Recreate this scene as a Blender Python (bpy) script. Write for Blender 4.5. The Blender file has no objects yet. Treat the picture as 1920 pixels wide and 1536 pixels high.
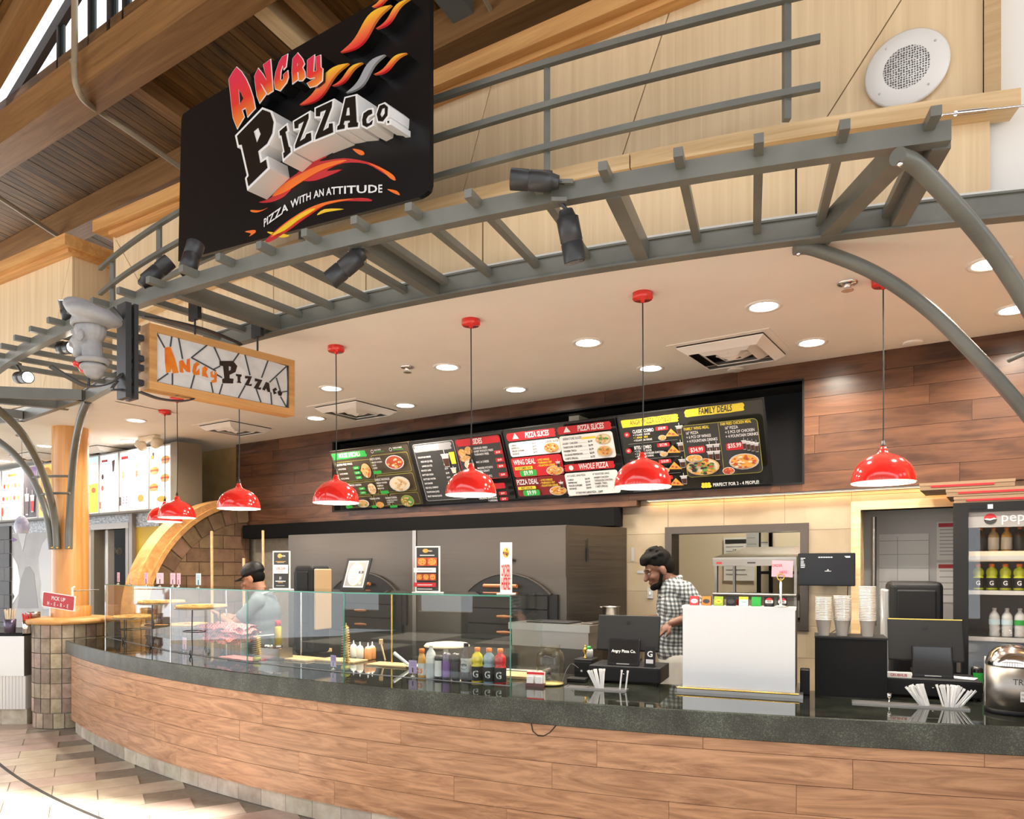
import bpy, bmesh, math, random
from mathutils import Matrix, Vector
from math import sin, cos, pi, radians, sqrt, atan2, tan
random.seed(7)
SC = bpy.context.scene
COL = SC.collection
# ------------------------------------------------------------------ camera
FPX, CX, HOR, EYE = 1400.0, 960.0, 1066.0, 1.6
cam_d = bpy.data.cameras.new('camera'); cam = bpy.data.objects.new('camera', cam_d); COL.objects.link(cam)
cam.location = (0, 0, EYE); cam.rotation_euler = (pi/2, 0, 0)
cam_d.sensor_fit = 'HORIZONTAL'; cam_d.sensor_width = 36; cam_d.lens = FPX/1920*36
cam_d.shift_y = (HOR-768)/1920; cam_d.clip_end = 200; cam_d.clip_start = .05
SC.camera = cam
# ------------------------------------------------------------------ world, sun, exposure
W = bpy.data.worlds.new('world'); SC.world = W; W.use_nodes = True
_n = W.node_tree.nodes; _bg = _n['Background']
_bg.inputs[0].default_value = (.93, .96, 1.0, 1); _bg.inputs[1].default_value = 2.0
# sun comes over the hall roof from behind the viewer and lands on the floor in front of the counter
sun_d = bpy.data.lights.new('sun', 'SUN'); sun_d.energy = 10.0; sun_d.angle = radians(1.2); sun_d.color = (1, .95, .87)
sun = bpy.data.objects.new('sun', sun_d); COL.objects.link(sun); sun.location = (-4, -8, 12)
_el = radians(50); _sd = Vector((.553*cos(_el), .833*cos(_el), -sin(_el)))
sun.rotation_euler = _sd.to_track_quat('-Z', 'Y').to_euler()
vs = SC.view_settings; vs.view_transform = 'Standard'; vs.look = 'None'; vs.gamma = 1; vs.use_curve_mapping = False
vs.exposure = 0.65
SC.cycles.caustics_reflective = False; SC.cycles.caustics_refractive = False; SC.cycles.max_bounces = 7; SC.cycles.diffuse_bounces = 4; SC.cycles.glossy_bounces = 3; SC.cycles.transparent_max_bounces = 12
# ------------------------------------------------------------------ frames: U along the back wall (right), N into the wall
U = Vector((.833, -.553, 0)); N = Vector((.553, .833, 0)); RW = atan2(-.553, .833)
def P3(u, c, z): return Vector((U.x*u+N.x*c, U.y*u+N.y*c, z))
def pY(x, y, Y): return Vector(((x-CX)/FPX*Y, Y, EYE+(HOR-y)/FPX*Y))
def pz(x, y, z): return pY(x, y, (z-EYE)*FPX/(HOR-y))
def pw(x, y, c):
    k = (x-CX)/FPX; return pY(x, y, c/(k*N.x+N.y))
def uc(v): return (v.x*U.x+v.y*U.y, v.x*N.x+v.y*N.y)
CTR = .896      # worktop height
CEIL = 3.06
C1, R1 = (4.859, 15.127), 12.089      # counter edge
C2, R2 = (4.608, 14.345), 12.2055     # canopy front beam
C3, R3 = (4.795, 14.279), 11.536      # canopy rear beam
def arc(C, R, t, z=0.0): return Vector((C[0]+R*sin(t), C[1]-R*cos(t), z))
def ang(C, x, y): return atan2(x-C[0], C[1]-y)
def angx(C, x): return atan2(x-C[0], 1) if 0 else None
def linsp(a, b, n): return [a+(b-a)*i/(n-1) for i in range(n)]
# ------------------------------------------------------------------ materials
MATS = {}
def mat(name, col, rough=.5, metal=0, spec=None, emit=None, es=0, coat=0, alpha=None):
    if name in MATS: return MATS[name]
    m = bpy.data.materials.new(name); m.use_nodes = True; b = m.node_tree.nodes['Principled BSDF']
    b.inputs['Base Color'].default_value = (*col, 1); b.inputs['Roughness'].default_value = rough; b.inputs['Metallic'].default_value = metal
    if spec is not None: b.inputs['Specular IOR Level'].default_value = spec
    if emit: b.inputs['Emission Color'].default_value = (*emit, 1); b.inputs['Emission Strength'].default_value = es
    if coat: b.inputs['Coat Weight'].default_value = coat; b.inputs['Coat Roughness'].default_value = .08
    m.diffuse_color = (*col, 1); MATS[name] = m; return m
def nd(m, t, **kw):
    n = m.node_tree.nodes.new(t)
    for k, v in kw.items(): setattr(n, k, v)
    return n
def lk(m, a, b): m.node_tree.links.new(a, b)
def ramp(m, fac, stops):
    r = nd(m, 'ShaderNodeValToRGB'); e = r.color_ramp.elements
    while len(e) < len(stops): e.new(.5)
    for i, (p, c) in enumerate(stops): e[i].position = p; e[i].color = (*c, 1)
    lk(m, fac, r.inputs[0]); return r
def coords(m, scale, rnd=True, kind='Object', rot=(0, 0, 0)):
    tc = nd(m, 'ShaderNodeTexCoord'); mp = nd(m, 'ShaderNodeMapping'); mp.inputs['Scale'].default_value = scale; mp.inputs['Rotation'].default_value = rot
    src = tc.outputs[kind]
    if rnd:
        oi = nd(m, 'ShaderNodeObjectInfo'); ml = nd(m, 'ShaderNodeMath', operation='MULTIPLY'); ml.inputs[1].default_value = 37.0
        lk(m, oi.outputs['Random'], ml.inputs[0]); ad = nd(m, 'ShaderNodeVectorMath', operation='ADD'); lk(m, src, ad.inputs[0]); lk(m, ml.outputs[0], ad.inputs[1]); src = ad.outputs[0]
    lk(m, src, mp.inputs[0]); return mp.outputs[0]
def bsdf(m): return m.node_tree.nodes['Principled BSDF']
def bump(m, h, strength=.2, dist=.002):
    b = nd(m, 'ShaderNodeBump'); b.inputs['Strength'].default_value = strength; b.inputs['Distance'].default_value = dist
    lk(m, h, b.inputs['Height']); lk(m, b.outputs[0], bsdf(m).inputs['Normal'])
def hsvvar(m, colout, amount=.25, hue=.0):
    oi = nd(m, 'ShaderNodeObjectInfo'); mr = nd(m, 'ShaderNodeMapRange'); mr.inputs[3].default_value = 1-amount; mr.inputs[4].default_value = 1+amount
    lk(m, oi.outputs['Random'], mr.inputs[0]); h = nd(m, 'ShaderNodeHueSaturation'); lk(m, mr.outputs[0], h.inputs['Value']); lk(m, colout, h.inputs['Color'])
    if hue:
        m2 = nd(m, 'ShaderNodeMath', operation='MULTIPLY'); m2.inputs[1].default_value = 7.31; lk(m, oi.outputs['Random'], m2.inputs[0])
        f = nd(m, 'ShaderNodeMath', operation='FRACT'); lk(m, m2.outputs[0], f.inputs[0]); m3 = nd(m, 'ShaderNodeMapRange'); m3.inputs[3].default_value = .5-hue; m3.inputs[4].default_value = .5+hue
        lk(m, f.outputs[0], m3.inputs[0]); lk(m, m3.outputs[0], h.inputs['Hue'])
    return h.outputs[0]
def wood(name, dark, light, scale=(1.2, 14, 14), rough=.45, var=.2, dist=2.5, contrast=(.3, .72), spec=.4, knots=False):
    if name in MATS: return MATS[name]
    m = mat(name, light, rough, spec=spec); v = coords(m, scale)
    n = nd(m, 'ShaderNodeTexNoise'); n.inputs['Scale'].default_value = 1; n.inputs['Detail'].default_value = 6; n.inputs['Roughness'].default_value = .62; n.inputs['Distortion'].default_value = dist
    lk(m, v, n.inputs['Vector']); r = ramp(m, n.outputs[0], [(contrast[0], dark), (contrast[1], light)])
    out = r.outputs[0]
    if knots:
        v2 = coords(m, (1.6, 5, 5)); n2 = nd(m, 'ShaderNodeTexNoise'); n2.inputs['Scale'].default_value = 1.6; n2.inputs['Detail'].default_value = 3; lk(m, v2, n2.inputs['Vector'])
        r2 = ramp(m, n2.outputs[0], [(.32, tuple(c*.55 for c in dark)), (.5, (1, 1, 1))]); mx = nd(m, 'ShaderNodeMixRGB', blend_type='MULTIPLY'); mx.inputs[0].default_value = .55
        lk(m, out, mx.inputs[1]); lk(m, r2.outputs[0], mx.inputs[2]); out = mx.outputs[0]
    if var: out = hsvvar(m, out, var)
    lk(m, out, bsdf(m).inputs['Base Color']); bump(m, n.outputs[0], .12, .001); return m
def mottled(name, c1, c2, scale=6, rough=.6, var=.15, hue=0, detail=6, spec=.4, b=.1, rnd=True):
    if name in MATS: return MATS[name]
    m = mat(name, c1, rough, spec=spec); v = coords(m, (scale,)*3, rnd); n = nd(m, 'ShaderNodeTexNoise'); n.inputs['Scale'].default_value = 1; n.inputs['Detail'].default_value = detail
    n.inputs['Roughness'].default_value = .6; lk(m, v, n.inputs['Vector']); r = ramp(m, n.outputs[0], [(.3, c1), (.7, c2)]); out = r.outputs[0]
    if var: out = hsvvar(m, out, var, hue)
    lk(m, out, bsdf(m).inputs['Base Color'])
    if b: bump(m, n.outputs[0], b, .002)
    return m
def brushed(name, col, rough=.3, scale=(2, 2, 120)):
    if name in MATS: return MATS[name]
    m = mat(name, col, rough, 1); v = coords(m, scale); n = nd(m, 'ShaderNodeTexNoise'); n.inputs['Scale'].default_value = 1; n.inputs['Detail'].default_value = 3; lk(m, v, n.inputs['Vector'])
    mr = nd(m, 'ShaderNodeMapRange'); mr.inputs[3].default_value = rough-.1; mr.inputs[4].default_value = rough+.14; lk(m, n.outputs[0], mr.inputs[0]); lk(m, mr.outputs[0], bsdf(m).inputs['Roughness']); return m
def glassy(name, tint=(.93, .98, .96), f0=.05, maxr=.55):
    if name in MATS: return MATS[name]
    m = bpy.data.materials.new(name); m.use_nodes = True; nt = m.node_tree; nt.nodes.clear()
    o = nd(m, 'ShaderNodeOutputMaterial'); t = nd(m, 'ShaderNodeBsdfTransparent'); t.inputs[0].default_value = (*tint, 1); g = nd(m, 'ShaderNodeBsdfGlossy'); g.inputs['Roughness'].default_value = .01
    f = nd(m, 'ShaderNodeFresnel'); ge = nd(m, 'ShaderNodeNewGeometry'); mr = nd(m, 'ShaderNodeMapRange'); mr.inputs[3].default_value = 1.5; mr.inputs[4].default_value = 1/1.5; lk(m, ge.outputs['Backfacing'], mr.inputs[0]); lk(m, mr.outputs[0], f.inputs[0]); mx = nd(m, 'ShaderNodeMixShader')
    lk(m, f.outputs[0], mx.inputs[0]); lk(m, t.outputs[0], mx.inputs[1]); lk(m, g.outputs[0], mx.inputs[2]); lk(m, mx.outputs[0], o.inputs[0]); MATS[name] = m; return m
def emis(name, col, s):
    if name in MATS: return MATS[name]
    m = mat(name, col, .5, emit=col, es=s); return m
# ------------------------------------------------------------------ mesh builder
MW = {}
def mof(o): return MW[o.name] if o else Matrix.Identity(4)
def tagd(o, label=None, cat=None, group=None, kind=None):
    if label: o['label'] = label
    if cat: o['category'] = cat
    if group: o['group'] = group
    if kind: o['kind'] = kind
    return o
def link(o, M, parent=None):
    COL.objects.link(o); MW[o.name] = M
    if parent: o.parent = parent; o.matrix_local = mof(parent).inverted() @ M
    else: o.matrix_world = M
    return o
def thing(name, label, cat, loc=(0, 0, 0), rot=0, group=None, kind=None):
    o = bpy.data.objects.new(name, None); o.empty_display_size = .05
    link(o, Matrix.Translation(Vector(loc)) @ Matrix.Rotation(rot, 4, 'Z')); return tagd(o, label, cat, group, kind)
class MB:
    def __init__(s): s.v = []; s.f = []; s.m = []; s.sm = []
    def add(s, vs, fs, mi=0, smooth=False):
        b = len(s.v); s.v += [Vector(v) for v in vs]; s.f += [[i+b for i in f] for f in fs]; s.m += [mi]*len(fs); s.sm += [smooth]*len(fs); return s
    def box(s, lo, hi, mi=0, M=None):
        x0, y0, z0 = lo; x1, y1, z1 = hi
        vs = [Vector(p) for p in ((x0, y0, z0), (x1, y0, z0), (x1, y1, z0), (x0, y1, z0), (x0, y0, z1), (x1, y0, z1), (x1, y1, z1), (x0, y1, z1))]
        if M is not None: vs = [M @ v for v in vs]
        return s.add(vs, [(0, 3, 2, 1), (4, 5, 6, 7), (0, 1, 5, 4), (1, 2, 6, 5), (2, 3, 7, 6), (3, 0, 4, 7)], mi)
    def rbox(s, lo, hi, r=.01, mi=0, M=None, seg=3):       # box with its vertical edges and rims rounded
        x0, y0, z0 = lo; x1, y1, z1 = hi; r = min(r, (x1-x0)/2.01, (y1-y0)/2.01, (z1-z0)/2.01)
        def ring(i, z):
            out = []
            for cx, cy, a in ((x1-r, y1-r, 0), (x0+r, y1-r, 1), (x0+r, y0+r, 2), (x1-r, y0+r, 3)):
                for k in range(seg+1):
                    t = (a+k/seg)*pi/2; out.append(Vector((cx+(r-i)*cos(t), cy+(r-i)*sin(t), z)))
            return out
        rings = [ring(r*(1-sin(pi/2*k/2)) if 1 else 0, z0+r*(1-cos(pi/2*k/2))) for k in range(3)]
        rings = []
        for k in range(seg+1): t = pi/2*k/seg; rings.append(ring(r*(1-sin(t)), z0+r*(1-cos(t))))
        for k in range(seg+1): t = pi/2*(1-k/seg); rings.append(ring(r*(1-sin(t)), z1-r*(1-cos(t))))
        n = len(rings[0]); vs = [v for q in rings for v in q]
        if M is not None: vs = [M @ v for v in vs]
        fs = [(k*n+i, k*n+(i+1) % n, (k+1)*n+(i+1) % n, (k+1)*n+i) for k in range(len(rings)-1) for i in range(n)]
        fs += [tuple(reversed(range(n))), tuple(range((len(rings)-1)*n, len(rings)*n))]
        return s.add(vs, fs, mi, False)
    def prism(s, poly, fn, d0, d1, mi=0, side=None, smooth=False):   # 2D outline, fn(x,y,d)->world
        n = len(poly); a = sum(poly[i][0]*poly[(i+1) % n][1]-poly[(i+1) % n][0]*poly[i][1] for i in range(n))
        if a < 0: poly = list(reversed(poly))
        vs = [fn(x, y, d0) for x, y in poly]+[fn(x, y, d1) for x, y in poly]
        s.add(vs, [tuple(range(n)), tuple(reversed(range(n, 2*n)))], mi)
        return s.add(vs, [(i, i+n, (i+1) % n+n, (i+1) % n) for i in range(n)], mi if side is None else side, smooth)
    def tube(s, path, r, seg=10, mi=0, cap=True, smooth=True):
        path = [Vector(p) for p in path]; n = len(path); rs = r if isinstance(r, (list, tuple)) else [r]*n; vs = []
        up = Vector((0, 0, 1)); t0 = (path[1]-path[0]).normalized()
        if abs(t0.dot(up)) > .95: up = Vector((1, 0, 0))
        a = (up-t0*up.dot(t0)).normalized()
        for i, p in enumerate(path):
            t = (path[min(i+1, n-1)]-path[max(i-1, 0)]).normalized(); a = (a-t*a.dot(t)).normalized(); b = t.cross(a)
            vs += [p+(a*cos(2*pi*k/seg)+b*sin(2*pi*k/seg))*rs[i] for k in range(seg)]
        fs = [(i*seg+k, i*seg+(k+1) % seg, (i+1)*seg+(k+1) % seg, (i+1)*seg+k) for i in range(n-1) for k in range(seg)]
        s.add(vs, fs, mi, smooth)
        if cap: s.add(vs[:seg], [tuple(reversed(range(seg)))], mi); s.add(vs[-seg:], [tuple(range(seg))], mi)
        return s
    def lathe(s, prof, c=(0, 0, 0), seg=24, mi=0, smooth=True, M=None, cap=True, a0=0, a1=2*pi):
        c = Vector(c); n = len(prof); vs = []; full = abs(a1-a0-2*pi) < 1e-6; sg = seg if full else seg+1
        for r, z in prof:
            for k in range(sg): t = a0+(a1-a0)*k/seg; vs.append(c+Vector((r*cos(t), r*sin(t), z)))
        if M is not None: vs = [M @ v for v in vs]
        fs = [(i*sg+k, i*sg+(k+1) % sg, (i+1)*sg+(k+1) % sg, (i+1)*sg+k) for i in range(n-1) for k in range(seg)]
        s.add(vs, fs, mi, smooth)
        if cap and full:
            if prof[0][0] > 1e-6: s.add(vs[:sg], [tuple(reversed(range(sg)))], mi)
            if prof[-1][0] > 1e-6: s.add(vs[-sg:], [tuple(range(sg))], mi)
        return s
    def ell(s, c, r, seg=20, rings=12, mi=0, M=None):
        pr = []
        vs = []; c = Vector(c)
        for i in range(rings+1):
            t = pi*i/rings
            for k in range(seg): a = 2*pi*k/seg; vs.append(Vector((r[0]*sin(t)*cos(a), r[1]*sin(t)*sin(a), -r[2]*cos(t))))
        vs = [((M @ v) if M is not None else v)+c for v in vs]
        fs = [(i*seg+k, i*seg+(k+1) % seg, (i+1)*seg+(k+1) % seg, (i+1)*seg+k) for i in range(rings) for k in range(seg)]
        return s.add(vs, fs, mi, True)
    def caps(s, p0, r0, p1, r1, seg=14, mi=0):             # tapered capsule
        p0 = Vector(p0); p1 = Vector(p1); d = p1-p0; L = d.length or 1e-6; d /= L
        path = []; rs = []
        for k in range(5): t = pi/2*k/4; path.append(p0-d*r0*cos(t)); rs.append(max(r0*sin(t), 1e-4))
        for k in range(5): t = pi/2*k/4; path.append(p1+d*r1*sin(t)); rs.append(max(r1*cos(t), 1e-4))
        return s.tube(path, rs, seg, mi)
    def sweep(s, pts, prof, side, mi=0, closed=True):      # plan path pts (z ignored), side(i)->outward unit vec; prof [(out, z)]
        n = len(pts); m = len(prof); vs = []
        for i, p in enumerate(pts):
            o = side(i)
            for a, z in prof: vs.append(Vector((p[0]+o[0]*a, p[1]+o[1]*a, z)))
        fs = [(i*m+k, (i+1)*m+k, (i+1)*m+(k+1) % m, i*m+(k+1) % m) for i in range(n-1) for k in range(m if closed else m-1)]
        s.add(vs, fs, mi)
        if closed: s.add(vs[:m], [tuple(range(m))], mi); s.add(vs[-m:], [tuple(reversed(range(m)))], mi)
        return s
    def build(s, name, mats, parent=None, loc=None, rot=None, local=False, M=None, label=None, cat=None, group=None, kind=None, recalc=True):
        me = bpy.data.meshes.new(name); mats = mats if isinstance(mats, (list, tuple)) else [mats]
        for q in mats: me.materials.append(MATS[q] if isinstance(q, str) else q)
        if M is None:
            if local: M = mof(parent)
            else:
                if loc is None:
                    if parent: loc = mof(parent).to_translation(); rot = rot if rot is not None else 0
                    else:
                        xs = [v.x for v in s.v]; ys = [v.y for v in s.v]; zs = [v.z for v in s.v]; loc = ((min(xs)+max(xs))/2, (min(ys)+max(ys))/2, min(zs))
                M = Matrix.Translation(Vector(loc)) @ Matrix.Rotation(rot or 0, 4, 'Z')
        vs = s.v if local else [M.inverted() @ v for v in s.v]
        me.from_pydata([tuple(v) for v in vs], [], s.f); me.polygons.foreach_set('material_index', s.m); me.polygons.foreach_set('use_smooth', s.sm)
        if recalc:
            bm = bmesh.new(); bm.from_mesh(me); bmesh.ops.recalc_face_normals(bm, faces=bm.faces[:]); bm.to_mesh(me); bm.free()
        me.update(); o = bpy.data.objects.new(name, me); link(o, M, parent); return tagd(o, label, cat, group, kind)
def copy_tree(o, M, label=None):
    def rec(src, par, Mn):
        c = src.copy(); link(c, Mn, par)
        for ch in src.children: rec(ch, c, Mn @ (mof(src).inverted() @ mof(ch)))
        return c
    c = rec(o, None, M)
    if label: c['label'] = label
    return c
def TR(loc, rot=0, s=1): return Matrix.Translation(Vector(loc)) @ Matrix.Rotation(rot, 4, 'Z') @ Matrix.Scale(s, 4)
# ------------------------------------------------------------------ lettering: glyphs of the built-in font, tessellated once
GL = {}
def bake_glyphs(chars):
    def dims(body, off):
        cu = bpy.data.curves.new('g', 'FONT'); cu.body = body; cu.size = 1; cu.offset = off; cu.resolution_u = 2
        ob = bpy.data.objects.new('g', cu); COL.objects.link(ob); dg = bpy.context.evaluated_depsgraph_get(); ev = ob.evaluated_get(dg); me = ev.to_mesh()
        vs = [(v.co.x, v.co.y) for v in me.vertices]; fs = [tuple(p.vertices) for p in me.polygons]; ev.to_mesh_clear(); bpy.data.objects.remove(ob); bpy.data.curves.remove(cu); return vs, fs
    base = dims('||', 0)[0]; bw = max(v[0] for v in base)-min(v[0] for v in base)
    for off in (0, .022):
        for ch in chars:
            vs, fs = dims(ch, off); w = dims('|'+ch+'|', 0)[0]; GL[(ch, off > 0)] = (vs, fs, max(v[0] for v in w)-min(v[0] for v in w)-bw)
bake_glyphs("ABCDEFGHIJKLMNOPQRSTUVWXYZabcdefghijklmnopqrstuvwxyz0123456789$.,'\"+-&/()!%#:")
def textw(t, size, bold=False, cond=1): return sum(.3 if ch == ' ' else GL[(ch, bold)][2] for ch in t)*size*cond
def text2d(mb, fn, x, y, t, size, mi=0, bold=False, cond=1, align='L', d=0, depth=0, curve=None, shear=0):
    w = textw(t, size, bold, cond); cx = x-(w if align == 'R' else w/2 if align == 'C' else 0)
    for ch in t:
        if ch == ' ': cx += .3*size*cond; continue
        vs, fs, adv = GL[(ch, bold)]
        q = [(cx+a*size*cond+b*size*shear, y+b*size+(curve(cx) if curve else 0)) for a, b in vs]
        mb.add([fn(a, b, d) for a, b in q], fs, mi)
        if depth:
            mb.add([fn(a, b, d+depth) for a, b in q], fs, mi)
            ed = {}
            for f in fs:
                for i in range(len(f)): e = (f[i], f[(i+1) % len(f)]); ed[e] = 1
            bd = [e for e in ed if (e[1], e[0]) not in ed]
            for a, b in bd: mb.add([fn(*q[a], d), fn(*q[b], d), fn(*q[b], d+depth), fn(*q[a], d+depth)], [(0, 1, 2, 3)], mi)
        cx += adv*size*cond
    return w
# ------------------------------------------------------------------ palette
mat('white', (.8, .79, .76), .6); mat('black', (.008, .008, .009), .5, spec=.25); mat('black_gloss', (.006, .006, .007), .2, spec=.35); mat('dark', (.03, .028, .027), .6)
mat('charcoal', (.013, .0135, .015), .5, spec=.22); mat('grey', (.3, .3, .3), .5); mat('lightgrey', (.55, .55, .54), .5); mat('cream', (.75, .66, .5), .6)
mat('red', (.75, .02, .015), .12, spec=.6, coat=.6); mat('red_flat', (.62, .03, .03), .5); mat('yellow', (.85, .62, .02), .4); mat('green', (.02, .35, .05), .5)
mat('orange', (.85, .2, .02), .4); mat('pink', (.85, .5, .6), .7); mat('lilac', (.55, .42, .68), .7); mat('paleblue', (.6, .78, .85), .7)
mat('brass', (.75, .5, .12), .25, 1); mat('chrome', (.75, .75, .75), .12, 1); mat('skin', (.36, .17, .1), .5); mat('skin_dark', (.13, .055, .033), .5); mat('hair', (.004, .0035, .003), .75, spec=.12)
mat('cord', (.02, .02, .02), .6); mat('paper', (.8, .8, .78), .7); mat('gloss_white', (.8, .8, .78), .25)
brushed('stainless', (.34, .32, .3), .36); brushed('stainless_h', (.4, .39, .37), .32, (120, 2, 2)); brushed('stainless_dark', (.12, .108, .095), .42)
brushed('stainless_pale', (.74, .75, .76), .4, (60, 60, 1.5))
wood('laminate_shaded', (.07, .03, .016), (.165, .074, .037), (.8, 8, 8), .32, .14, 2.6, (.3, .72), .4, True)  # soffit copy of the counter laminate, with the shade there put into its colour
wood('laminate_lit', (.3, .14, .07), (.6, .33, .185), (1.1, 11, 11), .28, .08, 3.6, (.3, .62), .5)  # same laminate on the counter front, paler to carry the light falling there
wood('fir', (.5, .23, .07), (.75, .43, .16), (.7, 12, 12), .45, .08, 1.2)
wood('fir_pale', (.55, .36, .17), (.8, .6, .36), (.7, 14, 14), .5, .06, 1.6)
wood('column_wood', (.55, .24, .07), (.78, .42, .15), (16, 16, .5), .25, .03, .8, spec=.5)
wood('roof_plank', (.075, .033, .007), (.21, .1, .023), (.7, 10, 10), .6, .2, 1.5, knots=True)
wood('glulam', (.18, .085, .028), (.36, .185, .066), (.6, 9, 9), .55, .06, 1.2)
wood('maple_ply', (.68, .51, .3), (.84, .66, .42), (.5, .5, 24) if 0 else (24, 24, .5), .5, .04, .5)
wood('oak_pale', (.5, .33, .16), (.66, .47, .26), (1.2, 14, 14), .5, .1)
mottled('plaster', (.84, .82, .77), (.88, .86, .81), 3, .8, 0, b=.02); mottled('plaster_white', (.8, .8, .78), (.84, .84, .82), 2, .8, 0, b=.02)
mottled('slate', (.2, .13, .09), (.42, .31, .22), 5, .4, .3, .03); mottled('slate_pale', (.42, .35, .26), (.66, .6, .5), 8, .55, .16, .02)
mottled('slate_multi', (.25, .185, .125), (.5, .4, .3), 9, .4, .34, .03); mottled('floor_tile', (.46, .35, .27), (.66, .55, .45), 5, .3, .09, .03, spec=.5)
mottled('stone_tile', (.15, .085, .05), (.27, .17, .1), 7, .5, .22, .015); mottled('grout', (.28, .24, .19), (.36, .31, .25), 20, .9, 0); mottled('grout_dark', (.2, .13, .08), (.25, .17, .1), 20, .9, 0)
mottled('marble_tile', (.25, .195, .125), (.34, .275, .19), 3, .35, .04, spec=.5, b=0); mottled('golden_wall', (.36, .25, .09), (.5, .37, .16), 4, .6, .06)
mottled('canopy_steel', (.11, .116, .105), (.17, .175, .155), 3, .38, .05, b=.02, spec=.6)
mat('iron', (.045, .047, .05), .38, .3)
def granite(name, base, spk, rough):
    m = mat(name, base, rough, spec=.55); v = coords(m, (240,)*3, False); n = nd(m, 'ShaderNodeTexVoronoi'); n.inputs['Scale'].default_value = 1; lk(m, v, n.inputs['Vector'])
    v2 = coords(m, (4,)*3, False); n2 = nd(m, 'ShaderNodeTexNoise'); n2.inputs['Scale'].default_value = 1.5; n2.inputs['Detail'].default_value = 8; lk(m, v2, n2.inputs['Vector'])
    s = nd(m, 'ShaderNodeSeparateColor'); lk(m, n.outputs['Color'], s.inputs[0]); r = ramp(m, s.outputs[0], [(.6, base), (.95, spk)]); r2 = ramp(m, n2.outputs[0], [(.35, (.45, .45, .45)), (.7, (1.3, 1.3, 1.3))])
    mx = nd(m, 'ShaderNodeMixRGB', blend_type='MULTIPLY'); mx.inputs[0].default_value = 1; lk(m, r.outputs[0], mx.inputs[1]); lk(m, r2.outputs[0], mx.inputs[2]); lk(m, mx.outputs[0], bsdf(m).inputs['Base Color'])
granite('granite', (.012, .013, .011), (.05, .055, .04), .04); granite('granite_edge', (.034, .042, .036), (.11, .13, .1), .3)
glassy('glass', (.96, .985, .975)); mat('glass_edge', (.05, .25, .18), .1, spec=.6); glassy('glass_clear', (.99, .99, .99)); glassy('glass_amber', (.97, .95, .88))
# ------------------------------------------------------------------ floor
def arcpx(C, R, x):
    k = (x-CX)/FPX; a = k*k+1; b = -2*(k*C[0]+C[1]); c = C[0]**2+C[1]**2-R*R; Y = (-b-sqrt(b*b-4*a*c))/(2*a); return ang(C, k*Y, Y)
def outw(C, t): return Vector((sin(t), -cos(t), 0))
fl = MB().box((-14, -9, -.1), (12, 16, -.006)).build('floor', 'grout', kind='structure')
fa = radians(30); e1 = Vector((cos(fa), sin(fa), 0)); e2 = Vector((sin(fa), -cos(fa), 0)); TL, TW = .56, .27
tile_me = {}
cnt = 0
for j in range(-60, 60):
    for i in range(-30, 30):
        o = e1*(i*TL+(j % 2)*TL*.5)+e2*(j*TW)+Vector((-3, 5.4, 0)); c = o+e1*TL/2+e2*TW/2
        d = Vector((c.x-C1[0], c.y-C1[1])).length
        if d < R1+.1 or c.y < 4.2 or c.y > 9.0: continue
        px = CX+FPX*c.x/c.y
        if px < -120 or px > 900 or cnt > 290: continue
        if (Vector((c.x+4.39, c.y-7.4))).length < .3: continue
        cnt += 1
        M = Matrix(((e1.x, -e2.x, 0, o.x+e2.x*TW), (e1.y, -e2.y, 0, o.y+e2.y*TW), (0, 0, 1, 0), (0, 0, 0, 1)))
        if 'f' not in tile_me:
            ob = MB().box((.004, .004, -.012), (TL-.004, TW-.004, 0)).build('tile', 'floor_tile', fl, M=M) if 0 else None
            b = MB(); b.v = []; b.box((.004, .004, -.012), (TL-.004, TW-.004, 0)); ob = None
            me = bpy.data.meshes.new('tile'); me.from_pydata([tuple(v) for v in b.v], [], b.f); me.materials.append(MATS['floor_tile']); tile_me['f'] = me
        ob = bpy.data.objects.new('tile', tile_me['f']); link(ob, M, fl)
b = MB(); ts = linsp(-.95, -.3, 60); b.sweep([arc(C1, R1+.69, t) for t in ts], [(-.012, -.003), (.012, -.003), (.012, .0025), (-.012, .0025)], lambda i: outw(C1, ts[i])).build('trim_1', 'dark', kind='structure')
# ------------------------------------------------------------------ kitchen ceiling (soffit board over counter and both kitchens), follows the rear canopy beam
ts = linsp(-.84, -.08, 60); front = [arc(C3, R3-.03, t) for t in ts]
poly = [(p.x, p.y) for p in front]+[(9, 3), (9, 12), (-1, 16), (-16, 16), (-16, 8.5), (-5.2, 7.6)]
b = MB().prism(poly, lambda x, y, d: Vector((x, y, d)), CEIL, CEIL+.12); ceil = b.build('ceiling', 'plaster', kind='structure')
# ------------------------------------------------------------------ back wall: tile pieces with pass-through and doorway
def rsub(rects, hole):
    out = []
    for (a, b_, c, d) in rects:
        x0, x1, z0, z1 = hole
        if c <= x0 or a >= x1 or d <= z0 or b_ >= z1: out.append((a, b_, c, d)); continue
        if a < x0: out.append((a, b_, x0, d))
        if c > x1: out.append((x1, b_, c, d))
        m0, m1 = max(a, x0), min(c, x1)
        if b_ < z0: out.append((m0, b_, m1, z0))
        if d > z1: out.append((m0, z1, m1, d))
    return [r for r in out if r[2]-r[0] > .02 and r[3]-r[1] > .02]
CB = 5.6; CS = 5.54
OPEN = (-2.235, -1.2, 1.175, 1.905); DOOR = (-.84, .6, 0, 2.0)
wb = MB()
for (a, z0, c, z1) in rsub(rsub([(-7.75, 0, 3, 2.15)], (OPEN[0], OPEN[1], OPEN[2], OPEN[3])), (DOOR[0], DOOR[1], DOOR[2], DOOR[3])):
    p = [P3(a, CB+.012, 0), P3(c, CB+.012, 0), P3(c, CB+.12, 0), P3(a, CB+.12, 0)]; wb.prism([(q.x, q.y) for q in p], lambda x, y, d: Vector((x, y, d)), z0, z1)
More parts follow.
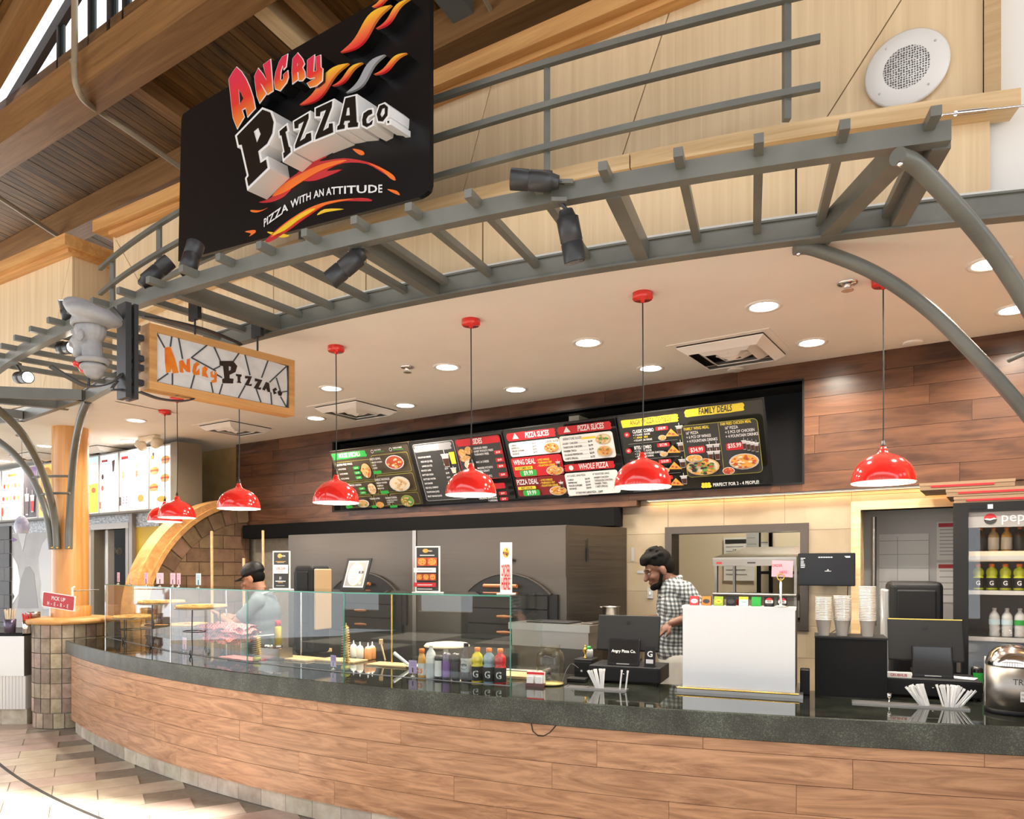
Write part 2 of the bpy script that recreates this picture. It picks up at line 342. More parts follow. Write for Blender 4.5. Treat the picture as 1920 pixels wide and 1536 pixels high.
wall_back = wb.build('wall_back', 'grout', kind='structure', loc=P3(-3, CB, 0), rot=RW)
for j in range(-5, 4):
    z0 = 1.418+j*.229; z1 = z0+.227
    for i in range(-6, 8):
        a = -.898+i*.446+(0 if j % 2 == 0 else .0)
        for r in rsub(rsub([(a, max(z0, .0), a+.444, min(z1, 2.2))], OPEN), DOOR):
            if r[2] < -3.3: continue
            M = TR(P3(r[0], CB, r[1]), RW); w, h = r[2]-r[0], r[3]-r[1]
            MB().box((0, 0, 0), (w, .014, h)).build('tile', 'marble_tile', wall_back, M=M, local=True)
# ------------------------------------------------------------------ menu soffit, clad with planks, black recess for the boards
sf = MB(); SB = 2.145; U0, U1 = -7.57, 3.0; RC = (-5.95, -1.21, 2.21, 2.93)
for (a, z0, c, z1) in rsub([(U0, SB, U1, CEIL)], RC):
    p = [P3(a, CS+.015, 0), P3(c, CS+.015, 0), P3(c, CB+.5, 0), P3(a, CB+.5, 0)]; sf.prism([(q.x, q.y) for q in p], lambda x, y, d: Vector((x, y, d)), z0, z1)
wall_soffit = sf.build('wall_soffit', 'dark', kind='structure', loc=P3(-2, CS, SB), rot=RW)
p = [P3(RC[0], CS+.36, 0), P3(RC[1], CS+.36, 0), P3(RC[1], CS+.4, 0), P3(RC[0], CS+.4, 0)]
MB().prism([(q.x, q.y) for q in p], lambda x, y, d: Vector((x, y, d)), RC[2], RC[3]).build('recess_back', 'black', wall_soffit, rot=RW)
random.seed(3)
rows = 7; rh = (CEIL-SB)/rows
for j in range(rows):
    u = U0-random.random()*.8
    while u < U1:
        L = random.uniform(.85, 1.25)
        for r in rsub([(max(u, U0)+.001, SB+j*rh+.001, min(u+L, U1)-.001, SB+(j+1)*rh-.001)], RC):
            w, h = r[2]-r[0], r[3]-r[1]; MB().box((0, 0, 0), (w, .016, h)).build('plank', 'laminate_shaded', wall_soffit, M=TR(P3(r[0], CS-random.random()*.0015, r[1]), RW), local=True)
        u += L
# left end cap of soffit
for j in range(rows):
    MB().box((-.016, 0, 0), (0, .5, rh-.002)).build('plank', 'laminate_shaded', wall_soffit, M=TR(P3(U0, CS, SB+j*rh), RW), local=True)
# black trim round the recess
for (a, c, z0, z1) in ((RC[0]-.012, RC[1]+.012, RC[2]-.012, RC[2]), (RC[0]-.012, RC[1]+.012, RC[3], RC[3]+.012), (RC[0]-.012, RC[0], RC[2], RC[3]), (RC[1], RC[1]+.012, RC[2], RC[3])):
    MB().box((0, -.006, 0), (c-a, .1, z1-z0)).build('recess_trim', 'black', wall_soffit, M=TR(P3(a, CS, z0), RW), local=True)
# board under the soffit in front of the oven hood
MB().box((-7.57, 0, 0), (-2.47, .3, .045)).build('trim_2', 'laminate_shaded', M=TR(P3(0, CS-.02, SB-.047), RW), local=True, kind='structure')
# ------------------------------------------------------------------ fascia: ply panels, ledge, upper wall, cap
def cside(C, ts): return lambda i: outw(C, ts[i])
ts = linsp(ang(C3, -3.4, 6.05), ang(C3, 2.0, 3.06), 49); RF = R3-.06
fas = MB().sweep([arc(C3, RF-.03, t) for t in ts], [(-.03, 3.065), (0, 3.065), (0, 3.5), (-.03, 3.5)], cside(C3, ts)).build('wall_fascia', 'dark', kind='structure')
for k in range(8):
    t6 = linsp(ts[0]+(ts[-1]-ts[0])*k/8+.0004, ts[0]+(ts[-1]-ts[0])*(k+1)/8-.0004, 7); m = arc(C3, RF, t6[3], 3.06)
    MB().sweep([arc(C3, RF-.03, t) for t in t6], [(0, 3.062), (.02, 3.062), (.02, 3.498), (0, 3.498)], cside(C3, t6)).build('panel', 'maple_ply', fas, loc=m, rot=t6[3])
ts = linsp(ang(C3, -3.45, 6.1), ang(C3, 2.07, 3.0), 49)
for k in range(4):
    t6 = linsp(ts[0]+(ts[-1]-ts[0])*k/4, ts[0]+(ts[-1]-ts[0])*(k+1)/4-.0005, 13); m = arc(C3, RF, t6[6], 3.49)
    MB().sweep([arc(C3, RF, t) for t in t6], [(-.03, 3.49), (.085, 3.49), (.085, 3.56), (-.03, 3.56)], cside(C3, t6)).build('ledge_board', 'fir_pale', fas, loc=m, rot=t6[6])
DL = Vector((.851, -.526, 0)); NL = Vector((.526, .851, 0)); CL = 3.727; RL = atan2(-.526, .851)
def PL(s, d, z): return DL*s+NL*(CL+d)+Vector((0, 0, z))        # s along the upper fascia line, d depth behind it
def pl(x, y, d=0):
    k = (x-CX)/FPX; return pY(x, y, (CL+d)/(k*NL.x+NL.y))
def sl(x): v = pl(x, 0); return v.dot(DL)
ZT = 4.52
S0, S1 = sl(218), sl(1845)
up = MB().box((0, .012, 0), (S1-S0, .6, ZT-3.5)).build('wall_fascia', 'dark', M=TR(PL(S0, 0, 3.5), RL), local=True, kind='structure')
# ply panels with slanted joints
seams = [(S0, S0)]
for xt, yt, xb, yb in ((262, 600, 220, 450), (922, 155, 868, 345), (1262, 0, 1170, 285), (1680, 0, 1554, 212)):
    pass
def joint(xa, ya, xb, yb):
    A = pl(xa, ya); B = pl(xb, yb); sa, sb = A.dot(DL), B.dot(DL); f = lambda z: sa+(sb-sa)*(z-A.z)/(B.z-A.z); return (f(3.5), f(ZT))
J = [(S0, S0), joint(218, 450, 262, 530), joint(922, 155, 872, 345), joint(1262, 0, 1170, 282), joint(1689, 0, 1556, 210), (S1, S1)]
J[1] = (J[1][0], J[1][1]); J.insert(2, (sl(560), sl(600)))
for k in range(len(J)-1):
    a, b_ = J[k], J[k+1]; g = .004
    poly = [(a[0]+g, 3.5), (b_[0]-g, 3.5), (b_[1]-g, ZT), (a[1]+g, ZT)] if a[1]+g < b_[1]-g else [(a[0]+g, 3.5), (b_[0]-g, 3.5), (b_[1]-g, ZT)]
    c = PL((a[0]+b_[0])/2, 0, 3.5)
    MB().prism(poly, lambda x, y, d: PL(x, d, y), 0, .014).build('panel', 'maple_ply', up, loc=c, rot=RL)
MB().box((-.14, -.13, 0), (S1-S0, .75, .1)).build('cap_board', 'fir', up, M=TR(PL(S0, 0, ZT), RL), local=True)
MB().box((-.0, -.07, 0), (S1-S0, .0, .035)).build('cap_moulding', 'fir', up, M=TR(PL(S0, 0, ZT-.035), RL), local=True)
MB().box((0, 0, 0), (.02, .62, ZT-3.06)).build('panel', 'maple_ply', up, M=TR(PL(S0-.02, .0, 3.06), RL), local=True)
# neighbour's fascia box on the same line
SN = sl(135); nb = MB().box((0, .0, 0), (3.4, 2.5, ZT-3.2)).build('wall_fascia', 'maple_ply', M=TR(PL(SN-3.4, .02, 3.2), RL), local=True, kind='structure')
jn = joint(133, 476, 90, 640); 
MB().prism([(SN-3.4, 3.2), (jn[0]-.003, 3.2), (jn[1]-.003, ZT), (SN-3.4, ZT)], lambda x, y, d: PL(x, d, y), 0, .016).build('panel', 'maple_ply', nb, loc=PL(SN-2, 0, 3.2), rot=RL)
MB().prism([(jn[0]+.003, 3.2), (SN, 3.2), (SN, ZT), (jn[1]+.003, ZT)], lambda x, y, d: PL(x, d, y), 0, .016).build('panel', 'maple_ply', nb, loc=PL(SN-.3, 0, 3.2), rot=RL)
MB().box((0, -.13, 0), (3.53, 2.6, .1)).build('cap_board', 'fir', nb, M=TR(PL(SN-3.4, 0, ZT), RL), local=True)
MB().box((0, -.07, 0), (3.47, 2.6, .035)).build('cap_moulding', 'fir', nb, M=TR(PL(SN-3.4, 0, ZT-.035), RL), local=True)
# wall strip and white wall at the right end
tr = PL(S1, 0, 3.2)
MB().box((0, -.02, .36), (.06, .5, 2.2)).build('trim_3', 'oak_pale', M=TR(tr, RL), local=True, kind='structure')
wr = MB().box((-.02, .06, 0), (3.2, .3, 2.6)).build('wall_right', 'plaster_white', M=TR(tr+Vector((.02, 0, -.1)), RL*.62), local=True, kind='structure')
# ------------------------------------------------------------------ service counter
TA, TB = -.872, -.185
ts = linsp(TA, TB, 80); ctr = thing('service_counter', 'curved service counter with wood plank front and dark granite top', 'counter', arc(C1, R1-.4, -.45), 0)
nose = [(-1.0, CTR), (-1.0, CTR-.03), (-.06, CTR-.03), (-.06, CTR-.131), (-.004, CTR-.131), (0, CTR-.127), (0, CTR-.006), (-.006, CTR)]
tq = arcpx(C1, R1, 1060); tl = linsp(TA, tq, 50); tr2 = linsp(tq, TB, 30)
wt = MB().sweep([arc(C1, R1, t) for t in tl], nose[0:3]+nose[-1:], cside(C1, tl)).build('worktop', 'granite', ctr)
MB().sweep([arc(C1, R1, t) for t in tr2], [(-.8, CTR), (-.8, CTR-.03), (-.06, CTR-.03), (-.006, CTR)], cside(C1, tr2)).build('worktop', 'granite', ctr)
MB().sweep([arc(C1, R1, t) for t in ts], [(-.06, CTR-.03), (-.06, CTR-.131), (-.004, CTR-.131), (0, CTR-.127), (0, CTR-.006), (-.0055, CTR-.0004)], cside(C1, ts)).build('worktop_edge', 'granite_edge', wt)
ts2 = linsp(TA+.012, TB, 60); MB().sweep([arc(C1, R1, t) for t in ts2], [(-.74, 0), (-.082, 0), (-.082, .122), (-.052, .122), (-.052, .77), (-.74, .77)], cside(C1, ts2)).build('carcass', 'dark', ctr)
rows = [(.765, .700, (595, 900, 1318, 1846)), (.700, .560, (255, 492, 751, 1119, 1599)), (.560, .420, (215, 449, 688, 1035, 1493)), (.420, .280, (290, 407, 560, 851, 1254, 1700)), (.280, .125, (240, 330, 627, 950, 1400))]
for z1, z0, js in rows:
    cuts = [TA+.01]+[arcpx(C1, R1-.03, x) for x in js]+[TB]
    for a, c in zip(cuts[:-1], cuts[1:]):
        n = max(3, int((c-a)*R1/.12)); t6 = linsp(a+.00008, c-.00008, n); tm = (a+c)/2; o = random.uniform(-.0012, .0008)
        MB().sweep([arc(C1, R1, t) for t in t6], [(-.05, z0+.0012), (-.03+o, z0+.0012), (-.03+o, z1-.0012), (-.05, z1-.0012)], cside(C1, t6)).build('plank', 'laminate_lit', ctr, loc=arc(C1, R1-.04, tm, z0), rot=tm)
t = TA+.012; k = 0
while t < TB:
    w = .245/R1; t6 = linsp(t+.00015, t+w-.00015, 4); tm = t+w/2
    MB().sweep([arc(C1, R1, q) for q in t6], [(-.08, 0), (-.062, 0), (-.062, .117), (-.08, .117)], cside(C1, t6)).build('kick_tile', 'slate_pale', ctr, loc=arc(C1, R1-.07, tm), rot=tm)
    t += w
pts = [arc(C1, R1-.026, arcpx(C1, R1-.02, x), 0) for x in (995, 998, 1008, 1018, 1030, 1042)]
zz = [.765, .72, .697, .698, .72, .762]
MB().tube([Vector((p.x, p.y, z)) for p, z in zip(pts, zz)], .0028, 6).build('loose_cable', 'cord', ctr)
# ------------------------------------------------------------------ round column on a tiled pedestal
def column(CC, label):
    colm = thing('wood_column', label, 'column', CC)
    MB().lathe([(.17, 1.0), (.17, CEIL)], CC, 32).build('shaft', 'column_wood', colm)
    MB().lathe([(.19, 1.1), (.19, 1.2), (.175, 1.215)], CC, 32).build('collar', 'column_wood', colm)
    MB().lathe([(.36, 1.035), (.40, 1.045), (.412, 1.065), (.40, 1.088), (.3, 1.1), (.18, 1.105)], CC, 40).build('cap_ring', 'fir', colm)
    pd = MB().lathe([(.325, 0), (.325, 1.04)], CC, 40).build('pedestal', 'grout', colm)
    hs = [.155, .30, .45, .60, .75, .90, 1.035]; na = 20
    for j in range(6):
        for i in range(na):
            a0 = 2*pi*i/na+.012+(pi/na if 0 else 0); a1 = 2*pi*(i+1)/na-.012
            if sin((a0+a1)/2) > .55: continue
            MB().lathe([(.326, hs[j]+.004), (.343, hs[j]+.004), (.343, hs[j+1]-.004), (.326, hs[j+1]-.004), (.326, hs[j]+.004)], CC, 3, a0=a0, a1=a1, smooth=False).build('tile', 'slate_multi', pd, loc=CC+Vector((.33*cos(a0), .33*sin(a0), hs[j])))
    for i in range(na):
        a0 = 2*pi*i/na+.08; a1 = a0+2*pi/na-.024
        if sin((a0+a1)/2) > .55: continue
        MB().lathe([(.32, .0), (.335, .0), (.335, .145), (.32, .145), (.32, 0)], CC, 3, a0=a0, a1=a1, smooth=False).build('tile', 'slate_multi', pd, loc=CC+Vector((.33*cos(a0), .33*sin(a0), 0)))

    return colm
CC = Vector((-4.6, 7.78, 0)); colm = column(CC, 'round honey wood column on a slate-tiled pedestal at the counter end')
column(Vector((3.1, 3.3, 0)), 'matching wood column beyond the right end of the counter')
# ------------------------------------------------------------------ steel canopy
can = thing('steel_canopy', 'curved grey steel canopy with ladder rungs over the counter', 'canopy', arc(C2, R2-.3, -.4, 3.06))
tF = linsp(ang(C2, -3.9, 5.62), arcpx(C2, R2, 1784), 70)
MB().sweep([arc(C2, R2, t) for t in tF], [(-.05, 3.06), (0, 3.06), (0, 3.13), (-.05, 3.13)], cside(C2, tF)).build('front_beam', 'canopy_steel', can)
tR = linsp(ang(C3, -3.656, 6.43)-.005, arcpx(C3, R3, 2000), 70)
MB().sweep([arc(C3, R3, t) for t in tR], [(-.05, 3.045), (0, 3.045), (.012, 3.045), (.012, 3.055), (0, 3.055), (0, 3.15), (-.05, 3.15)], cside(C3, tR)).build('rear_beam', 'canopy_steel', can)
MB().sweep([arc(C3, R3, t) for t in tR], [(-.0, 3.143), (.012, 3.143), (.012, 3.152), (0, 3.152)], cside(C3, tR)).build('rear_flange', 'canopy_steel', can)
def bar(p, q, w, h, name, m='canopy_steel', parent=None, z0=0):
    p = Vector(p); q = Vector(q); d = q-p; L = d.length; x = d.normalized(); y = Vector((0, 0, 1)).cross(x); y = y.normalized() if y.length > 1e-4 else Vector((0, 1, 0)); z = x.cross(y)
    M = Matrix((x, y, z)).transposed().to_4x4(); M.translation = p
    return MB().box((0, -w/2, -h/2), (L, w/2, h/2)).build(name, m, parent, M=M, local=True)
# rungs, spaced as on the photo: radial bars that stick out past the front beam
ta, tb = arcpx(C2, R2+.09, 1756), arcpx(C2, R2+.09, 877); step = (ta-tb)/6
for k in range(-0, 34):
    t = ta-k*step*1.0
    if t < tF[0]: break
    d = outw(C2, t); p = arc(C2, R2+.09, t, 3.118); 
    # meet the rear beam
    q = p-d*.72
    for s in linsp(.4, 1.3, 91):
        q = p-d*s
        if Vector((q.x-C3[0], q.y-C3[1])).length < R3+.002: break
    bar(p, q, .034, .034, 'rung', parent=can)
def radial(xf, h=.085, w=.06, z=3.095, name='cross_beam', dx=0):
    t = arcpx(C2, R2-.04, xf); d = outw(C2, t); p = arc(C2, R2-.04, t, z); q = p
    for s in linsp(.3, 1.3, 101):
        q = p-d*s
        if Vector((q.x-C3[0], q.y-C3[1])).length < R3+.002: break
    bar(p, q, w, h, name, parent=can); return p, q
for xf in (1150, 672, 334, 1765): radial(xf)
# diagonal brace and its seat
A_ = pz(1690, 283, 3.09); B_ = pz(1540, 440, 3.09); bar(A_, B_, .07, .085, 'brace', parent=can)
# tie rod with turnbuckle
A_ = arc(C2, R2-.02, tF[-1]-.002, 3.16); B_ = pY(2010, 188, 2.75); bt = MB().tube([A_, B_], .004, 8).build('tie_rod', 'chrome', can)
m0 = A_.lerp(B_, .1); m1 = A_.lerp(B_, .32); MB().tube([m0, m1], .009, 8).build('turnbuckle', 'chrome', bt)
# curved bracket arms at the right
def catmull(P, n=10):
    P = [Vector(p) for p in P]; Q = [2*P[0]-P[1]]+P+[2*P[-1]-P[-2]]; out = []
    for i in range(1, len(Q)-2):
        for k in range(n):
            t = k/n; a, b_, c, d = Q[i-1], Q[i], Q[i+1], Q[i+2]
            out.append(.5*((2*b_)+(c-a)*t+(2*a-5*b_+4*c-d)*t*t+(3*b_-a-3*c+d)*t**3))
    out.append(P[-1]); return out
r1 = MB().tube(catmull([pY(1683, 293, 2.56), pY(1720, 312, 2.62), pY(1790, 385, 2.7), pY(1860, 470, 2.8), pY(1925, 570, 2.88), pY(2010, 720, 2.97), pY(2140, 880, 3.08), pY(2240, 1020, 3.14)]), .031, 14).build('bracket_arm', 'canopy_steel', can)
r2 = MB().tube(catmull([pY(1490, 465, 3.36), pY(1530, 468, 3.36), pY(1640, 512, 3.35), pY(1740, 580, 3.33), pY(1830, 668, 3.3), pY(1900, 745, 3.28), pY(1980, 840, 3.27), pY(2100, 950, 3.26), pY(2200, 1030, 3.23)]), .031, 14).build('bracket_arm', 'canopy_steel', can)
MB().tube([pY(1892, 676, 3.28), pY(1940, 655, 3.1), pY(1985, 640, 2.95)], .01, 8).build('tie', 'canopy_steel', can)
for p in (pY(1687, 308, 2.56), pY(1497, 476, 3.355)): MB().ell(p, (.011, .011, .011), 10, 6).build('bolt', 'chrome', can)
# neighbour's canopy, left of the column
nc = thing('steel_canopy', 'part of the next grey steel canopy left of the wood column', 'canopy', (-5, 7, 3.06))
K = Vector((-3.72, 6.47, 0))
def zz_(v, z): return Vector((v.x, v.y, z))
bar(zz_(K, 3.1), zz_(pz(-60, 742, 3.06), 3.1), .05, .09, 'front_beam', parent=nc)
bar(zz_(K, 3.1), zz_(pz(40, 790, 3.06), 3.1), .05, .09, 'rear_beam', parent=nc); bar(zz_(pz(44, 789, 3.06), 3.1), zz_(pz(-90, 796, 3.06), 3.1), .05, .09, 'rear_beam', parent=nc)
bar(zz_(pz(128, 768, 3.06), 3.1), zz_(pz(-60, 748, 3.06), 3.09), .06, .09, 'cross_beam', parent=nc); bar(zz_(pz(42, 786, 3.06), 3.1), zz_(pz(-60, 775, 3.06), 3.1), .05, .08, 'cross_beam', parent=nc)
# bracket arms on the round column
def armc(P, nm='bracket_arm'): return MB().tube(catmull(P), .034, 12).build(nm, 'canopy_steel', colm)
armc([pY(129, 1030, 7.57), pY(130, 985, 7.57), pY(133, 920, 7.5), pY(139, 850, 7.25), pY(150, 790, 6.8), pY(164, 752, 6.55)])
armc([pY(107, 1030, 7.58), pY(104, 985, 7.55), pY(95, 935, 7.4), pY(75, 875, 7.1), pY(42, 815, 6.6), pY(0, 772, 6.2), pY(-40, 745, 5.9)])
armc([pY(98, 1030, 7.62), pY(92, 985, 7.62), pY(82, 945, 7.65), pY(60, 895, 7.7), pY(25, 850, 7.75), pY(-20, 815, 7.8)])
for y, xs in ((893, (62, 134)), (925, (78, 131))):
    MB().tube([pY(xs[0], y+2, 7.55), pY((xs[0]+xs[1])/2, y, 7.42), pY(xs[1], y, 7.42)], .012, 8).build('tie', 'canopy_steel', colm)
for x in (98, 108, 129): MB().ell(pY(x, 1027, 7.53), (.012, .012, .012), 10, 6).build('bolt', 'brass', colm)
# ------------------------------------------------------------------ guard rail above the ledge
rail = thing('guard_rail', 'three-bar curved steel rail in front of the upper plywood fascia', 'rail', arc(C3, R3-.1, -.3, 3.56))
def railpt(x, z):       # circle through the measured rail points
    return arc((4.6, 14.6), 11.93, arcpx((4.6, 14.6), 11.93, x), z)
def fitc(a, b_, c):
    ax, ay, bx, by, cx, cy = a[0], a[1], b_[0], b_[1], c[0], c[1]; d = 2*(ax*(by-cy)+bx*(cy-ay)+cx*(ay-by))
    ux = ((ax*ax+ay*ay)*(by-cy)+(bx*bx+by*by)*(cy-ay)+(cx*cx+cy*cy)*(ay-by))/d; uy = ((ax*ax+ay*ay)*(cx-bx)+(bx*bx+by*by)*(ax-cx)+(cx*cx+cy*cy)*(bx-ax))/d
    return (ux, uy), sqrt((ax-ux)**2+(ay-uy)**2)
CR, RR = fitc((-3.3, 5.98), (.157, 3.55), (1.28, 3.1))
tt = linsp(ang(CR, -3.3, 5.98), ang(CR, 1.28, 3.1), 60)
for z in (3.6, 3.8, 4.0): MB().sweep([arc(CR, RR, t) for t in tt], [(-.014, z-.014), (.014, z-.014), (.014, z+.014), (-.014, z+.014)], cside(CR, tt)).build('rail_bar', 'canopy_steel', rail)
for x in (205, 292, 560, 1022, 1475):
    t = arcpx(CR, RR, x); p = arc(CR, RR-.024, t); 
    bar((p.x, p.y, 3.5), (p.x, p.y, 4.03), .03, .03, 'post', parent=rail)
# ------------------------------------------------------------------ hall roof: planks sloping down behind the fascia, glulams, purlins, clerestory
def rz(c): return 6.34-.15*(c-3.81)
def rpx(x, y, off=0):
    k = (x-CX)/FPX; g = (HOR-y)/FPX; q = k*N.x+N.y; return pY(x, y, (6.34-off+.15*3.81-EYE)/(g+.15*q))
roof = MB(); p = [P3(-16, 3.6, rz(3.6)+.03), P3(9, 3.6, rz(3.6)+.03), P3(9, 9.2, rz(9.2)+.03), P3(-16, 9.2, rz(9.2)+.03)]
roof.add(p+[q+Vector((0, 0, .15)) for q in p], [(0, 1, 2, 3), (7, 6, 5, 4), (0, 4, 5, 1), (1, 5, 6, 2), (2, 6, 7, 3), (3, 7, 4, 0)])
roof = roof.build('ceiling', 'roof_plank', kind='structure', loc=P3(-4, 6, 5.6), rot=RW)
me = None; sl_ = sqrt(1+.15**2)
_x = N*(1/sl_)+Vector((0, 0, -.15/sl_)); Mx = Matrix((_x, -U, _x.cross(-U))).transposed().to_4x4()
bmk = MB().box((0, 0, 0), (5.6*sl_, .106, .03)); me = bpy.data.meshes.new('plank'); me.from_pydata([tuple(v) for v in bmk.v], [], bmk.f); me.materials.append(MATS['roof_plank'])
for i in range(140):
    u = -13.5+i*.112; M = Mx.copy(); M.translation = P3(u+.1, 3.6, rz(3.6)-.012+random.uniform(0, .004)); o = bpy.data.objects.new('plank', me); link(o, M, roof)
def tbeam(a, b_, w, h, label, m='glulam', name='timber_beam'):
    o = bar(a, b_, w, h, name, m); return tagd(o, label, 'beam')
tbeam(P3(-15, 3.66, 6.17), P3(3, 3.66, 6.17), .3, .34, 'large brown glulam beam crossing the upper left under the clerestory windows')
tbeam(P3(-15, 4.88, rz(4.88)-.16), P3(8, 4.88, rz(4.88)-.16), .24, .32, 'dark timber beam in the roof just above the sign panel')
tbeam(P3(-15, 6.7, rz(6.7)-.16), P3(8, 6.7, rz(6.7)-.16), .24, .32, 'farthest dark timber beam deep in the roof shadow')
def purlin(x, y, w, h, label, m='glulam', c1=9.1, c0=3.8):
    v = rpx(x, y, h); u = uc(v)[0]; a = P3(u, c0, rz(c0)-h/2); b_ = P3(u, c1, rz(c1)-h/2); return tbeam(a, b_, w, h, label, m)
purlin(302, 205, .16, .16, 'narrow brown roof purlin next to the sprinkler pipe', c1=4.78)
purlin(60, 372, .14, .2, 'dark purlin with a warm underside at the left edge', c0=4.99, c1=6.6)
purlin(525, 55, .16, .2, 'pale timber purlin meeting the top of the black sign', 'fir_pale', c1=4.78)
purlin(592, 45, .12, .18, 'brown purlin right beside the pale one above the sign', c1=4.78)
purlin(885, 55, .2, .2, 'grey roof joist right of the black sign', 'canopy_steel')
purlin(40, 460, .2, .18, 'grey roof joist above the neighbouring fascia cap', 'canopy_steel', c0=4.9)
# conduits
def conduit(P, r, label): return tagd(MB().tube(P, r, 10).build('conduit_pipe', 'pipe_paint'), label, 'pipe')
mat('pipe_paint', (.34, .27, .18), .4)
cp = thing('conduit_pipe', 'beige pipe dropping past the clerestory and bending along the roof', 'pipe', pY(140, 130, 6.9))
g1 = pY(140, -40, 6.75); MB().tube(catmull([g1, pY(140, 60, 6.75), pY(140, 130, 6.75), pY(143, 160, 6.77), pY(158, 188, 6.9), pY(190, 212, 7.3), rpx(250, 252, .3), rpx(345, 318, .3)], 6), .028, 10).build('pipe', 'pipe_paint', cp)
for x, y, Y in ((139, 117, 6.75), (192, 210, 7.3)): MB().lathe([(.036, -.012), (.036, .012)], pY(x, y, Y), 14).build('coupling', 'pipe_paint', cp)
conduit([rpx(-40, 345, .35), rpx(135, 460, .35)], .026, 'straight beige pipe under the roof at the far left')
conduit([rpx(905, -10, .24), rpx(960, 95, .24)], .018, 'thin pipe running beside the grey joist right of the sign')
# clerestory window over the glulam
win = thing('window_1', None, None, P3(-8, 3.6, 6.34), RW, kind='structure')
def cx_(x): k = (x-CX)/FPX; Y = 3.6/(k*N.x+N.y); return Vector((k*Y, Y, 0)).dot(U)
mat('win_frame', (.035, .05, .05), .5); mat('win_dark', (.02, .015, .013), .6)
ua, ub = cx_(45), cx_(470)
def zr(u): return 6.62+.42*(u-cx_(50))          # under the gable rafter
MB().prism([(ua, 6.34), (ub, 6.34), (ub, 6.39), (ua, 6.39)], lambda x, y, d: P3(x, 3.58+d, y), 0, .1).build('sill', 'win_dark', win)
for x, w in ((107, .03), (165, .022), (203, .06), (230, .03), (300, .03), (360, .04)):
    u = cx_(x); MB().prism([(u-w/2, 6.36), (u+w/2, 6.36), (u+w/2, min(zr(u), 8.3)), (u-w/2, min(zr(u), 8.3))], lambda x_, y_, d: P3(x_, 3.6+d, y_), 0, .04).build('mullion', 'win_dark', win)
    MB().prism([(u+w/2, 6.38), (u+w/2+.05, 6.38), (u+w/2+.05, min(zr(u), 8.3)), (u+w/2, min(zr(u), 8.3))], lambda x_, y_, d: P3(x_, 3.63+d, y_), 0, .02).build('jamb', 'win_frame', win)
MB().prism([(ua, 6.37), (ub, 6.37), (ub, zr(ub)), (ua, zr(ua))], lambda x, y, d: P3(x, 3.69+d, y), 0, .006).build('pane', 'glass_clear', win)
MB().prism([(ua-.4, zr(ua-.4)-.02), (ub, zr(ub)-.02), (ub, zr(ub)+.12), (ua-.4, zr(ua-.4)+.12)], lambda x, y, d: P3(x, 3.6+d, y), 0, .06).build('sloped_frame', 'win_dark', win)
tbeam(P3(cx_(50)-1.2, 3.4, zr(cx_(50)-1.2)+.16), P3(cx_(50)+4.6, 3.4, zr(cx_(50)+4.6)+.16), .16, .26, 'sloping timber rafter in the top left corner', 'glulam', 'timber_rafter')
# hall roof towards the viewer; added out of view, edges set to block the sun
hr = MB(); uA, uB = -13.5, -4.2
def hz(u): return zr(u)+.3
for (a, b_, c0, c1) in ((uA, uB, -4.2, 3.44), (uB, 14, -5.3, 3.44)):
    za, zb = hz(a), hz(min(b_, uB)) if a < uB else hz(uB)
    if a >= uB: za = zb = hz(uB)
    q = [P3(a, c0, za), P3(b_, c0, zb), P3(b_, c1, zb), P3(a, c1, za)]; hr.add(q+[v+Vector((0, 0, .12)) for v in q], [(0, 1, 2, 3), (7, 6, 5, 4), (0, 4, 5, 1), (1, 5, 6, 2), (2, 6, 7, 3), (3, 7, 4, 0)])
hroof = hr.build('ceiling', 'roof_plank', kind='structure', loc=P3(-6, 0, 7), rot=RW)
dz = Vector((0, 0, 1)); sdir = (U+dz*.42).normalized()
for i in range(26):
    c = 3.4-.14*(i+1); M = Matrix((sdir, N, sdir.cross(N))).transposed().to_4x4(); M.translation = P3(-10.5, c, hz(-10.5)-.022)
    o = MB().box((0, 0, 0), (3.6, .126, .02)).build('plank', 'roof_plank', hroof, M=M, local=True)
# end walls that close the roof space and the kitchens
def wallp(name, a, b_, c, z0, z1, m, th=.1, label=None):
    return MB().box((0, 0, 0), (b_-a, th, z1-z0)).build(name, m, M=TR(P3(a, c, z0), RW), local=True, kind='structure')
# unseen hall wall added behind the viewer to dim ambient light and reflections: piers, sill wall and header with open bays between them
hw_ = MB()
def hwall(a, b_, z0, z1, c0=-9.3, c1=-9.0): p = [P3(a, c0, 0), P3(b_, c0, 0), P3(b_, c1, 0), P3(a, c1, 0)]; hw_.prism([(q.x, q.y) for q in p], lambda x, y, d: Vector((x, y, d)), z0, z1)
hwall(-14, 16, 0, .5); hwall(-14, 16, 3.0, 3.5); hwall(-14, 16, 6.3, 8.8)
for k in range(12): hwall(-14+k*2.7, -14+k*2.7+1.1, .5, 6.3)
hw_.build('wall_hall_added', 'hall_wall', kind='structure', loc=P3(0, -9, 0), rot=RW) if mat('hall_wall', (.3, .24, .18), .8) else 0
wallp('wall_end', -16, 9, 8.9, 3.1, 6.2, 'roof_plank')
wallp('wall_storeroom', -3.2, 3.2, 7.3, 0, 3.06, 'cream')
def wallu(name, u, c0, c1, z0, z1, m, th=.1):
    return MB().box((0, 0, 0), (th, c1-c0, z1-z0)).build(name, m, M=TR(P3(u, c0, z0), RW), local=True, kind='structure')
wallu('wall_storeroom_left', -3.2, 5.72, 7.3, 0, 3.06, 'cream'); wallu('wall_kitchen_right', 2.6, 2.4, 7.3, 0, 3.06, 'cream')
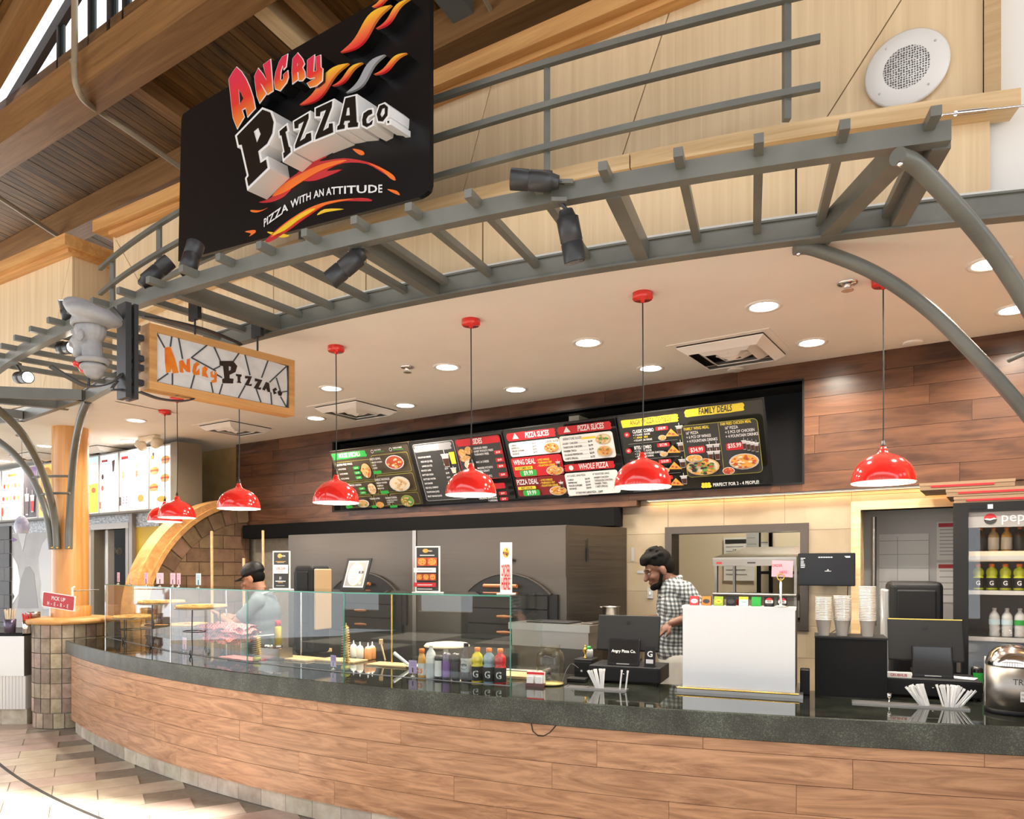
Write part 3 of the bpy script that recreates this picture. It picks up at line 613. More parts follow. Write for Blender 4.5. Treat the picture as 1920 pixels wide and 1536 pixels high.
# ------------------------------------------------------------------ side wall: stone tiles under a timber arch
US = -7.35
def ps(x, y):
    k = (x-CX)/FPX; c = (US*U.x-k*US*U.y)/(k*N.y-N.x); v = P3(US, c, 0); return c, EYE+(HOR-y)/FPX*v.y
OUT = [ps(*q) for q in ((251, 1095), (276.6, 1031.5), (302, 1000.5), (327.6, 975), (364, 954), (408.8, 939))]
INN = [ps(*q) for q in ((280, 1095), (309, 1031), (335, 1004), (364, 980), (408, 957))]
(ac, az), ar = fitc(INN[0], INN[2], INN[4]); (oc, oz), orr = fitc(OUT[0], OUT[2], OUT[5])
def arcp(c, z, r, a): return (c+r*cos(a), z+r*sin(a))
def Sfn(x, y, d): return P3(US-d, x, y)
CEND = 5.54
a_end = math.acos(max(-1, min(1, (CEND-ac)/ar))); a_bot = pi-math.asin(max(-.99, min(.99, (.9-az)/ar))) if abs((.9-az)/ar) < 1 else pi
aa = linsp(pi+.25 if az > 1.2 else a_bot, a_end, 28)
inner = [arcp(ac, az, ar, a) for a in aa]
side_poly = inner+[(CEND, 0), (inner[0][0], 0)]
sw = MB().prism(side_poly, Sfn, .014, .12).build('wall_side', 'grout_dark', kind='structure', loc=P3(US, 4.8, 0), rot=RW)
def clip(poly, conv):
    out = poly
    n = len(conv); ar_ = sum(conv[i][0]*conv[(i+1) % n][1]-conv[(i+1) % n][0]*conv[i][1] for i in range(n)); sg = 1 if ar_ > 0 else -1
    for i in range(n):
        (x1, y1), (x2, y2) = conv[i], conv[(i+1) % n]; res = []
        ins = lambda p: sg*((x2-x1)*(p[1]-y1)-(y2-y1)*(p[0]-x1)) >= -1e-9
        for j in range(len(out)):
            p, q = out[j], out[(j+1) % len(out)]; a, b_ = ins(p), ins(q)
            if a: res.append(p)
            if a != b_:
                d1 = (x2-x1)*(p[1]-y1)-(y2-y1)*(p[0]-x1); d2 = (x2-x1)*(q[1]-y1)-(y2-y1)*(q[0]-x1); t = d1/(d1-d2); res.append((p[0]+(q[0]-p[0])*t, p[1]+(q[1]-p[1])*t))
        out = res
        if len(out) < 3: return None
    return out
ring_in = [arcp(ac, az, ar-.2, a) for a in aa]; conv = ring_in+[(CEND, 0), (ring_in[0][0], 0)]
for j in range(18):
    z0 = .02+j*.15; 
    for i in range(-1, 8):
        x0 = 3.7+i*.3+(j % 2)*.15; rc = clip([(x0+.004, z0+.004), (x0+.296, z0+.004), (x0+.296, z0+.146), (x0+.004, z0+.146)], conv)
        if rc: MB().prism(rc, Sfn, 0, .014).build('tile', 'stone_tile', sw, loc=P3(US, x0, z0), rot=RW)
nv = 11
for i in range(nv):
    a0, a1 = aa[0]+(aa[-1]-aa[0])*i/nv, aa[0]+(aa[-1]-aa[0])*(i+1)/nv; g = -.012
    q = [arcp(ac, az, ar-.194, a0+g), arcp(ac, az, ar-.004, a0+g), arcp(ac, az, ar-.004, (a0+a1)/2), arcp(ac, az, ar-.004, a1-g), arcp(ac, az, ar-.194, a1-g)]
    MB().prism(q, Sfn, -.004, .014).build('tile', 'stone_tile', sw, loc=P3(US, *[(q[0][0]), q[0][1]]), rot=RW)
ae = linsp(aa[0], aa[-1], 30); band = [arcp(ac, az, ar, a) for a in ae]+[arcp(oc, oz, orr, a) for a in reversed(linsp(pi+.2, math.acos((CEND-oc)/orr), 30))]
MB().prism(band, Sfn, -.06, .16).build('trim_4', 'fir', kind='structure', loc=P3(US, 4.4, 1))
band2 = [arcp(ac, az, ar, a) for a in ae]+[arcp(ac, az, ar+.05, a) for a in reversed(ae)]
MB().prism(band2, Sfn, -.075, -.055).build('trim_5', 'fir', kind='structure', loc=P3(US, 4.4, 1))
wallp('wall_golden', -9.2, U0-.02, CB+.05, 0, 3.06, 'golden_wall')
# ------------------------------------------------------------------ downlights, vents, sprinklers in the kitchen ceiling
mat('lamp_face', (1, .95, .85), .5, emit=(1, .93, .8), es=14); mat('trim_white', (.82, .8, .76), .4)
dlb = None
def downlight(x, y, label, e=17, r=.075):
    v = pz(x, y, CEIL); t = thing('downlight', label, 'downlight', v, 0, 'recessed ceiling downlights')
    MB().lathe([(r*1.35, 0), (r*1.3, -.008), (r, -.006), (r, .0), (r*1.35, .0)], seg=28).build('trim_ring', 'trim_white', t, local=True)
    MB().lathe([(.0, -.005), (r*.99, -.005), (r*.99, -.001), (0, -.001)], seg=28).build('lens', 'lamp_face', t, local=True)
    ld = bpy.data.lights.new('lamp', 'AREA'); ld.shape = 'DISK'; ld.size = r*1.8; ld.energy = e; ld.color = (1, .9, .76); ld.spread = radians(150)
    lo = bpy.data.objects.new('lamp', ld); link(lo, Matrix.Translation(v+Vector((0, 0, -.012))), t)
for i, (x, y, lb) in enumerate(((1102, 642, 'ceiling downlight above the glass case, left of the big vent'), (1432, 574, 'large ceiling downlight right of the second red pendant cord'), (838, 688, 'ceiling downlight directly left of the middle red pendant cord'),
    (1220, 690, 'ceiling downlight behind the cord of the right-centre red pendant'), (967, 730, 'ceiling downlight close to the soffit above the pizza-slice board'), (1522, 642, 'ceiling downlight just right of the big ceiling vent'),
    (1855, 494, 'ceiling downlight crossed by the right bracket arm'), (1902, 580, 'ceiling downlight at the right edge of the frame'), (621, 728, 'ceiling downlight behind the left red pendant cord'),
    (760, 760, 'small ceiling downlight right of the middle vent near the soffit'), (592, 784, 'small ceiling downlight above the soffit left end'), (255, 788, 'ceiling downlight below the stained-glass sign'))):
    downlight(x, y, lb)
for x, y, lb in ((243, 827, 'neighbour downlight near the twin security lamp'), (83, 836, 'neighbour downlight left of the wood column'), (6, 864, 'neighbour downlight at the left frame edge')): downlight(x, y, lb, 12)
def vent(x, y, w, label):
    v = pz(x, y, CEIL); t = thing('ceiling_vent', label, 'vent', v, RW)
    MB().box((-w/2-.05, -w/2-.05, -.004), (w/2+.05, w/2+.05, .0)).build('cover_plate', 'plaster', t, local=True)
    MB().box((-w/2, -w/2, -.008), (w/2, w/2, -.004)).build('duct_opening', 'black', t, local=True)
    for k in range(3):
        a = w/2*(1-.3*k); b_ = a-.05*w/.5
        q = [(-a, -a), (a, -a), (a, a), (-a, a)]; r = [(-b_, -b_), (b_, -b_), (b_, b_), (-b_, b_)]
        mb = MB()
        for i in range(4):
            A, B, C_, D_ = q[i], q[(i+1) % 4], r[(i+1) % 4], r[i]; mb.add([(A[0], A[1], -.012), (B[0], B[1], -.012), (C_[0], C_[1], -.05), (D_[0], D_[1], -.05), (A[0], A[1], -.018), (B[0], B[1], -.018), (C_[0], C_[1], -.056), (D_[0], D_[1], -.056)], [(0, 1, 2, 3), (7, 6, 5, 4), (0, 4, 5, 1), (2, 6, 7, 3)])
        mb.build('louvre_ring', 'trim_white', t, local=True)
    MB().lathe([(w*.2, -.03), (.01, -.07)], seg=4, smooth=False).build('centre_cone', 'trim_white', t, local=True)
vent(1372, 656, .56, 'large square ceiling vent above the family deals board'); vent(668, 766, .52, 'square ceiling vent over the house specials board'); vent(442, 800, .5, 'square ceiling vent below the stained-glass sign')
vent(205, 844, .6, 'neighbour ceiling vent right of the wood column'); vent(85, 855, .6, 'neighbour ceiling vent left of the wood column')
for x, y, lb in ((1589, 530, 'chrome sprinkler head beside the right pendant'), (764, 688, 'dark sprinkler head left of the middle pendant')):
    t = thing('sprinkler_head', lb, 'sprinkler', pz(x, y, CEIL)); MB().lathe([(.05, 0), (.05, -.008), (.035, -.012), (.018, -.014), (.018, -.03)], seg=20).build('escutcheon', 'chrome', t, local=True); MB().lathe([(.03, -.042), (.03, -.038)], seg=16).build('deflector', 'chrome', t, local=True); MB().tube([(.015, 0, -.02), (.015, 0, -.04)], .003, 6).tube([(-.015, 0, -.02), (-.015, 0, -.04)], .003, 6).build('frame_arm', 'chrome', t, local=True)
for x, y, lb in ((1380, 693, 'flat white ceiling disc below the big vent'), (1712, 642, 'flat white ceiling disc near the soffit on the right')):
    MB().lathe([(.06, 0), (.06, -.006), (.05, -.01), (0, -.01)], pz(x, y, CEIL), 24).build('ceiling_disc', 'plaster', label=lb, cat='cover')
# ------------------------------------------------------------------ red pendants
mat('bulb', (1, .95, .85), .4, emit=(1, .9, .72), es=9); mat('shade_in', (.85, .82, .75), .5)
def pendant(X, Y, label, drop=2.03):
    t = thing('pendant_lamp', label, 'pendant lamp', (X, Y, CEIL), 0, 'red dome pendants over the counter'); h = drop-CEIL
    MB().lathe([(.0, 0), (.055, 0), (.055, -.028), (.05, -.034), (.012, -.034), (.008, -.05), (0, -.05)], seg=28).build('ceiling_rose', 'red', t, local=True)
    MB().tube([(0, 0, -.04), (.003, .002, h/2), (0, 0, h+.2)], .0035, 6).build('cord', 'cord', t, local=True)
    pr = [(.15, 0), (.149, .02), (.143, .05), (.128, .085), (.105, .112), (.075, .132), (.04, .146), (.024, .155), (.019, .168), (.014, .185), (.0, .187)]
    sh = MB().lathe([(r, z+h) for r, z in pr], seg=40, cap=False).build('shade', 'red', t, local=True)
    MB().lathe([(r-.003, z+h) for r, z in pr[:7]]+[(.0, .14+h)], seg=40, cap=False).build('shade_lining', 'shade_in', sh, local=True, recalc=False)
    MB().lathe([(.146, h-.0005), (.151, h-.0005), (.151, h+.004), (.149, h+.004)], seg=40, cap=False).build('rim', 'gloss_white', sh, local=True)
    MB().lathe([(.012, h+.19), (.007, h+.215), (0, h+.215)], seg=12).build('cord_grip', 'cord', t, local=True)
    MB().ell((0, 0, h+.06), (.03, .03, .038), 16, 10).build('bulb', 'bulb', t, local=True)
    ld = bpy.data.lights.new('lamp', 'POINT'); ld.energy = 9; ld.color = (1, .85, .62); ld.shadow_soft_size = .03; lo = bpy.data.objects.new('lamp', ld); link(lo, Matrix.Translation(Vector((X, Y, drop+.015))), t)
for x, y, lb in ((1656, 524, 'red dome pendant at the far right in front of bare planks'), (1205, 550, 'red dome pendant hanging before the angry pizza combos board'), (883, 600, 'red dome pendant hanging before the drinks board'), (630, 650, 'red dome pendant at the left end of the menu boards')):
    v = pz(x, y, CEIL); pendant(v.x, v.y, lb)
for x, Y, lb in ((448, 5.4, 'red dome pendant just left of the soffit end'), (332, 6.36, 'front one of the two overlapping red pendants by the arch'), (309, 6.9, 'rear one of the two overlapping red pendants by the arch')):
    pendant((x-CX)/FPX*Y, Y, lb)
# ------------------------------------------------------------------ black spotlights on the canopy
def spotlight(p, aim, label, lit=False, L=.17, r=.035, mount=(0, 0, .09)):
    p = Vector(p); d = Vector(aim).normalized(); t = thing('spotlight', label, 'spotlight', p, 0, 'black spotlights on the canopy')
    MB().tube([p-d*L*.5, p-d*L*.36, p-d*L*.34, p+d*L*.1, p+d*L*.11, p+d*L*.13, p+d*L*.14, p+d*L*.5], [r*.62, r*.8, r, r, r*.93, r*.93, r, r*1.02], 20).build('body', 'iron', t)
    MB().tube([p+d*(L*.5-.004), p+d*(L*.5+.001)], [r*.85, r*.85], 18).build('lens', 'lamp_face' if lit else 'black_gloss', t)
    m = Vector(mount); a = p-d*L*.28; e = p+m; MB().tube([a, a+(e-a)*.5+Vector((.02, 0, 0)), e], .008, 8).build('yoke', 'iron', t)
    MB().box(e-Vector((.03, .02, .008)), e+Vector((.03, .02, .008))).build('mount_plate', 'canopy_steel', t)
spotlight(pz(1070, 443, 2.93), (.12, .1, -.55), 'black spotlight hanging below the canopy in the middle', mount=(-.05, -.04, .12), L=.2, r=.045)
spotlight(pz(650, 500, 2.98), (-.45, .05, -.35), 'black spotlight under the canopy left of the middle', mount=(.04, 0, .085), L=.2, r=.043)
spotlight(pY(1003, 339, 2.93), (-1, .1, .12), 'black spotlight lying on top of the canopy beam pointing left', mount=(.12, .02, -.0), L=.19, r=.04)
spotlight(pY(292, 512, 4.15), (.7, .2, .75), 'black spotlight tilted up under the left side of the sign', mount=(-.06, 0, -.06), L=.21, r=.042)
spotlight(pY(358, 487, 3.95), (.12, .3, .9), 'black ribbed spotlight standing upright beneath the sign', mount=(0, 0, -.11), L=.2, r=.045)
spotlight(pY(128, 585, 4.75), (.0, -.3, .8), 'lit black spotlight pointing up behind the chef bust', True, mount=(0, .03, -.12), L=.14, r=.045)
spotlight(pY(122, 653, 4.9), (.9, -.4, -.05), 'black spotlight half hidden behind the chef face', True, mount=(-.06, .05, .05), L=.13, r=.04)
spotlight(pY(42, 708, 5.2), (.8, -.55, -.12), 'lit black spotlight under the canopy at the left edge', True, mount=(-.06, .02, .1), L=.17, r=.042)
# ------------------------------------------------------------------ wall speaker
v = pl(1700, 130, -.012); t = thing('wall_speaker', 'round white speaker grille on the upper plywood fascia', 'speaker', v, RL)
MS = Matrix.Rotation(pi/2, 4, 'X')
MB().lathe([(0, 0), (.165, 0), (.168, .006), (.16, .014), (.1, .018), (0, .018)], seg=48, M=MS).build('face_ring', 'gloss_white', t, local=True)
def grille(name):
    m = mat(name, (.6, .6, .6), .5); v = coords(m, (95,)*3, False); n = nd(m, 'ShaderNodeTexVoronoi'); n.inputs['Scale'].default_value = 1; n.inputs['Randomness'].default_value = .25; lk(m, v, n.inputs['Vector']); r = ramp(m, n.outputs['Distance'], [(.3, (.05, .05, .05)), (.42, (.7, .7, .7))]); lk(m, r.outputs[0], bsdf(m).inputs['Base Color'])
grille('speaker_grille')
MB().lathe([(0, .0185), (.092, .0185), (.094, .016)], seg=40, M=MS, cap=False).build('grille', 'speaker_grille', t, local=True)
for a in (.6, 2.2, 3.8, 5.4): MB().ell((.135*cos(a), -.018, .135*sin(a)), (.005, .003, .005), 8, 6).build('screw', 'lightgrey', t, local=True)
# ------------------------------------------------------------------ big black sign
BL, BR_ = pY(334, 490, 4.87), pY(806, 362, 3.5); TL_, TR_ = pY(341, 212, 4.87), pY(806, -55, 3.5)
sd = (BR_-BL); sd.z = 0; SWd = sd.length; sd.normalize(); sn = Vector((-sd.y, sd.x, 0)); SR = atan2(sd.y, sd.x)
sc = BL.dot(sn)
def sp(x, y, d=0):      # photo point on the sign face plane (d = distance in front)
    k = (x-CX)/FPX; Y = (sc-d)/(k*sn.x+sn.y); return pY(x, y, Y)
def sfn(x, y, d): v = sp(x, y, 0); return v-sn*d
sign = thing('hanging_sign_board', 'large black shop sign with raised Angry Pizza Co. lettering and flames', 'sign', BL, SR)
def corner(P, r=16):
    return P
q = [(352, 208), (360, 202), (806, -55), (806, 345), (803, 357), (796, 364), (785, 370), (334, 490), (340, 224), (343, 214)]
MB().prism(q, sfn, 0, -.025).build('panel', 'sign_black', sign) if mat('sign_black', (.005, .005, .006), .3, spec=.22) else 0
mat('sign_white', (.78, .78, .78), .45); mat('sign_grey', (.32, .33, .36), .4); mat('acrylic_black', (.006, .006, .007), .2)
# flames fade from red (below) to yellow (above)
def flame_mat():
    m = mat('flame_fade', (.8, .1, .05), .25, coat=.5); tc = nd(m, 'ShaderNodeTexCoord'); s = nd(m, 'ShaderNodeSeparateXYZ'); lk(m, tc.outputs['Generated'], s.inputs[0]); r = ramp(m, s.outputs[2], [(.05, (.72, .03, .04)), (.5, (.82, .2, .05)), (.95, (.85, .5, .03))]); lk(m, r.outputs[0], bsdf(m).inputs['Base Color'])
    m = mat('letter_fade', (.8, .1, .05), .25, coat=.5); tc = nd(m, 'ShaderNodeTexCoord'); s = nd(m, 'ShaderNodeSeparateXYZ'); lk(m, tc.outputs['Generated'], s.inputs[0]); r = ramp(m, s.outputs[2], [(.0, (.82, .28, .04)), (.4, (.72, .04, .03)), (.9, (.7, .03, .09))]); lk(m, r.outputs[0], bsdf(m).inputs['Base Color'])
flame_mat()
def S2(pts): return [(300+x/3.0714, y/3.0714) for x, y in pts]
def smooth_poly(pts, n=5):
    P = [Vector((x, y, 0)) for x, y in pts]; L = len(P); out = []
    for i in range(L):
        a, b_, c, d = P[i-1], P[i], P[(i+1) % L], P[(i+2) % L]
        for k in range(n):
            t = k/n; v = .5*((2*b_)+(c-a)*t+(2*a-5*b_+4*c-d)*t*t+(3*b_-a-3*c+d)*t**3); out.append((v.x, v.y))
    return out
def flame(lo, hi, w, m='flame_fade', d=.07):     # S-shaped tongue between two tips
    a, b_ = Vector((*lo, 0)), Vector((*hi, 0)); ax = b_-a; pr = Vector((-ax.y, ax.x, 0)).normalized(); n = 14; L, R = [], []
    for i in range(n+1):
        t = i/n; c = a+ax*t+pr*(sin(2*pi*t)*ax.length*.055); h = sin(pi*t)**.8*w*.5; L.append((c.x+pr.x*h, c.y+pr.y*h)); R.append((c.x-pr.x*h, c.y-pr.y*h))
    poly = [(560+x/7.68, y/7.68) for x, y in L+R[::-1][1:-1]]; f = sD(d); c0 = sp(*poly[0], d); o = MB().prism(poly, f, d, d-.012).build('flame', m, sign, loc=c0)
    MB().prism(poly, f, d-.012, 0).build('flame_return', 'acrylic_black', o, loc=c0)
def sD(D): return lambda x, y, dd: sp(x, y, D)+sn*(D-dd)
flame((600, 752), (1330, 70), 150); flame((1110, 410), (1590, -20), 60); flame((1050, 95), (1320, -60), 60); flame((10, 1510), (715, 910), 140); flame((480, 1235), (915, 900), 60); flame((680, 1335), (1240, 785), 100, 'sign_grey'); flame((1080, 1070), (1550, 760), 60)
def sD(D): return lambda x, y, dd: sp(x, y, D)+sn*(D-dd)
def offs(P, g):
    n = len(P); a = sum(P[k][0]*P[(k+1) % n][1]-P[(k+1) % n][0]*P[k][1] for k in range(n)); s = 1 if a > 0 else -1; res = []
    for k in range(n):
        p, c, q = P[k-1], P[k], P[(k+1) % n]; e0 = Vector((c[0]-p[0], c[1]-p[1])).normalized(); e1_ = Vector((q[0]-c[0], q[1]-c[1])).normalized(); nn = Vector((e0.y+e1_.y, -(e0.x+e1_.x)))*s
        l = nn.length or 1; nn /= l; den = max(.45, nn.dot(Vector((e0.y, -e0.x))*s)); res.append((c[0]+nn.x*g/den, c[1]+nn.y*g/den))
    return res
def bridge(o, hs):
    o = list(o)
    for h in hs:
        i, j = min(((i, j) for i in range(len(o)) for j in range(len(h))), key=lambda ij: (o[ij[0]][0]-h[ij[1]][0])**2+(o[ij[0]][1]-h[ij[1]][1])**2)
        hh = list(h); so = sum(o[k][0]*o[(k+1) % len(o)][1]-o[(k+1) % len(o)][0]*o[k][1] for k in range(len(o))); sh = sum(hh[k][0]*hh[(k+1) % len(hh)][1]-hh[(k+1) % len(hh)][0]*hh[k][1] for k in range(len(hh)))
        if so*sh > 0: hh.reverse(); j = len(hh)-1-j
        o = o[:i+1]+hh[j:]+hh[:j+1]+o[i:]
    return o
def letter(outer, holes=(), front='letter_fade', d=.09, out=None, ret='acrylic_black', grow=2, T=(420, 90, 9.6)):
    # channel letter: return box behind, light rim, coloured face on top
    cv = lambda P: [(T[0]+x/T[2], T[1]+y/T[2]) for x, y in P]
    outer = cv(outer); holes = [cv(h) for h in holes]; big = offs(outer, grow); f = sD(d); c0 = sp(*big[0], d); o = MB().prism(big, f, d-.006, 0).build('letter', ret, sign, loc=c0)
    MB().prism(bridge(big, [offs(h, -grow*.5) for h in holes]), f, d-.003, d-.006).build('rim', out or 'sign_white', o, loc=c0)
    MB().prism(bridge(outer, holes), f, d, d-.0035).build('face', front, o, loc=c0)
RED = dict(front='letter_fade', d=.09, ret='acrylic_black', grow=1.3)
letter([(85, 560), (150, 440), (220, 345), (300, 420), (390, 560), (450, 700), (510, 880), (550, 1080), (420, 1225), (385, 1065), (310, 1110), (350, 1235), (232, 1435), (160, 1250), (125, 950)], [[(250, 725), (300, 800), (350, 905), (270, 1030)]], **RED)
letter([(548, 500), (610, 370), (690, 470), (770, 600), (705, 300), (825, 210), (870, 765), (780, 825), (690, 670), (640, 620), (745, 825), (635, 975), (590, 860), (555, 600)], **RED)
letter([(990, 250), (1045, 160), (1130, 115), (1105, 330), (1070, 370), (1050, 290), (1010, 420), (1000, 560), (1040, 590), (1070, 540), (1065, 480), (1135, 415), (1145, 520), (1110, 620), (1000, 760), (920, 730), (900, 600), (930, 430)], **RED)
letter([(1235, 190), (1320, 90), (1400, 190), (1435, 280), (1400, 345), (1440, 420), (1450, 520), (1400, 580), (1345, 580), (1340, 430), (1310, 430), (1320, 560), (1230, 630), (1220, 400)], [[(1310, 260), (1340, 300), (1305, 350)]], **RED)
letter([(1500, 215), (1615, 130), (1600, 430), (1660, 410), (1650, 160), (1725, 130), (1730, 340), (1765, 370), (1755, 580), (1650, 670), (1540, 700), (1495, 630), (1620, 560), (1650, 520), (1540, 545), (1490, 520)], **RED)
BLK = dict(front='acrylic_black', d=.13, ret='sign_white', out='sign_white', grow=4.2, T=(430, 170, 5.647))
letter([(80, 480), (350, 200), (430, 230), (465, 330), (450, 450), (395, 560), (300, 640), (325, 770), (385, 730), (400, 815), (200, 1010), (185, 930), (205, 900), (130, 570), (100, 575)], [[(255, 430), (305, 390), (330, 460), (290, 555)]], **BLK)
BLK['grow'] = 3.4
letter([(530, 430), (600, 370), (610, 420), (590, 435), (625, 590), (640, 600), (645, 650), (575, 715), (570, 660), (585, 650), (550, 470), (535, 475)], **BLK)
letter([(685, 330), (835, 240), (835, 290), (740, 540), (800, 500), (815, 460), (860, 445), (865, 525), (695, 612), (695, 580), (790, 320), (730, 355), (725, 395), (690, 400)], **BLK)
letter([(915, 190), (1085, 110), (1080, 170), (985, 430), (1050, 390), (1055, 350), (1090, 345), (1095, 440), (910, 515), (915, 480), (1025, 200), (960, 225), (955, 270), (915, 270)], **BLK)
letter([(1230, 80), (1330, 55), (1345, 330), (1360, 340), (1355, 380), (1255, 390), (1255, 345), (1275, 335), (1275, 315), (1215, 320), (1205, 355), (1220, 365), (1215, 400), (1140, 415), (1145, 375), (1165, 360)], [[(1245, 180), (1270, 175), (1275, 260), (1230, 265)]], **BLK)
letter([(1405, 310), (1420, 240), (1470, 205), (1505, 200), (1510, 240), (1465, 265), (1445, 300), (1450, 345), (1480, 345), (1515, 310), (1505, 355), (1450, 385), (1410, 365)], **BLK)
letter([(1560, 250), (1590, 160), (1640, 140), (1675, 170), (1670, 260), (1620, 325), (1575, 320)], [[(1595, 250), (1615, 190), (1645, 180), (1645, 240), (1615, 285)]], **BLK)
letter([(1672, 322), (1688, 318), (1688, 340), (1674, 342)], **BLK)
# painted flames on the panel and the tagline
mat('paint_red', (.5, .015, .02), .4); mat('paint_orange', (.85, .17, .015), .4); mat('paint_yellow', (.85, .55, .02), .4)
def paint(pts, m, d=.002, nm='painted_flame'): MB().prism(S2(smooth_poly(pts, 3)), sfn, d, 0).build(nm, m, sign, loc=sp(*S2(pts[:1])[0]))
paint([(570, 1165), (640, 1140), (700, 1060), (790, 1000), (860, 930), (965, 900), (920, 930), (1060, 912), (1200, 935), (1300, 980), (1355, 1035), (1290, 1000), (1190, 945), (1060, 940), (960, 985), (1050, 978), (900, 1040), (800, 1050), (720, 1130), (640, 1165)], 'paint_red')
paint([(650, 1130), (720, 1060), (800, 1010), (900, 960), (1000, 930), (1080, 925), (960, 970), (880, 1010), (800, 1060), (720, 1110)], 'paint_orange', .004)
paint([(1200, 938), (1290, 975), (1345, 1010), (1358, 1040), (1330, 1030), (1280, 985)], 'paint_orange', .004)
paint([(1110, 858), (1165, 868), (1178, 890), (1150, 892)], 'paint_orange'); paint([(1310, 1090), (1365, 1100), (1382, 1125), (1345, 1112)], 'paint_orange'); paint([(525, 1210), (580, 1212), (620, 1198), (570, 1222), (530, 1222)], 'paint_orange')
paint([(610, 1385), (700, 1300), (830, 1215), (960, 1165), (1160, 1140), (1218, 1160), (1000, 1165), (850, 1250), (740, 1330), (640, 1390)], 'paint_red')
paint([(640, 1370), (720, 1290), (850, 1205), (980, 1160), (1120, 1146), (960, 1180), (850, 1240), (740, 1310)], 'paint_orange', .004)
paint([(650, 1355), (740, 1285), (840, 1220), (900, 1205), (800, 1270), (720, 1330)], 'paint_yellow', .006)
paint([(905, 1240), (950, 1205), (1060, 1205), (960, 1222)], 'paint_yellow'); paint([(625, 1335), (745, 1355), (700, 1370), (640, 1350)], 'paint_yellow'); paint([(490, 1335), (545, 1325), (550, 1340), (515, 1362), (525, 1345)], 'paint_orange')
mb = MB(); tg = 'PIZZA WITH AN ATTITUDE'; base = [(600, 1310), (760, 1200), (900, 1140), (1040, 1118), (1285, 1110)]
def tpath(t):
    n = len(base)-1; i = min(int(t*n), n-1); f = t*n-i; pts = [Vector((*b_, 0)) for b_ in base]; P0, P1, P2, P3_ = pts[max(i-1, 0)], pts[i], pts[i+1], pts[min(i+2, n)]
    return .5*((2*P1)+(P2-P0)*f+(2*P0-5*P1+4*P2-P3_)*f*f+(3*P1-P0-3*P2+P3_)*f**3)
wt_ = textw(tg, 1, True); cx = 0
for ch in tg:
    if ch == ' ': cx += .3; continue
    vs_, fs_, adv = GL[(ch, True)]; sz = 1
    A_ = tpath(cx/wt_); B_ = tpath(min(1, (cx+adv)/wt_)); dr = (B_-A_); hgt = 72-14*(1-abs(cx/wt_-.5))
    # upright letters following the arc
    Q = [A_+dr*(a/adv*.97)+Vector((0, -b_*hgt, 0)) for a, b_ in vs_]; mb.add([sfn(*S2([(p.x, p.y)])[0], .004) for p in Q], fs_, 0); cx += adv
mb.build('tagline', 'sign_white', sign, loc=sp(600, 400))
# ------------------------------------------------------------------ stained-glass hanging sign with iron bracket
HA = Vector((-1.947, 4.01, 2.92)); hd = Vector((.615, .79, 0)).normalized(); hn = Vector((-hd.y, hd.x, 0)); HR = atan2(hd.y, hd.x); HW, HH = .925, .352   # hn points away from viewer
hc = HA.dot(hn)
def hp(x, y, d=0):
    k = (x-CX)/FPX; return pY(x, y, (hc-d)/(k*hn.x+hn.y))
hs_ = thing('stained_glass_sign', 'wood-framed stained-glass Angry Pizza Co sign hung from the canopy', 'sign', HA+Vector((0, 0, -HH)), HR)
D_ = .1
mat('glass_milk', (.72, .72, .72), .25, emit=(1, 1, 1), es=.12); mat('lead', (.05, .06, .07), .45); mottled('glass_marble', (.62, .63, .64), (.78, .78, .77), 9, .2, .05, b=0); mottled('glass_orange', (.75, .13, .02), (.85, .3, .03), 16, .2, .05, b=0); mat('glass_brown', (.02, .012, .01), .2)
fw = .042
for nm, lo, hi in (('frame_rail', (0, 0, 0), (HW, D_, fw)), ('frame_rail', (0, 0, HH-fw), (HW, D_, HH)), ('frame_stile', (0, 0, fw), (fw, D_, HH-fw)), ('frame_stile', (HW-fw, 0, fw), (HW, D_, HH-fw))):
    MB().box(lo, hi).build(nm, 'fir', hs_, local=True)
def H2(P): return [(120+x/4.3636, 540+y/4.3636) for x, y in P]
hfn = lambda x, y, d: hp(x, y, -.008)-hn*d
top = [((752, 362), (822, 490)), ((880, 395), (868, 480)), ((935, 408), (968, 582)), ((1170, 468), (1040, 572)), ((1225, 480), (1278, 600)), ((1430, 535), (1385, 600)), ((1478, 545), (1520, 715)), ((1668, 592), (1615, 735)), ((1820, 640), (1680, 772))]
bot = [((750, 770), (850, 700)), ((885, 800), (885, 700)), ((1035, 825), (1065, 715)), ((1218, 858), (1200, 772)), ((1270, 868), (1295, 785)), ((1425, 900), (1480, 800)), ((1610, 938), (1570, 825)), ((1698, 955), (1690, 855)), ((1818, 975), (1770, 890))]
def pane(P): MB().prism(H2(P), hfn, -.006, .0).build('pane', 'glass_marble', hs_, loc=hp(*H2(P[:1])[0]))
for i in range(len(top)-1): pane([top[i][0], top[i+1][0], top[i+1][1], top[i][1]])
for i in range(len(bot)-1): pane([bot[i][0], bot[i+1][0], bot[i+1][1], bot[i][1]])
pane([top[0][0], top[0][1], bot[0][1], bot[0][0]]); pane([top[-1][0], (1830, 845), (1770, 850), top[-1][1]]); pane([(1830, 845), bot[-1][0], bot[-1][1], (1770, 850)])
pane([t[1] for t in top]+[(1770, 850)]+[t[1] for t in reversed(bot)])
lm = MB()
def came(a, b_, w=.0035):
    A, B = hp(*H2([a])[0], -.008), hp(*H2([b_])[0], -.008); x = (B-A).normalized(); s = hn.cross(x).normalized()*w
    lm.add([A+s, A-s, B-s, B+s, A+s-hn*.005, A-s-hn*.005, B-s-hn*.005, B+s-hn*.005], [(4, 5, 6, 7), (0, 4, 7, 3), (1, 2, 6, 5), (0, 1, 5, 4), (3, 7, 6, 2)])
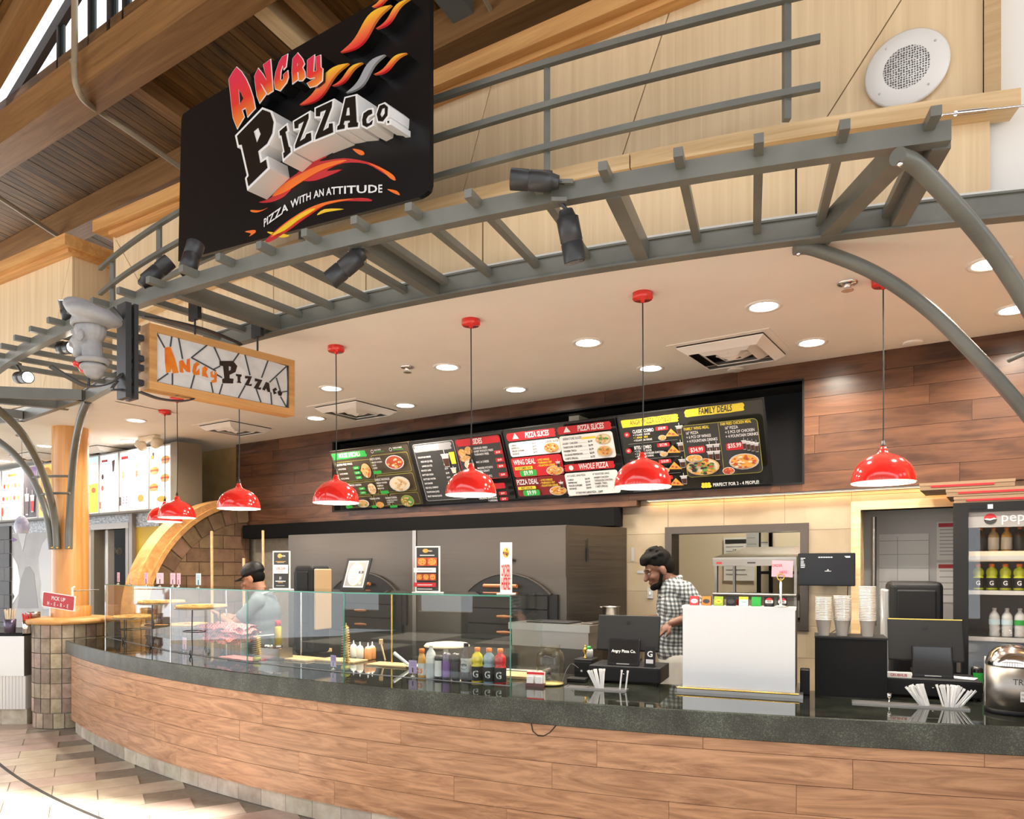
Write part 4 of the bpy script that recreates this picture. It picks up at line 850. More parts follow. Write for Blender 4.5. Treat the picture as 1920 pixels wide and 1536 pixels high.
for a, b_ in top+bot+[((1830, 845), (1785, 852)), ((1735, 735), (1770, 850)), ((752, 360), (1832, 630)), ((750, 772), (1828, 985)), ((752, 360), (750, 772)), ((1832, 630), (1828, 985)), ((1040, 570), (1240, 680)), ((1215, 670), (1275, 640)), ((1250, 710), (1290, 735))]: came(a, b_)
lm.build('lead_lines', 'lead', hs_)
for P, m in (([(822, 490), (868, 482), (905, 580), (935, 695), (890, 700), (880, 655), (868, 690), (835, 695), (825, 600)], 'glass_orange'), ([(940, 600), (968, 590), (1000, 640), (1005, 585), (1027, 578), (1030, 690), (1000, 685), (970, 650), (975, 695), (945, 690)], 'glass_orange'),
    ([(1060, 625), (1085, 605), (1110, 625), (1085, 645), (1075, 690), (1105, 660), (1108, 712), (1060, 712), (1048, 680)], 'glass_orange'), ([(1130, 655), (1150, 640), (1175, 660), (1160, 690), (1178, 735), (1152, 725), (1150, 705), (1145, 725), (1128, 720)], 'glass_orange'),
    ([(1195, 690), (1212, 678), (1215, 710), (1230, 712), (1230, 685), (1248, 695), (1246, 770), (1210, 778), (1205, 758), (1228, 748), (1228, 735), (1200, 730)], 'glass_orange'),
    ([(1270, 598), (1380, 598), (1415, 640), (1400, 690), (1352, 712), (1352, 740), (1385, 745), (1380, 782), (1295, 780), (1293, 745), (1310, 740), (1300, 640), (1272, 635)], 'glass_brown'), ([(1405, 705), (1450, 710), (1450, 725), (1440, 730), (1440, 765), (1450, 780), (1410, 775), (1420, 765), (1418, 725), (1405, 720)], 'glass_brown'),
    ([(1480, 720), (1535, 725), (1510, 790), (1535, 785), (1530, 805), (1475, 795), (1505, 740), (1480, 742)], 'glass_brown'), ([(1560, 740), (1620, 755), (1590, 815), (1612, 815), (1605, 835), (1550, 820), (1585, 765), (1560, 765)], 'glass_brown'),
    ([(1650, 770), (1675, 780), (1685, 855), (1665, 850), (1650, 820), (1640, 840), (1620, 830)], 'glass_brown'), ([(1705, 830), (1730, 815), (1742, 835), (1722, 845), (1740, 862), (1715, 872)], 'glass_brown'), ([(1745, 850), (1765, 835), (1785, 860), (1775, 885), (1755, 880)], 'glass_brown')):
    if m == 'glass_brown' and P[0] == (1270, 598): poly = bridge(H2(P), [H2([(1345, 640), (1365, 645), (1362, 672), (1346, 680)])])
    else: poly = H2(P)
    MB().prism(poly, hfn, .001, .004).build('letter', m, hs_, loc=hp(*H2(P[:1])[0]))
MB().box((fw, D_-.012, fw), (HW-fw, D_-.006, HH-fw)).build('rear_glass', 'glass_marble', hs_, local=True)
for s in (.285, .69):      # hanging rods
    MB().tube([(s, D_/2, HH), (s, D_/2, HH+.125)], .006, 8).build('hanging_rod', 'iron', hs_, local=True)
    MB().box((s-.012, -.0, HH+.10), (s+.012, D_, HH+.23)).build('rod_clamp', 'iron', hs_, local=True)
br = thing('sign_bracket', 'black iron bracket with C-shaped ring holding the chef bust', 'bracket', HA-hd*.06+Vector((0, 0, -HH-.05)), HR)
for s, w in ((-.065, .03), (-.02, .022)): MB().box((s, D_/2-.05, -.02), (s+w, D_/2+.05, HH+.13)).build('upright', 'iron', br, local=True)
for z in (.06, .14, .19, .3): MB().rbox((-.045, D_/2-.03, z), (.045, D_/2+.03, z+.035), .008).build('clamp', 'iron', br, local=True)
def band(P, w=.035, th=.006, name='strap', d=-.05):
    Q = catmull([hp(x, y, d) for x, y in P], 6); mb = MB(); n = len(Q); vs = []
    for i in range(n):
        t = (Q[min(i+1, n-1)]-Q[max(i-1, 0)]).normalized(); s = t.cross(hn).normalized()*th/2; o = hn*w/2; vs += [Q[i]-s-o, Q[i]+s-o, Q[i]+s+o, Q[i]-s+o]
    mb.add(vs, [(i*4+k, i*4+(k+1) % 4, (i+1)*4+(k+1) % 4, (i+1)*4+k) for i in range(n-1) for k in range(4)]+[(0, 1, 2, 3), tuple(range(4*n-4, 4*n))], 0, False); return mb.build(name, 'iron', br)
band([(209, 577), (222, 592), (234, 612), (243, 640), (242, 672), (226, 704), (198, 722), (164, 724), (129, 708), (95, 687)], .045, .008, 'ring')
band([(268, 594), (330, 604), (390, 620), (440, 640), (452, 647)], .03, .008, 'top_strap'); band([(262, 735), (300, 748), (340, 752), (362, 748), (350, 741), (330, 741)], .03, .008, 'bottom_strap'); band([(250, 735), (230, 731), (210, 730), (220, 715)], .03, .008, 'hook')
MB().tube([hp(166, 725, -.05), hp(166, 700, -.05)], .007, 8).build('peg', 'iron', br)
# ------------------------------------------------------------------ chef bust
mat('bust_grey', (.42, .42, .43), .5); mottled('bust_stone', (.27, .28, .3), (.38, .37, .37), 12, .5, 0, rnd=False)
def remesh(o, v, it=4):
    m = o.modifiers.new('r', 'REMESH'); m.mode = 'VOXEL'; m.voxel_size = v; m.use_smooth_shade = True; s = o.modifiers.new('s', 'SMOOTH'); s.iterations = it; s.factor = .5
def head_shape(mb, M, s=1.0, neck=True, nose=1.0):
    def E(c, r): 
        mb.ell(M @ Vector(c), tuple(q*s for q in r), 16, 10, M=M.to_3x3().normalized().to_4x4())
    E((-.012, 0, .135), (.094, .076, .094)); E((.03, 0, .075), (.066, .058, .088)); E((.05, 0, .012), (.045, .042, .034)); E((.078, 0, .0), (.024, .026, .022)); E((.076, 0, .122), (.024, .05, .016))
    a, b_ = M @ Vector((.09, 0, .108)), M @ Vector((.113*1, 0, .068)); mb.caps(a, .011*s*nose, b_, .016*s*nose, 10); E((.092, 0, .036), (.012, .024, .008)); E((.09, 0, .022), (.011, .02, .008)); E((.06, .035, .07), (.03, .022, .025)); E((.06, -.035, .07), (.03, .022, .025))
    for q in (-1, 1): E((-.008, q*.076, .085), (.024, .011, .034))
    if neck: mb.caps(M @ Vector((-.025, 0, .04)), .055*s, M @ Vector((-.035, 0, -.1)), .058*s, 16)
bp = hp(166, 701, -.05); face = Vector((-.985, .17, 0)); Mb = Matrix.Translation(bp+Vector((0, 0, .105))) @ Matrix.Rotation(atan2(face.y, face.x), 4, 'Z') @ Matrix.Scale(.86, 4)
bust = thing('chef_bust', 'grey sculpted chef head with beret and red neck bow on the iron ring', 'sculpture', bp, atan2(face.y, face.x))
mb = MB(); head_shape(mb, Mb, .86, nose=1.15); mb.ell(Mb @ Vector((-.03, 0, -.085)), (.065, .06, .028)); mb.ell(Mb @ Vector((.1, .02, .045)), (.012, .016, .008)); mb.ell(Mb @ Vector((.1, -.02, .045)), (.012, .016, .008))
o = mb.build('head', 'bust_stone', bust); remesh(o, .0035, 2)
mb = MB(); R3_ = Mb.to_3x3().normalized().to_4x4(); mb.ell(Mb @ Vector((-.035, 0, .225)), (.145, .12, .05), M=R3_ @ Matrix.Rotation(radians(-17), 4, 'Y')); mb.ell(Mb @ Vector((.03, 0, .262)), (.1, .1, .05), M=R3_ @ Matrix.Rotation(radians(-22), 4, 'Y'))
for k, z in ((0, .168), (1, .185)): mb.tube([Mb @ Vector((-.012+.1*cos(2*pi*i/24), .083*sin(2*pi*i/24), z-.02*cos(2*pi*i/24)*0)) for i in range(25)], .012, 8)
o = mb.build('beret', 'bust_stone', bust); remesh(o, .006, 10)
mb = MB(); mb.tube([Mb @ Vector((-.03+.078*cos(2*pi*i/24), .07*sin(2*pi*i/24), -.05)) for i in range(25)], .016, 8); o = mb.build('collar', 'bust_stone', bust); remesh(o, .006, 3)
mb = MB(); mb.ell(Mb @ Vector((.05, .03, -.07)), (.024, .024, .018)); mb.ell(Mb @ Vector((.055, -.03, -.09)), (.024, .024, .018)); mb.ell(Mb @ Vector((.06, 0, -.075)), (.014, .014, .014)); o = mb.build('bow', 'red', bust); remesh(o, .005, 2)
# ------------------------------------------------------------------ menu boards
mat('board_black', (.012, .012, .012), .18, spec=.5); mat('ink_white', (.72, .72, .72), .5); mat('ink_green', (.02, .36, .05), .5); mat('ink_grey', (.3, .3, .31), .5); mat('ink_red', (.5, .012, .02), .5); mat('ink_yellow', (.8, .62, .04), .5); mat('ink_line', (.35, .33, .05), .5); mat('ink_maroon', (.2, .012, .015), .4)
mat('food_tan', (.62, .38, .16), .6); mat('food_gold', (.7, .35, .06), .6); mat('food_pale', (.72, .6, .42), .6); mat('food_red', (.5, .08, .03), .6); mat('food_green', (.12, .3, .06), .6); mat('ink_dark', (.03, .03, .03), .5); mat('board_brown', (.06, .045, .03), .3); mat('drink_cup', (.5, .5, .52), .4); mat('cola', (.06, .02, .012), .3)
INK = ['ink_white', 'ink_green', 'ink_grey', 'ink_red', 'ink_yellow', 'ink_line', 'ink_maroon', 'food_tan', 'food_gold', 'food_pale', 'food_red', 'food_green', 'ink_dark', 'board_brown', 'drink_cup', 'cola', 'paper', 'pink', 'paleblue', 'orange', 'purple_ink', 'lightgrey']
mat('purple_ink', (.25, .12, .4), .5)
IX = {k: i for i, k in enumerate(INK)}
class Sheet:                       # flat print: everything sits a fraction of a millimetre proud of the board
    def __init__(s, fn, w, h, st=.0004): s.fn, s.w, s.h, s.mb, s.L, s.st, s.tx = fn, w, h, MB(), .0006, st, MB()
    def P(s, x, y): return x*s.w, (1-y)*s.h
    def poly(s, pts, m): s.L += s.st; q = [s.P(*p) for p in pts]; s.mb.add([s.fn(x, y, s.L) for x, y in q], [tuple(range(len(q)))], IX[m])
    def rect(s, x, y, w, h, m): s.poly([(x, y), (x+w, y), (x+w, y+h), (x, y+h)], m)
    def rrect(s, x, y, w, h, m, r=.02):
        rx, ry = r, r*s.w/s.h; pts = []
        for cx, cy, a in ((x+w-rx, y+h-ry, 0), (x+rx, y+h-ry, 1), (x+rx, y+ry, 2), (x+w-rx, y+ry, 3)):
            for k in range(4): t = (a+k/3)*pi/2; pts.append((cx+rx*cos(t), cy+ry*sin(t)))
        s.poly(pts, m)
    def frame(s, x, y, w, h, m, bg, t=.006, r=.02): s.rrect(x, y, w, h, m, r); s.rrect(x+t, y+t*s.w/s.h, w-2*t, h-2*t*s.w/s.h, bg, r*.8)
    def ell(s, x, y, rx, ry, m, n=18): s.poly([(x+rx*cos(2*pi*k/n), y+ry*sin(2*pi*k/n)) for k in range(n)], m)
    def brush(s, x, y, w, h, m):
        n = 9; pts = [(x+w*k/n, y+h*.06*random.random()) for k in range(n+1)]; pts += [(x+w+w*.04*random.random(), y+h*(.15+.7*k/4)) for k in range(5)]; pts += [(x+w*(1-k/n), y+h*(1-.06*random.random())) for k in range(n+1)]; pts += [(x-w*.04*random.random(), y+h*(.85-.7*k/4)) for k in range(5)]; s.poly(pts, m)
    def text(s, x, y, t, size, m='ink_white', bold=True, cond=.8, al='L', shear=0): s.L += s.st; px, py = s.P(x, y); text2d(s.mb, s.fn, px, py, t, size*s.h*1.38, IX[m], bold, cond, al, s.L, shear=shear)
    def food(s, x, y, r, ry, base, cols, plate=None, n=26):
        if plate: s.ell(x, y, r*1.12, ry*1.12, plate)
        s.ell(x, y, r, ry, base)
        for k in range(n): a = random.random()*2*pi; q = sqrt(random.random())*.85; rr = random.uniform(.1, .2); s.ell(x+r*q*cos(a), y+ry*q*sin(a), r*rr, ry*rr, random.choice(cols), 7)
    def cup(s, x, y, w, h, liq='cola'): s.poly([(x, y+h*.2), (x+w, y+h*.2), (x+w*.82, y+h), (x+w*.18, y+h)], 'drink_cup'); s.poly([(x+w*.08, y+h*.45), (x+w*.92, y+h*.45), (x+w*.8, y+h*.95), (x+w*.2, y+h*.95)], liq); s.rect(x-.004, y+h*.15, w+.008, h*.08, 'ink_white'); s.rect(x+w*.48, y-h*.1, w*.07, h*.3, 'ink_white')
    def build(s, parent): 
        if s.mb.v: s.mb.build('print', INK, parent, recalc=False)
        if s.tx.v: s.tx.build('lettering', INK, parent, recalc=False)
upv = (-N*.243+Vector((0, 0, .571))).normalized(); bn = -(N*.571+Vector((0, 0, .243))).normalized()
def board(u0, u1, label, bg='board_black'):
    o = P3(u0+.004, 5.5, 2.212); w = u1-u0-.008; fn = lambda x, y, d: o+U*x+upv*y+bn*d; t = thing('menu_board', label, 'menu board', o, RW)
    MB().prism([(0, 0), (w, 0), (w, .615), (0, .615)], fn, 0, -.03).build('panel', bg, t); mb = MB()
    for q in ([(0, 0), (w, 0), (w, .006), (0, .006)], [(0, .609), (w, .609), (w, .615), (0, .615)], [(0, .006), (.006, .006), (.006, .609), (0, .609)], [(w-.006, .006), (w, .006), (w, .609), (w-.006, .609)]): mb.prism(q, fn, 0, .004)
    mb.build('edge_strip', 'charcoal', t); return t, Sheet(fn, w, .615)
random.seed(11)
FT = ['food_tan', 'food_gold', 'food_pale']
t, S = board(-5.71, -4.655, 'leftmost menu board headed House Specials', 'board_brown')
S.brush(.03, .04, .43, .11, 'ink_green'); S.text(.245, .125, 'HOUSE SPECIALS', .075, al='C', cond=.62, shear=.12)
for x, a in ((.55, 'MADE FRESH'), (.78, 'TAKES 8-10 MINS')): S.ell(x, .08, .016, .028, 'ink_white'); S.ell(x, .08, .012, .021, 'ink_dark'); S.text(x+.03, .075, a, .022); S.rect(x+.03, .09, .12, .008, 'ink_green')
for c in ((.03, .19, .47, .34), (.03, .55, .47, .22), (.03, .79, .36, .19), (.52, .14, .45, .31), (.52, .47, .45, .29), (.41, .78, .19, .2), (.62, .78, .35, .2)): S.frame(*c, 'ink_line', 'board_brown', .004)
S.text(.05, .25, 'GLUTEN FREE WINGS', .034)
for k, a in enumerate(('6 PCS WINGS', '10 PCS WINGS', '15 PCS WINGS')): S.text(.06, .32+k*.08, a, .026); S.rrect(.26, .285+k*.08, .08, .05, 'ink_green', .008); S.text(.3, .322+k*.08, '$11.99', .024, al='C')
S.food(.42, .37, .06, .12, 'food_tan', FT+['food_red']); S.text(.05, .6, 'GLUTEN FREE FRIED CHICKEN', .03)
for k, a in enumerate(('HALF CHICKEN', '5 PCS CHICKEN')): S.text(.06, .665+k*.07, a, .025); S.rrect(.27, .63+k*.07, .08, .045, 'ink_green', .008); S.text(.31, .663+k*.07, '$14.99', .022, al='C')
S.food(.44, .67, .05, .09, 'food_pale', FT); S.text(.05, .84, 'FRIED RICE', .03); S.food(.28, .9, .07, .06, 'food_tan', FT+['food_green'], 'ink_white'); S.rrect(.05, .91, .09, .05, 'ink_green', .008)
S.text(.54, .2, 'PASTA BOWL', .034)
for k, a in enumerate(('- GRILLED CHICKEN', '- SAUCE', '- CHEESE')): S.text(.54, .25+k*.045, a, .024)
S.rrect(.54, .375, .1, .05, 'ink_green', .008); S.food(.83, .27, .1, .1, 'food_red', ['food_pale', 'food_gold', 'food_red'], 'ink_white'); S.text(.54, .53, 'GARLIC NOODLES', .034)
for k, a in enumerate(('- GRILLED CHICKEN', '- PARMESAN', '- BROCCOLI')): S.text(.54, .58+k*.045, a, .024)
S.rrect(.57, .7, .1, .05, 'ink_green', .008); S.food(.83, .61, .11, .11, 'food_pale', ['food_pale', 'food_tan'], 'lightgrey'); S.text(.42, .825, 'TENDERS & FRIES', .026); S.food(.53, .92, .05, .05, 'food_gold', FT); S.rrect(.43, .92, .06, .04, 'ink_green', .006)
S.text(.63, .825, 'INDIAN FUSION', .03)
for k, a in enumerate(('- CHICKEN TIKKA MASALA', '- FLAVORED RICE', '- NAAN')): S.text(.63, .86+k*.03, a, .018)
S.rrect(.66, .935, .09, .04, 'ink_green', .006); S.food(.89, .88, .07, .085, 'food_green', ['food_pale', 'food_tan', 'food_gold'], 'ink_line'); S.build(t)
t, S = board(-4.65, -3.6, 'menu board headed Drinks and Sides behind a red pendant')
S.frame(.03, .05, .46, .9, 'ink_grey', 'ink_dark', .006); S.brush(.05, .07, .4, .11, 'ink_grey'); S.text(.25, .155, 'DRINKS', .08, al='C', cond=.6, shear=.12)
for k, a in enumerate(('FOUNTAIN DRINK', 'MEDIUM (22 OZ)', 'LARGE (32 OZ)', 'MANGO LASSI', 'BOTTLED SODA', 'BOTTLED WATER', 'GATORADE', 'RED BULL ENERGY', 'TROPICANA JUICE', 'FRUIT MANGO JUICE')): S.text(.06+(.02 if k in (1, 2) else 0), .27+k*.068, a, .027); S.text(.33, .27+k*.068, '$3.99', .026) if k else 0
S.cup(.33, .2, .08, .24); S.poly([(.42, .22), (.48, .22), (.475, .4), (.425, .4)], 'ink_yellow'); S.cup(.4, .44, .06, .1, 'food_pale')
for k, m in enumerate(('ink_green', 'ink_white', 'ink_red')): S.rect(.39+k*.03, .6, .022, .18, m)
S.frame(.52, .05, .46, .62, 'ink_red', 'ink_dark', .005); S.brush(.54, .06, .42, .1, 'ink_red'); S.text(.75, .14, 'SIDES', .08, al='C', cond=.6, shear=.1)
for k, (a, p) in enumerate((('CRINKLED FRIES/', ''), ('SWEET POTATO FRIES/', ''), ('TORNADO FRIES', '$3.99'), ('MAC & CHEESE', '$4.99'), ('MASHED POTATO', '$4.99'), ('WITH GRAVY', ''), ('SAMOSA (2 PC)', '$4.99'))):
    y = (.22, .265, .31, .42, .51, .555, .635)[k]; S.text(.69, y, a, .03)
    if p: S.rrect(.895, y-.045, .08, .055, 'ink_red', .006); S.text(.935, y-.005, p, .028, al='C')
S.food(.57, .25, .04, .06, 'food_gold', FT); S.food(.65, .22, .04, .06, 'food_tan', FT); S.food(.61, .33, .06, .05, 'food_tan', FT); S.food(.64, .42, .045, .06, 'food_pale', ['food_pale'], 'ink_white'); S.food(.6, .54, .045, .06, 'food_pale', ['food_pale'], 'ink_white'); S.brush(.54, .71, .42, .09, 'ink_red'); S.text(.75, .78, 'SPECIALTIES', .07, al='C', cond=.6, shear=.1)
for k, a in enumerate(('BURRITOS (PEPPERONI', '/ CHICKEN)', 'CALZONE (PEPPERONI', '/ CHICKEN)')): S.text(.86, .85+k*.042, a, .028, al='R')
for y in (.87, .955): S.rrect(.89, y-.03, .08, .05, 'ink_red', .006); S.text(.93, y+.007, '$8.99', .026, al='C')
S.build(t)
t, S = board(-3.595, -2.53, 'menu board headed Pizza Slices with red wing and pizza deals')
S.brush(.04, .05, .43, .12, 'ink_red'); S.text(.31, .14, 'PIZZA SLICES', .075, al='C', cond=.62, shear=.12); S.poly([(.08, .14), (.11, .06), (.14, .14)], 'ink_white'); S.rrect(.03, .19, .47, .2, 'paper', .02); S.text(.37, .235, 'CLASSIC SLICES', .028, 'ink_dark')
for k, a in enumerate(('CHEESE', 'PEPPERONI', 'VEGGIE SUPREME', 'SAUSAGE')): S.text(.05, .24+k*.04, a, .024, 'ink_dark'); S.rect(.16, .235+k*.04, .08, .003, 'ink_grey'); S.text(.25, .24+k*.04, '$4.99', .024, 'ink_dark')
S.food(.42, .31, .06, .06, 'food_gold', ['food_red', 'food_pale'], 'food_tan'); S.rrect(.03, .4, .47, .28, 'ink_red', .02); S.rrect(.03, .69, .47, .27, 'ink_maroon', .02)
for y0, a, b_ in ((.42, 'WING DEAL', 'CUSTOMER FAV!'), (.7, 'PIZZA DEAL', 'BEST VALUE!')):
    S.text(.05, y0+.08, a, .075, cond=.62); S.rrect(.05, y0+.11, .17, .045, 'ink_yellow', .006); S.text(.135, y0+.147, b_, .03, 'ink_dark', al='C'); S.rrect(.09, y0+.165, .16, .085, 'ink_green', .015); S.text(.17, y0+.232, '$9.99', .062, al='C', cond=.8)
    for k, c in enumerate(('- 4 PCS WINGS', '- TORNADO FRY', '- FOUNTAIN DRINK')): S.text(.27, y0+.05+k*.04, c, .028, 'ink_yellow')
    S.food(.42, y0+.2, .07, .06, 'food_gold', FT+['food_red'], 'lightgrey'); S.cup(.45, y0+.06, .035, .1)
S.brush(.54, .03, .43, .11, 'ink_red'); S.text(.81, .115, 'PIZZA SLICES', .075, al='C', cond=.62, shear=.12); S.poly([(.58, .115), (.61, .04), (.64, .115)], 'ink_white'); S.rrect(.53, .16, .45, .34, 'paper', .02); S.text(.56, .215, 'SIGNATURE SLICES', .03, 'ink_dark'); S.rect(.72, .2, .12, .028, 'ink_yellow')
for k, a in enumerate(('ANGRY CHICKEN', 'TANDOORI CHICKEN', 'PANEER TIKKA', 'SAUSAGE PEPPERONI', "CHEF'S SPECIAL")): S.text(.55, .275+k*.05, a, .026, 'ink_dark'); S.rect(.69, .268+k*.05, .07, .003, 'ink_grey'); S.text(.77, .275+k*.05, '$6.99', .026, 'ink_dark')
S.food(.9, .25, .055, .06, 'food_pale', ['food_green', 'food_gold'], 'food_tan'); S.food(.9, .4, .055, .06, 'food_tan', ['food_gold', 'food_green', 'food_red'], 'food_tan'); S.brush(.55, .53, .41, .1, 'ink_red'); S.text(.79, .61, 'WHOLE PIZZA', .075, al='C', cond=.62, shear=.12); S.ell(.6, .58, .02, .034, 'ink_white'); S.rrect(.53, .65, .45, .31, 'paper', .02)
S.text(.55, .7, '16" CLASSIC LARGE PIZZA', .026, 'ink_dark', cond=.66); S.text(.77, .7, '16" SIGNATURE LARGE', .026, 'ink_dark', cond=.66)
for k, a in enumerate(('CHEESE', 'PEPPERONI', 'VEGGIE SUPREME', 'SAUSAGE')): S.text(.55, .755+k*.04, a, .024, 'ink_dark'); S.text(.7, .755+k*.04, '$24.99', .024, 'ink_dark')
for k, a in enumerate(('ANGRY CHICKEN', 'TANDOORI CHICKEN', 'PANEER TIKKA', "CHEF'S SPECIAL")): S.text(.78, .745+k*.04, a, .024, 'ink_dark')
S.text(.6, .935, '16" HALF HALF LARGE PIZZA ... $28.99', .026, 'ink_dark', cond=.66); S.build(t)
t, S = board(-2.525, -1.405, 'menu board headed Angry Pizza Combos and Family Deals')
S.brush(.03, .06, .4, .1, 'ink_yellow'); S.text(.24, .135, 'ANGRY PIZZA COMBOS', .066, 'ink_dark', al='C', cond=.55, shear=.1, bold=False); S.brush(.5, .02, .37, .1, 'ink_yellow'); S.text(.69, .1, 'FAMILY DEALS', .075, 'ink_dark', al='C', cond=.6, shear=.12)
for k, (a, p, ls) in enumerate((('CLASSIC COMBO', '$18.99', ('+ 3 CLASSIC SLICES', '+ 1 ANGRY SIDE', '+ FOUNTAIN DRINK')), ('BITES COMBO', '$17.99', ('+ 2 CLASSIC SLICES', '+ 5 CRISPY BONELESS CHICKEN', '+ FOUNTAIN DRINK')), ('SLICE COMBO', '$18.99', ('+ 2 SIGNATURE SLICES', '+ 4 PCS WINGS')), ('DUO COMBO', '$19.99', ('+ 2 CLASSIC SLICES', '+ FOUNTAIN DRINK')))):
    y = .2+k*.2; S.ell(.055, y+.05, .022, .034, 'ink_red'); S.text(.055, y+.062, '#%d' % (k+1), .03, al='C'); S.text(.1, y+.04, a, .044, cond=.6); S.rrect(.27, y-.01, .09, .05, 'ink_red', .008); S.text(.315, y+.028, p, .032, al='C')
    for j, l in enumerate(ls): S.text(.1, y+.075+j*.035, l, .024, 'ink_yellow' if j == 1 and k == 0 else 'ink_white')
    S.poly([(.33, y+.12), (.38, y+.03), (.43, y+.13)], 'food_gold'); S.ell(.365, y+.09, .01, .014, 'food_red'); S.ell(.39, y+.1, .01, .014, 'food_red'); S.food(.31, y+.13, .026, .03, 'food_tan', FT, 'lightgrey'); S.cup(.42, y-.02, .045, .13)
    S.rect(.06, y+.165, .36, .003, 'ink_grey')
S.frame(.47, .19, .5, .64, 'ink_line', 'ink_dark', .004, .03); S.rect(.72, .2, .003, .62, 'ink_line'); S.text(.49, .25, 'FAMILY WING MEAL', .036, 'ink_yellow', cond=.68); S.text(.735, .235, 'FAM FRIED CHICKEN MEAL', .034, 'ink_yellow', cond=.62)
for k, a in enumerate(('16" PIZZA', '+ 6 PCS OF WINGS', '+ 4 FOUNTAIN DRINKS')): S.text(.5, .3+k*.05, a, .034, cond=.75)
for k, a in enumerate(('16" PIZZA', '+ 5 PCS OF CHICKEN', '+ 4 FOUNTAIN DRINKS')): S.text(.76, .285+k*.05, a, .034, cond=.75)
for x in (.505, .755): S.rrect(x, .45, .11, .085, 'ink_red', .01)
S.text(.56, .515, '$34.99', .052, al='C'); S.text(.81, .505, '$35.99', .052, al='C')
for k in range(4): S.cup(.63+(k % 2)*.045, .42+(k//2)*.08, .04, .13); S.cup(.86+k*.026, .41+k*.012, .026, .13)
S.food(.59, .7, .1, .095, 'food_pale', ['food_green', 'food_red', 'food_gold', 'ink_dark'], 'food_tan', 50); S.food(.545, .58, .05, .04, 'food_gold', FT, 'ink_white'); S.food(.87, .66, .085, .085, 'food_gold', ['food_red', 'food_pale', 'food_gold'], 'drink_cup', 40); S.food(.77, .75, .035, .04, 'food_red', ['food_red', 'food_tan'], 'ink_white')
for k in range(3): S.ell(.595+k*.02, .885, .011, .017, 'ink_yellow'); S.ell(.595+k*.02, .915, .015, .02, 'ink_yellow')
S.text(.66, .92, 'PERFECT FOR 3 - 4 PEOPLE!', .04, cond=.8); S.build(t)
# ------------------------------------------------------------------ pizza ovens and hood
def box_uc(u0, u1, c0, c1, z0, z1, name, m, parent=None, **k): return MB().box((u0, c0, z0), (u1, c1, z1)).build(name, m, parent, M=TR((0, 0, 0), RW), local=True, **k) if False else MB().box((0, 0, 0), (u1-u0, c1-c0, z1-z0)).build(name, m, parent, M=TR(P3(u0, c0, z0), RW), local=True, **k)
CO = 4.95; OZ = 1.93
brushed('oven_steel', (.115, .1, .088), .4); mat('dark_matte', (.006, .006, .006), .9, spec=.1); mat('oven_black', (.012, .012, .013), .5, spec=.25); mat('handle_wood', (.25, .09, .03), .4); mat('cast_iron', (.015, .015, .016), .5, spec=.3)
def oven(u0, u1, da, db, label):
    t = thing('pizza_oven', label, 'oven', P3(u0, CO, 0), RW)
    box_uc(u0, u1, CO, 5.58, 0, OZ, 'body', 'stainless_dark', t); box_uc(u0+.004, u1-.004, CO-.004, CO, 1.36+.17, OZ-.01, 'upper_panel', 'oven_steel', t)
    box_uc(da-.06, db+.06, CO-.02, CO, 1.02, 1.40, 'door_surround', 'oven_black', t)
    w = db-da; m = (da+db)/2; r = ((w/2)**2+.16**2)/(2*.16); a0 = math.asin(w/2/r)
    pts = [(m+r*sin(a), 1.395+.16-r+r*cos(a)) for a in linsp(-a0, a0, 20)]
    d = MB().prism(pts, lambda x, y, dd: P3(x, CO-dd, y), 0, .025).build('arch_door', 'cast_iron', t)
    rim = pts+[(x+(x-m)*.03, y+.009) for x, y in reversed(pts)]; MB().prism(rim, lambda x, y, dd: P3(x, CO-dd, y), 0, .03).build('arch_rim', 'oven_steel', t)
    MB().tube([P3(m-.2, CO-.06, 1.46), P3(m+.12, CO-.06, 1.46)], .016, 10).build('door_handle', 'handle_wood', d)
    for z0, z1 in ((1.285, 1.385), (1.16, 1.275), (1.035, 1.15)):
        q = box_uc(da+.02, db-.02, CO-.034, CO-.02, z0, z1, 'drawer', 'cast_iron', t); 
        if z0 < 1.1 or z0 == 1.16: MB().tube([P3(m-.07, CO-.06, (z0+z1)/2), P3(m, CO-.062, (z0+z1)/2), P3(m+.07, CO-.06, (z0+z1)/2)], [.009, .015, .009], 10).build('drawer_handle', 'handle_wood', q)
    MB().tube([P3(m-.02, CO-.07, 1.66), P3(m+.04, CO-.04, 1.675), P3(m+.07, CO, 1.66)], [.02, .01, .008], 10).build('damper_lever', 'cast_iron', t)
    box_uc(u1-.16, u1-.07, CO-.014, CO, 1.1, 1.4, 'vent_grille', 'cast_iron', t)
    return t
oven(-5.95, -4.32, -5.3, -4.5, 'left stainless pizza oven with a black arched door'); ov2 = oven(-4.28, -2.79, -3.72, -2.92, 'right stainless pizza oven with an arched black door and drawers')
box_uc(-4.32, -4.28, CO-.012, CO+.3, 0, OZ, 'joint_strip', 'stainless', ov2)
a, b_ = P3(-2.79, CO, 0), P3(-2.585, 5.58, 0); dd = (b_-a).normalized(); nn = Vector((dd.y, -dd.x, 0))
sp_ = MB().prism([(a.x, a.y), (b_.x, b_.y), (b_.x-nn.x*.05, b_.y-nn.y*.05), (a.x-nn.x*.05, a.y-nn.y*.05)], lambda x, y, z: Vector((x, y, z)), 0, OZ).build('side_panel', 'stainless_dark', ov2)
p = a.lerp(b_, .32)+nn*.012; MB().tube([Vector((p.x, p.y, 1.83)), Vector((p.x, p.y, 1.74))], .004, 6).build('hook', 'cast_iron', ov2); MB().box((-.008, -.006, 0), (.008, .006, .1)).build('hanging_tool', 'cast_iron', ov2, M=TR((p.x, p.y, 1.66), RW), local=True)
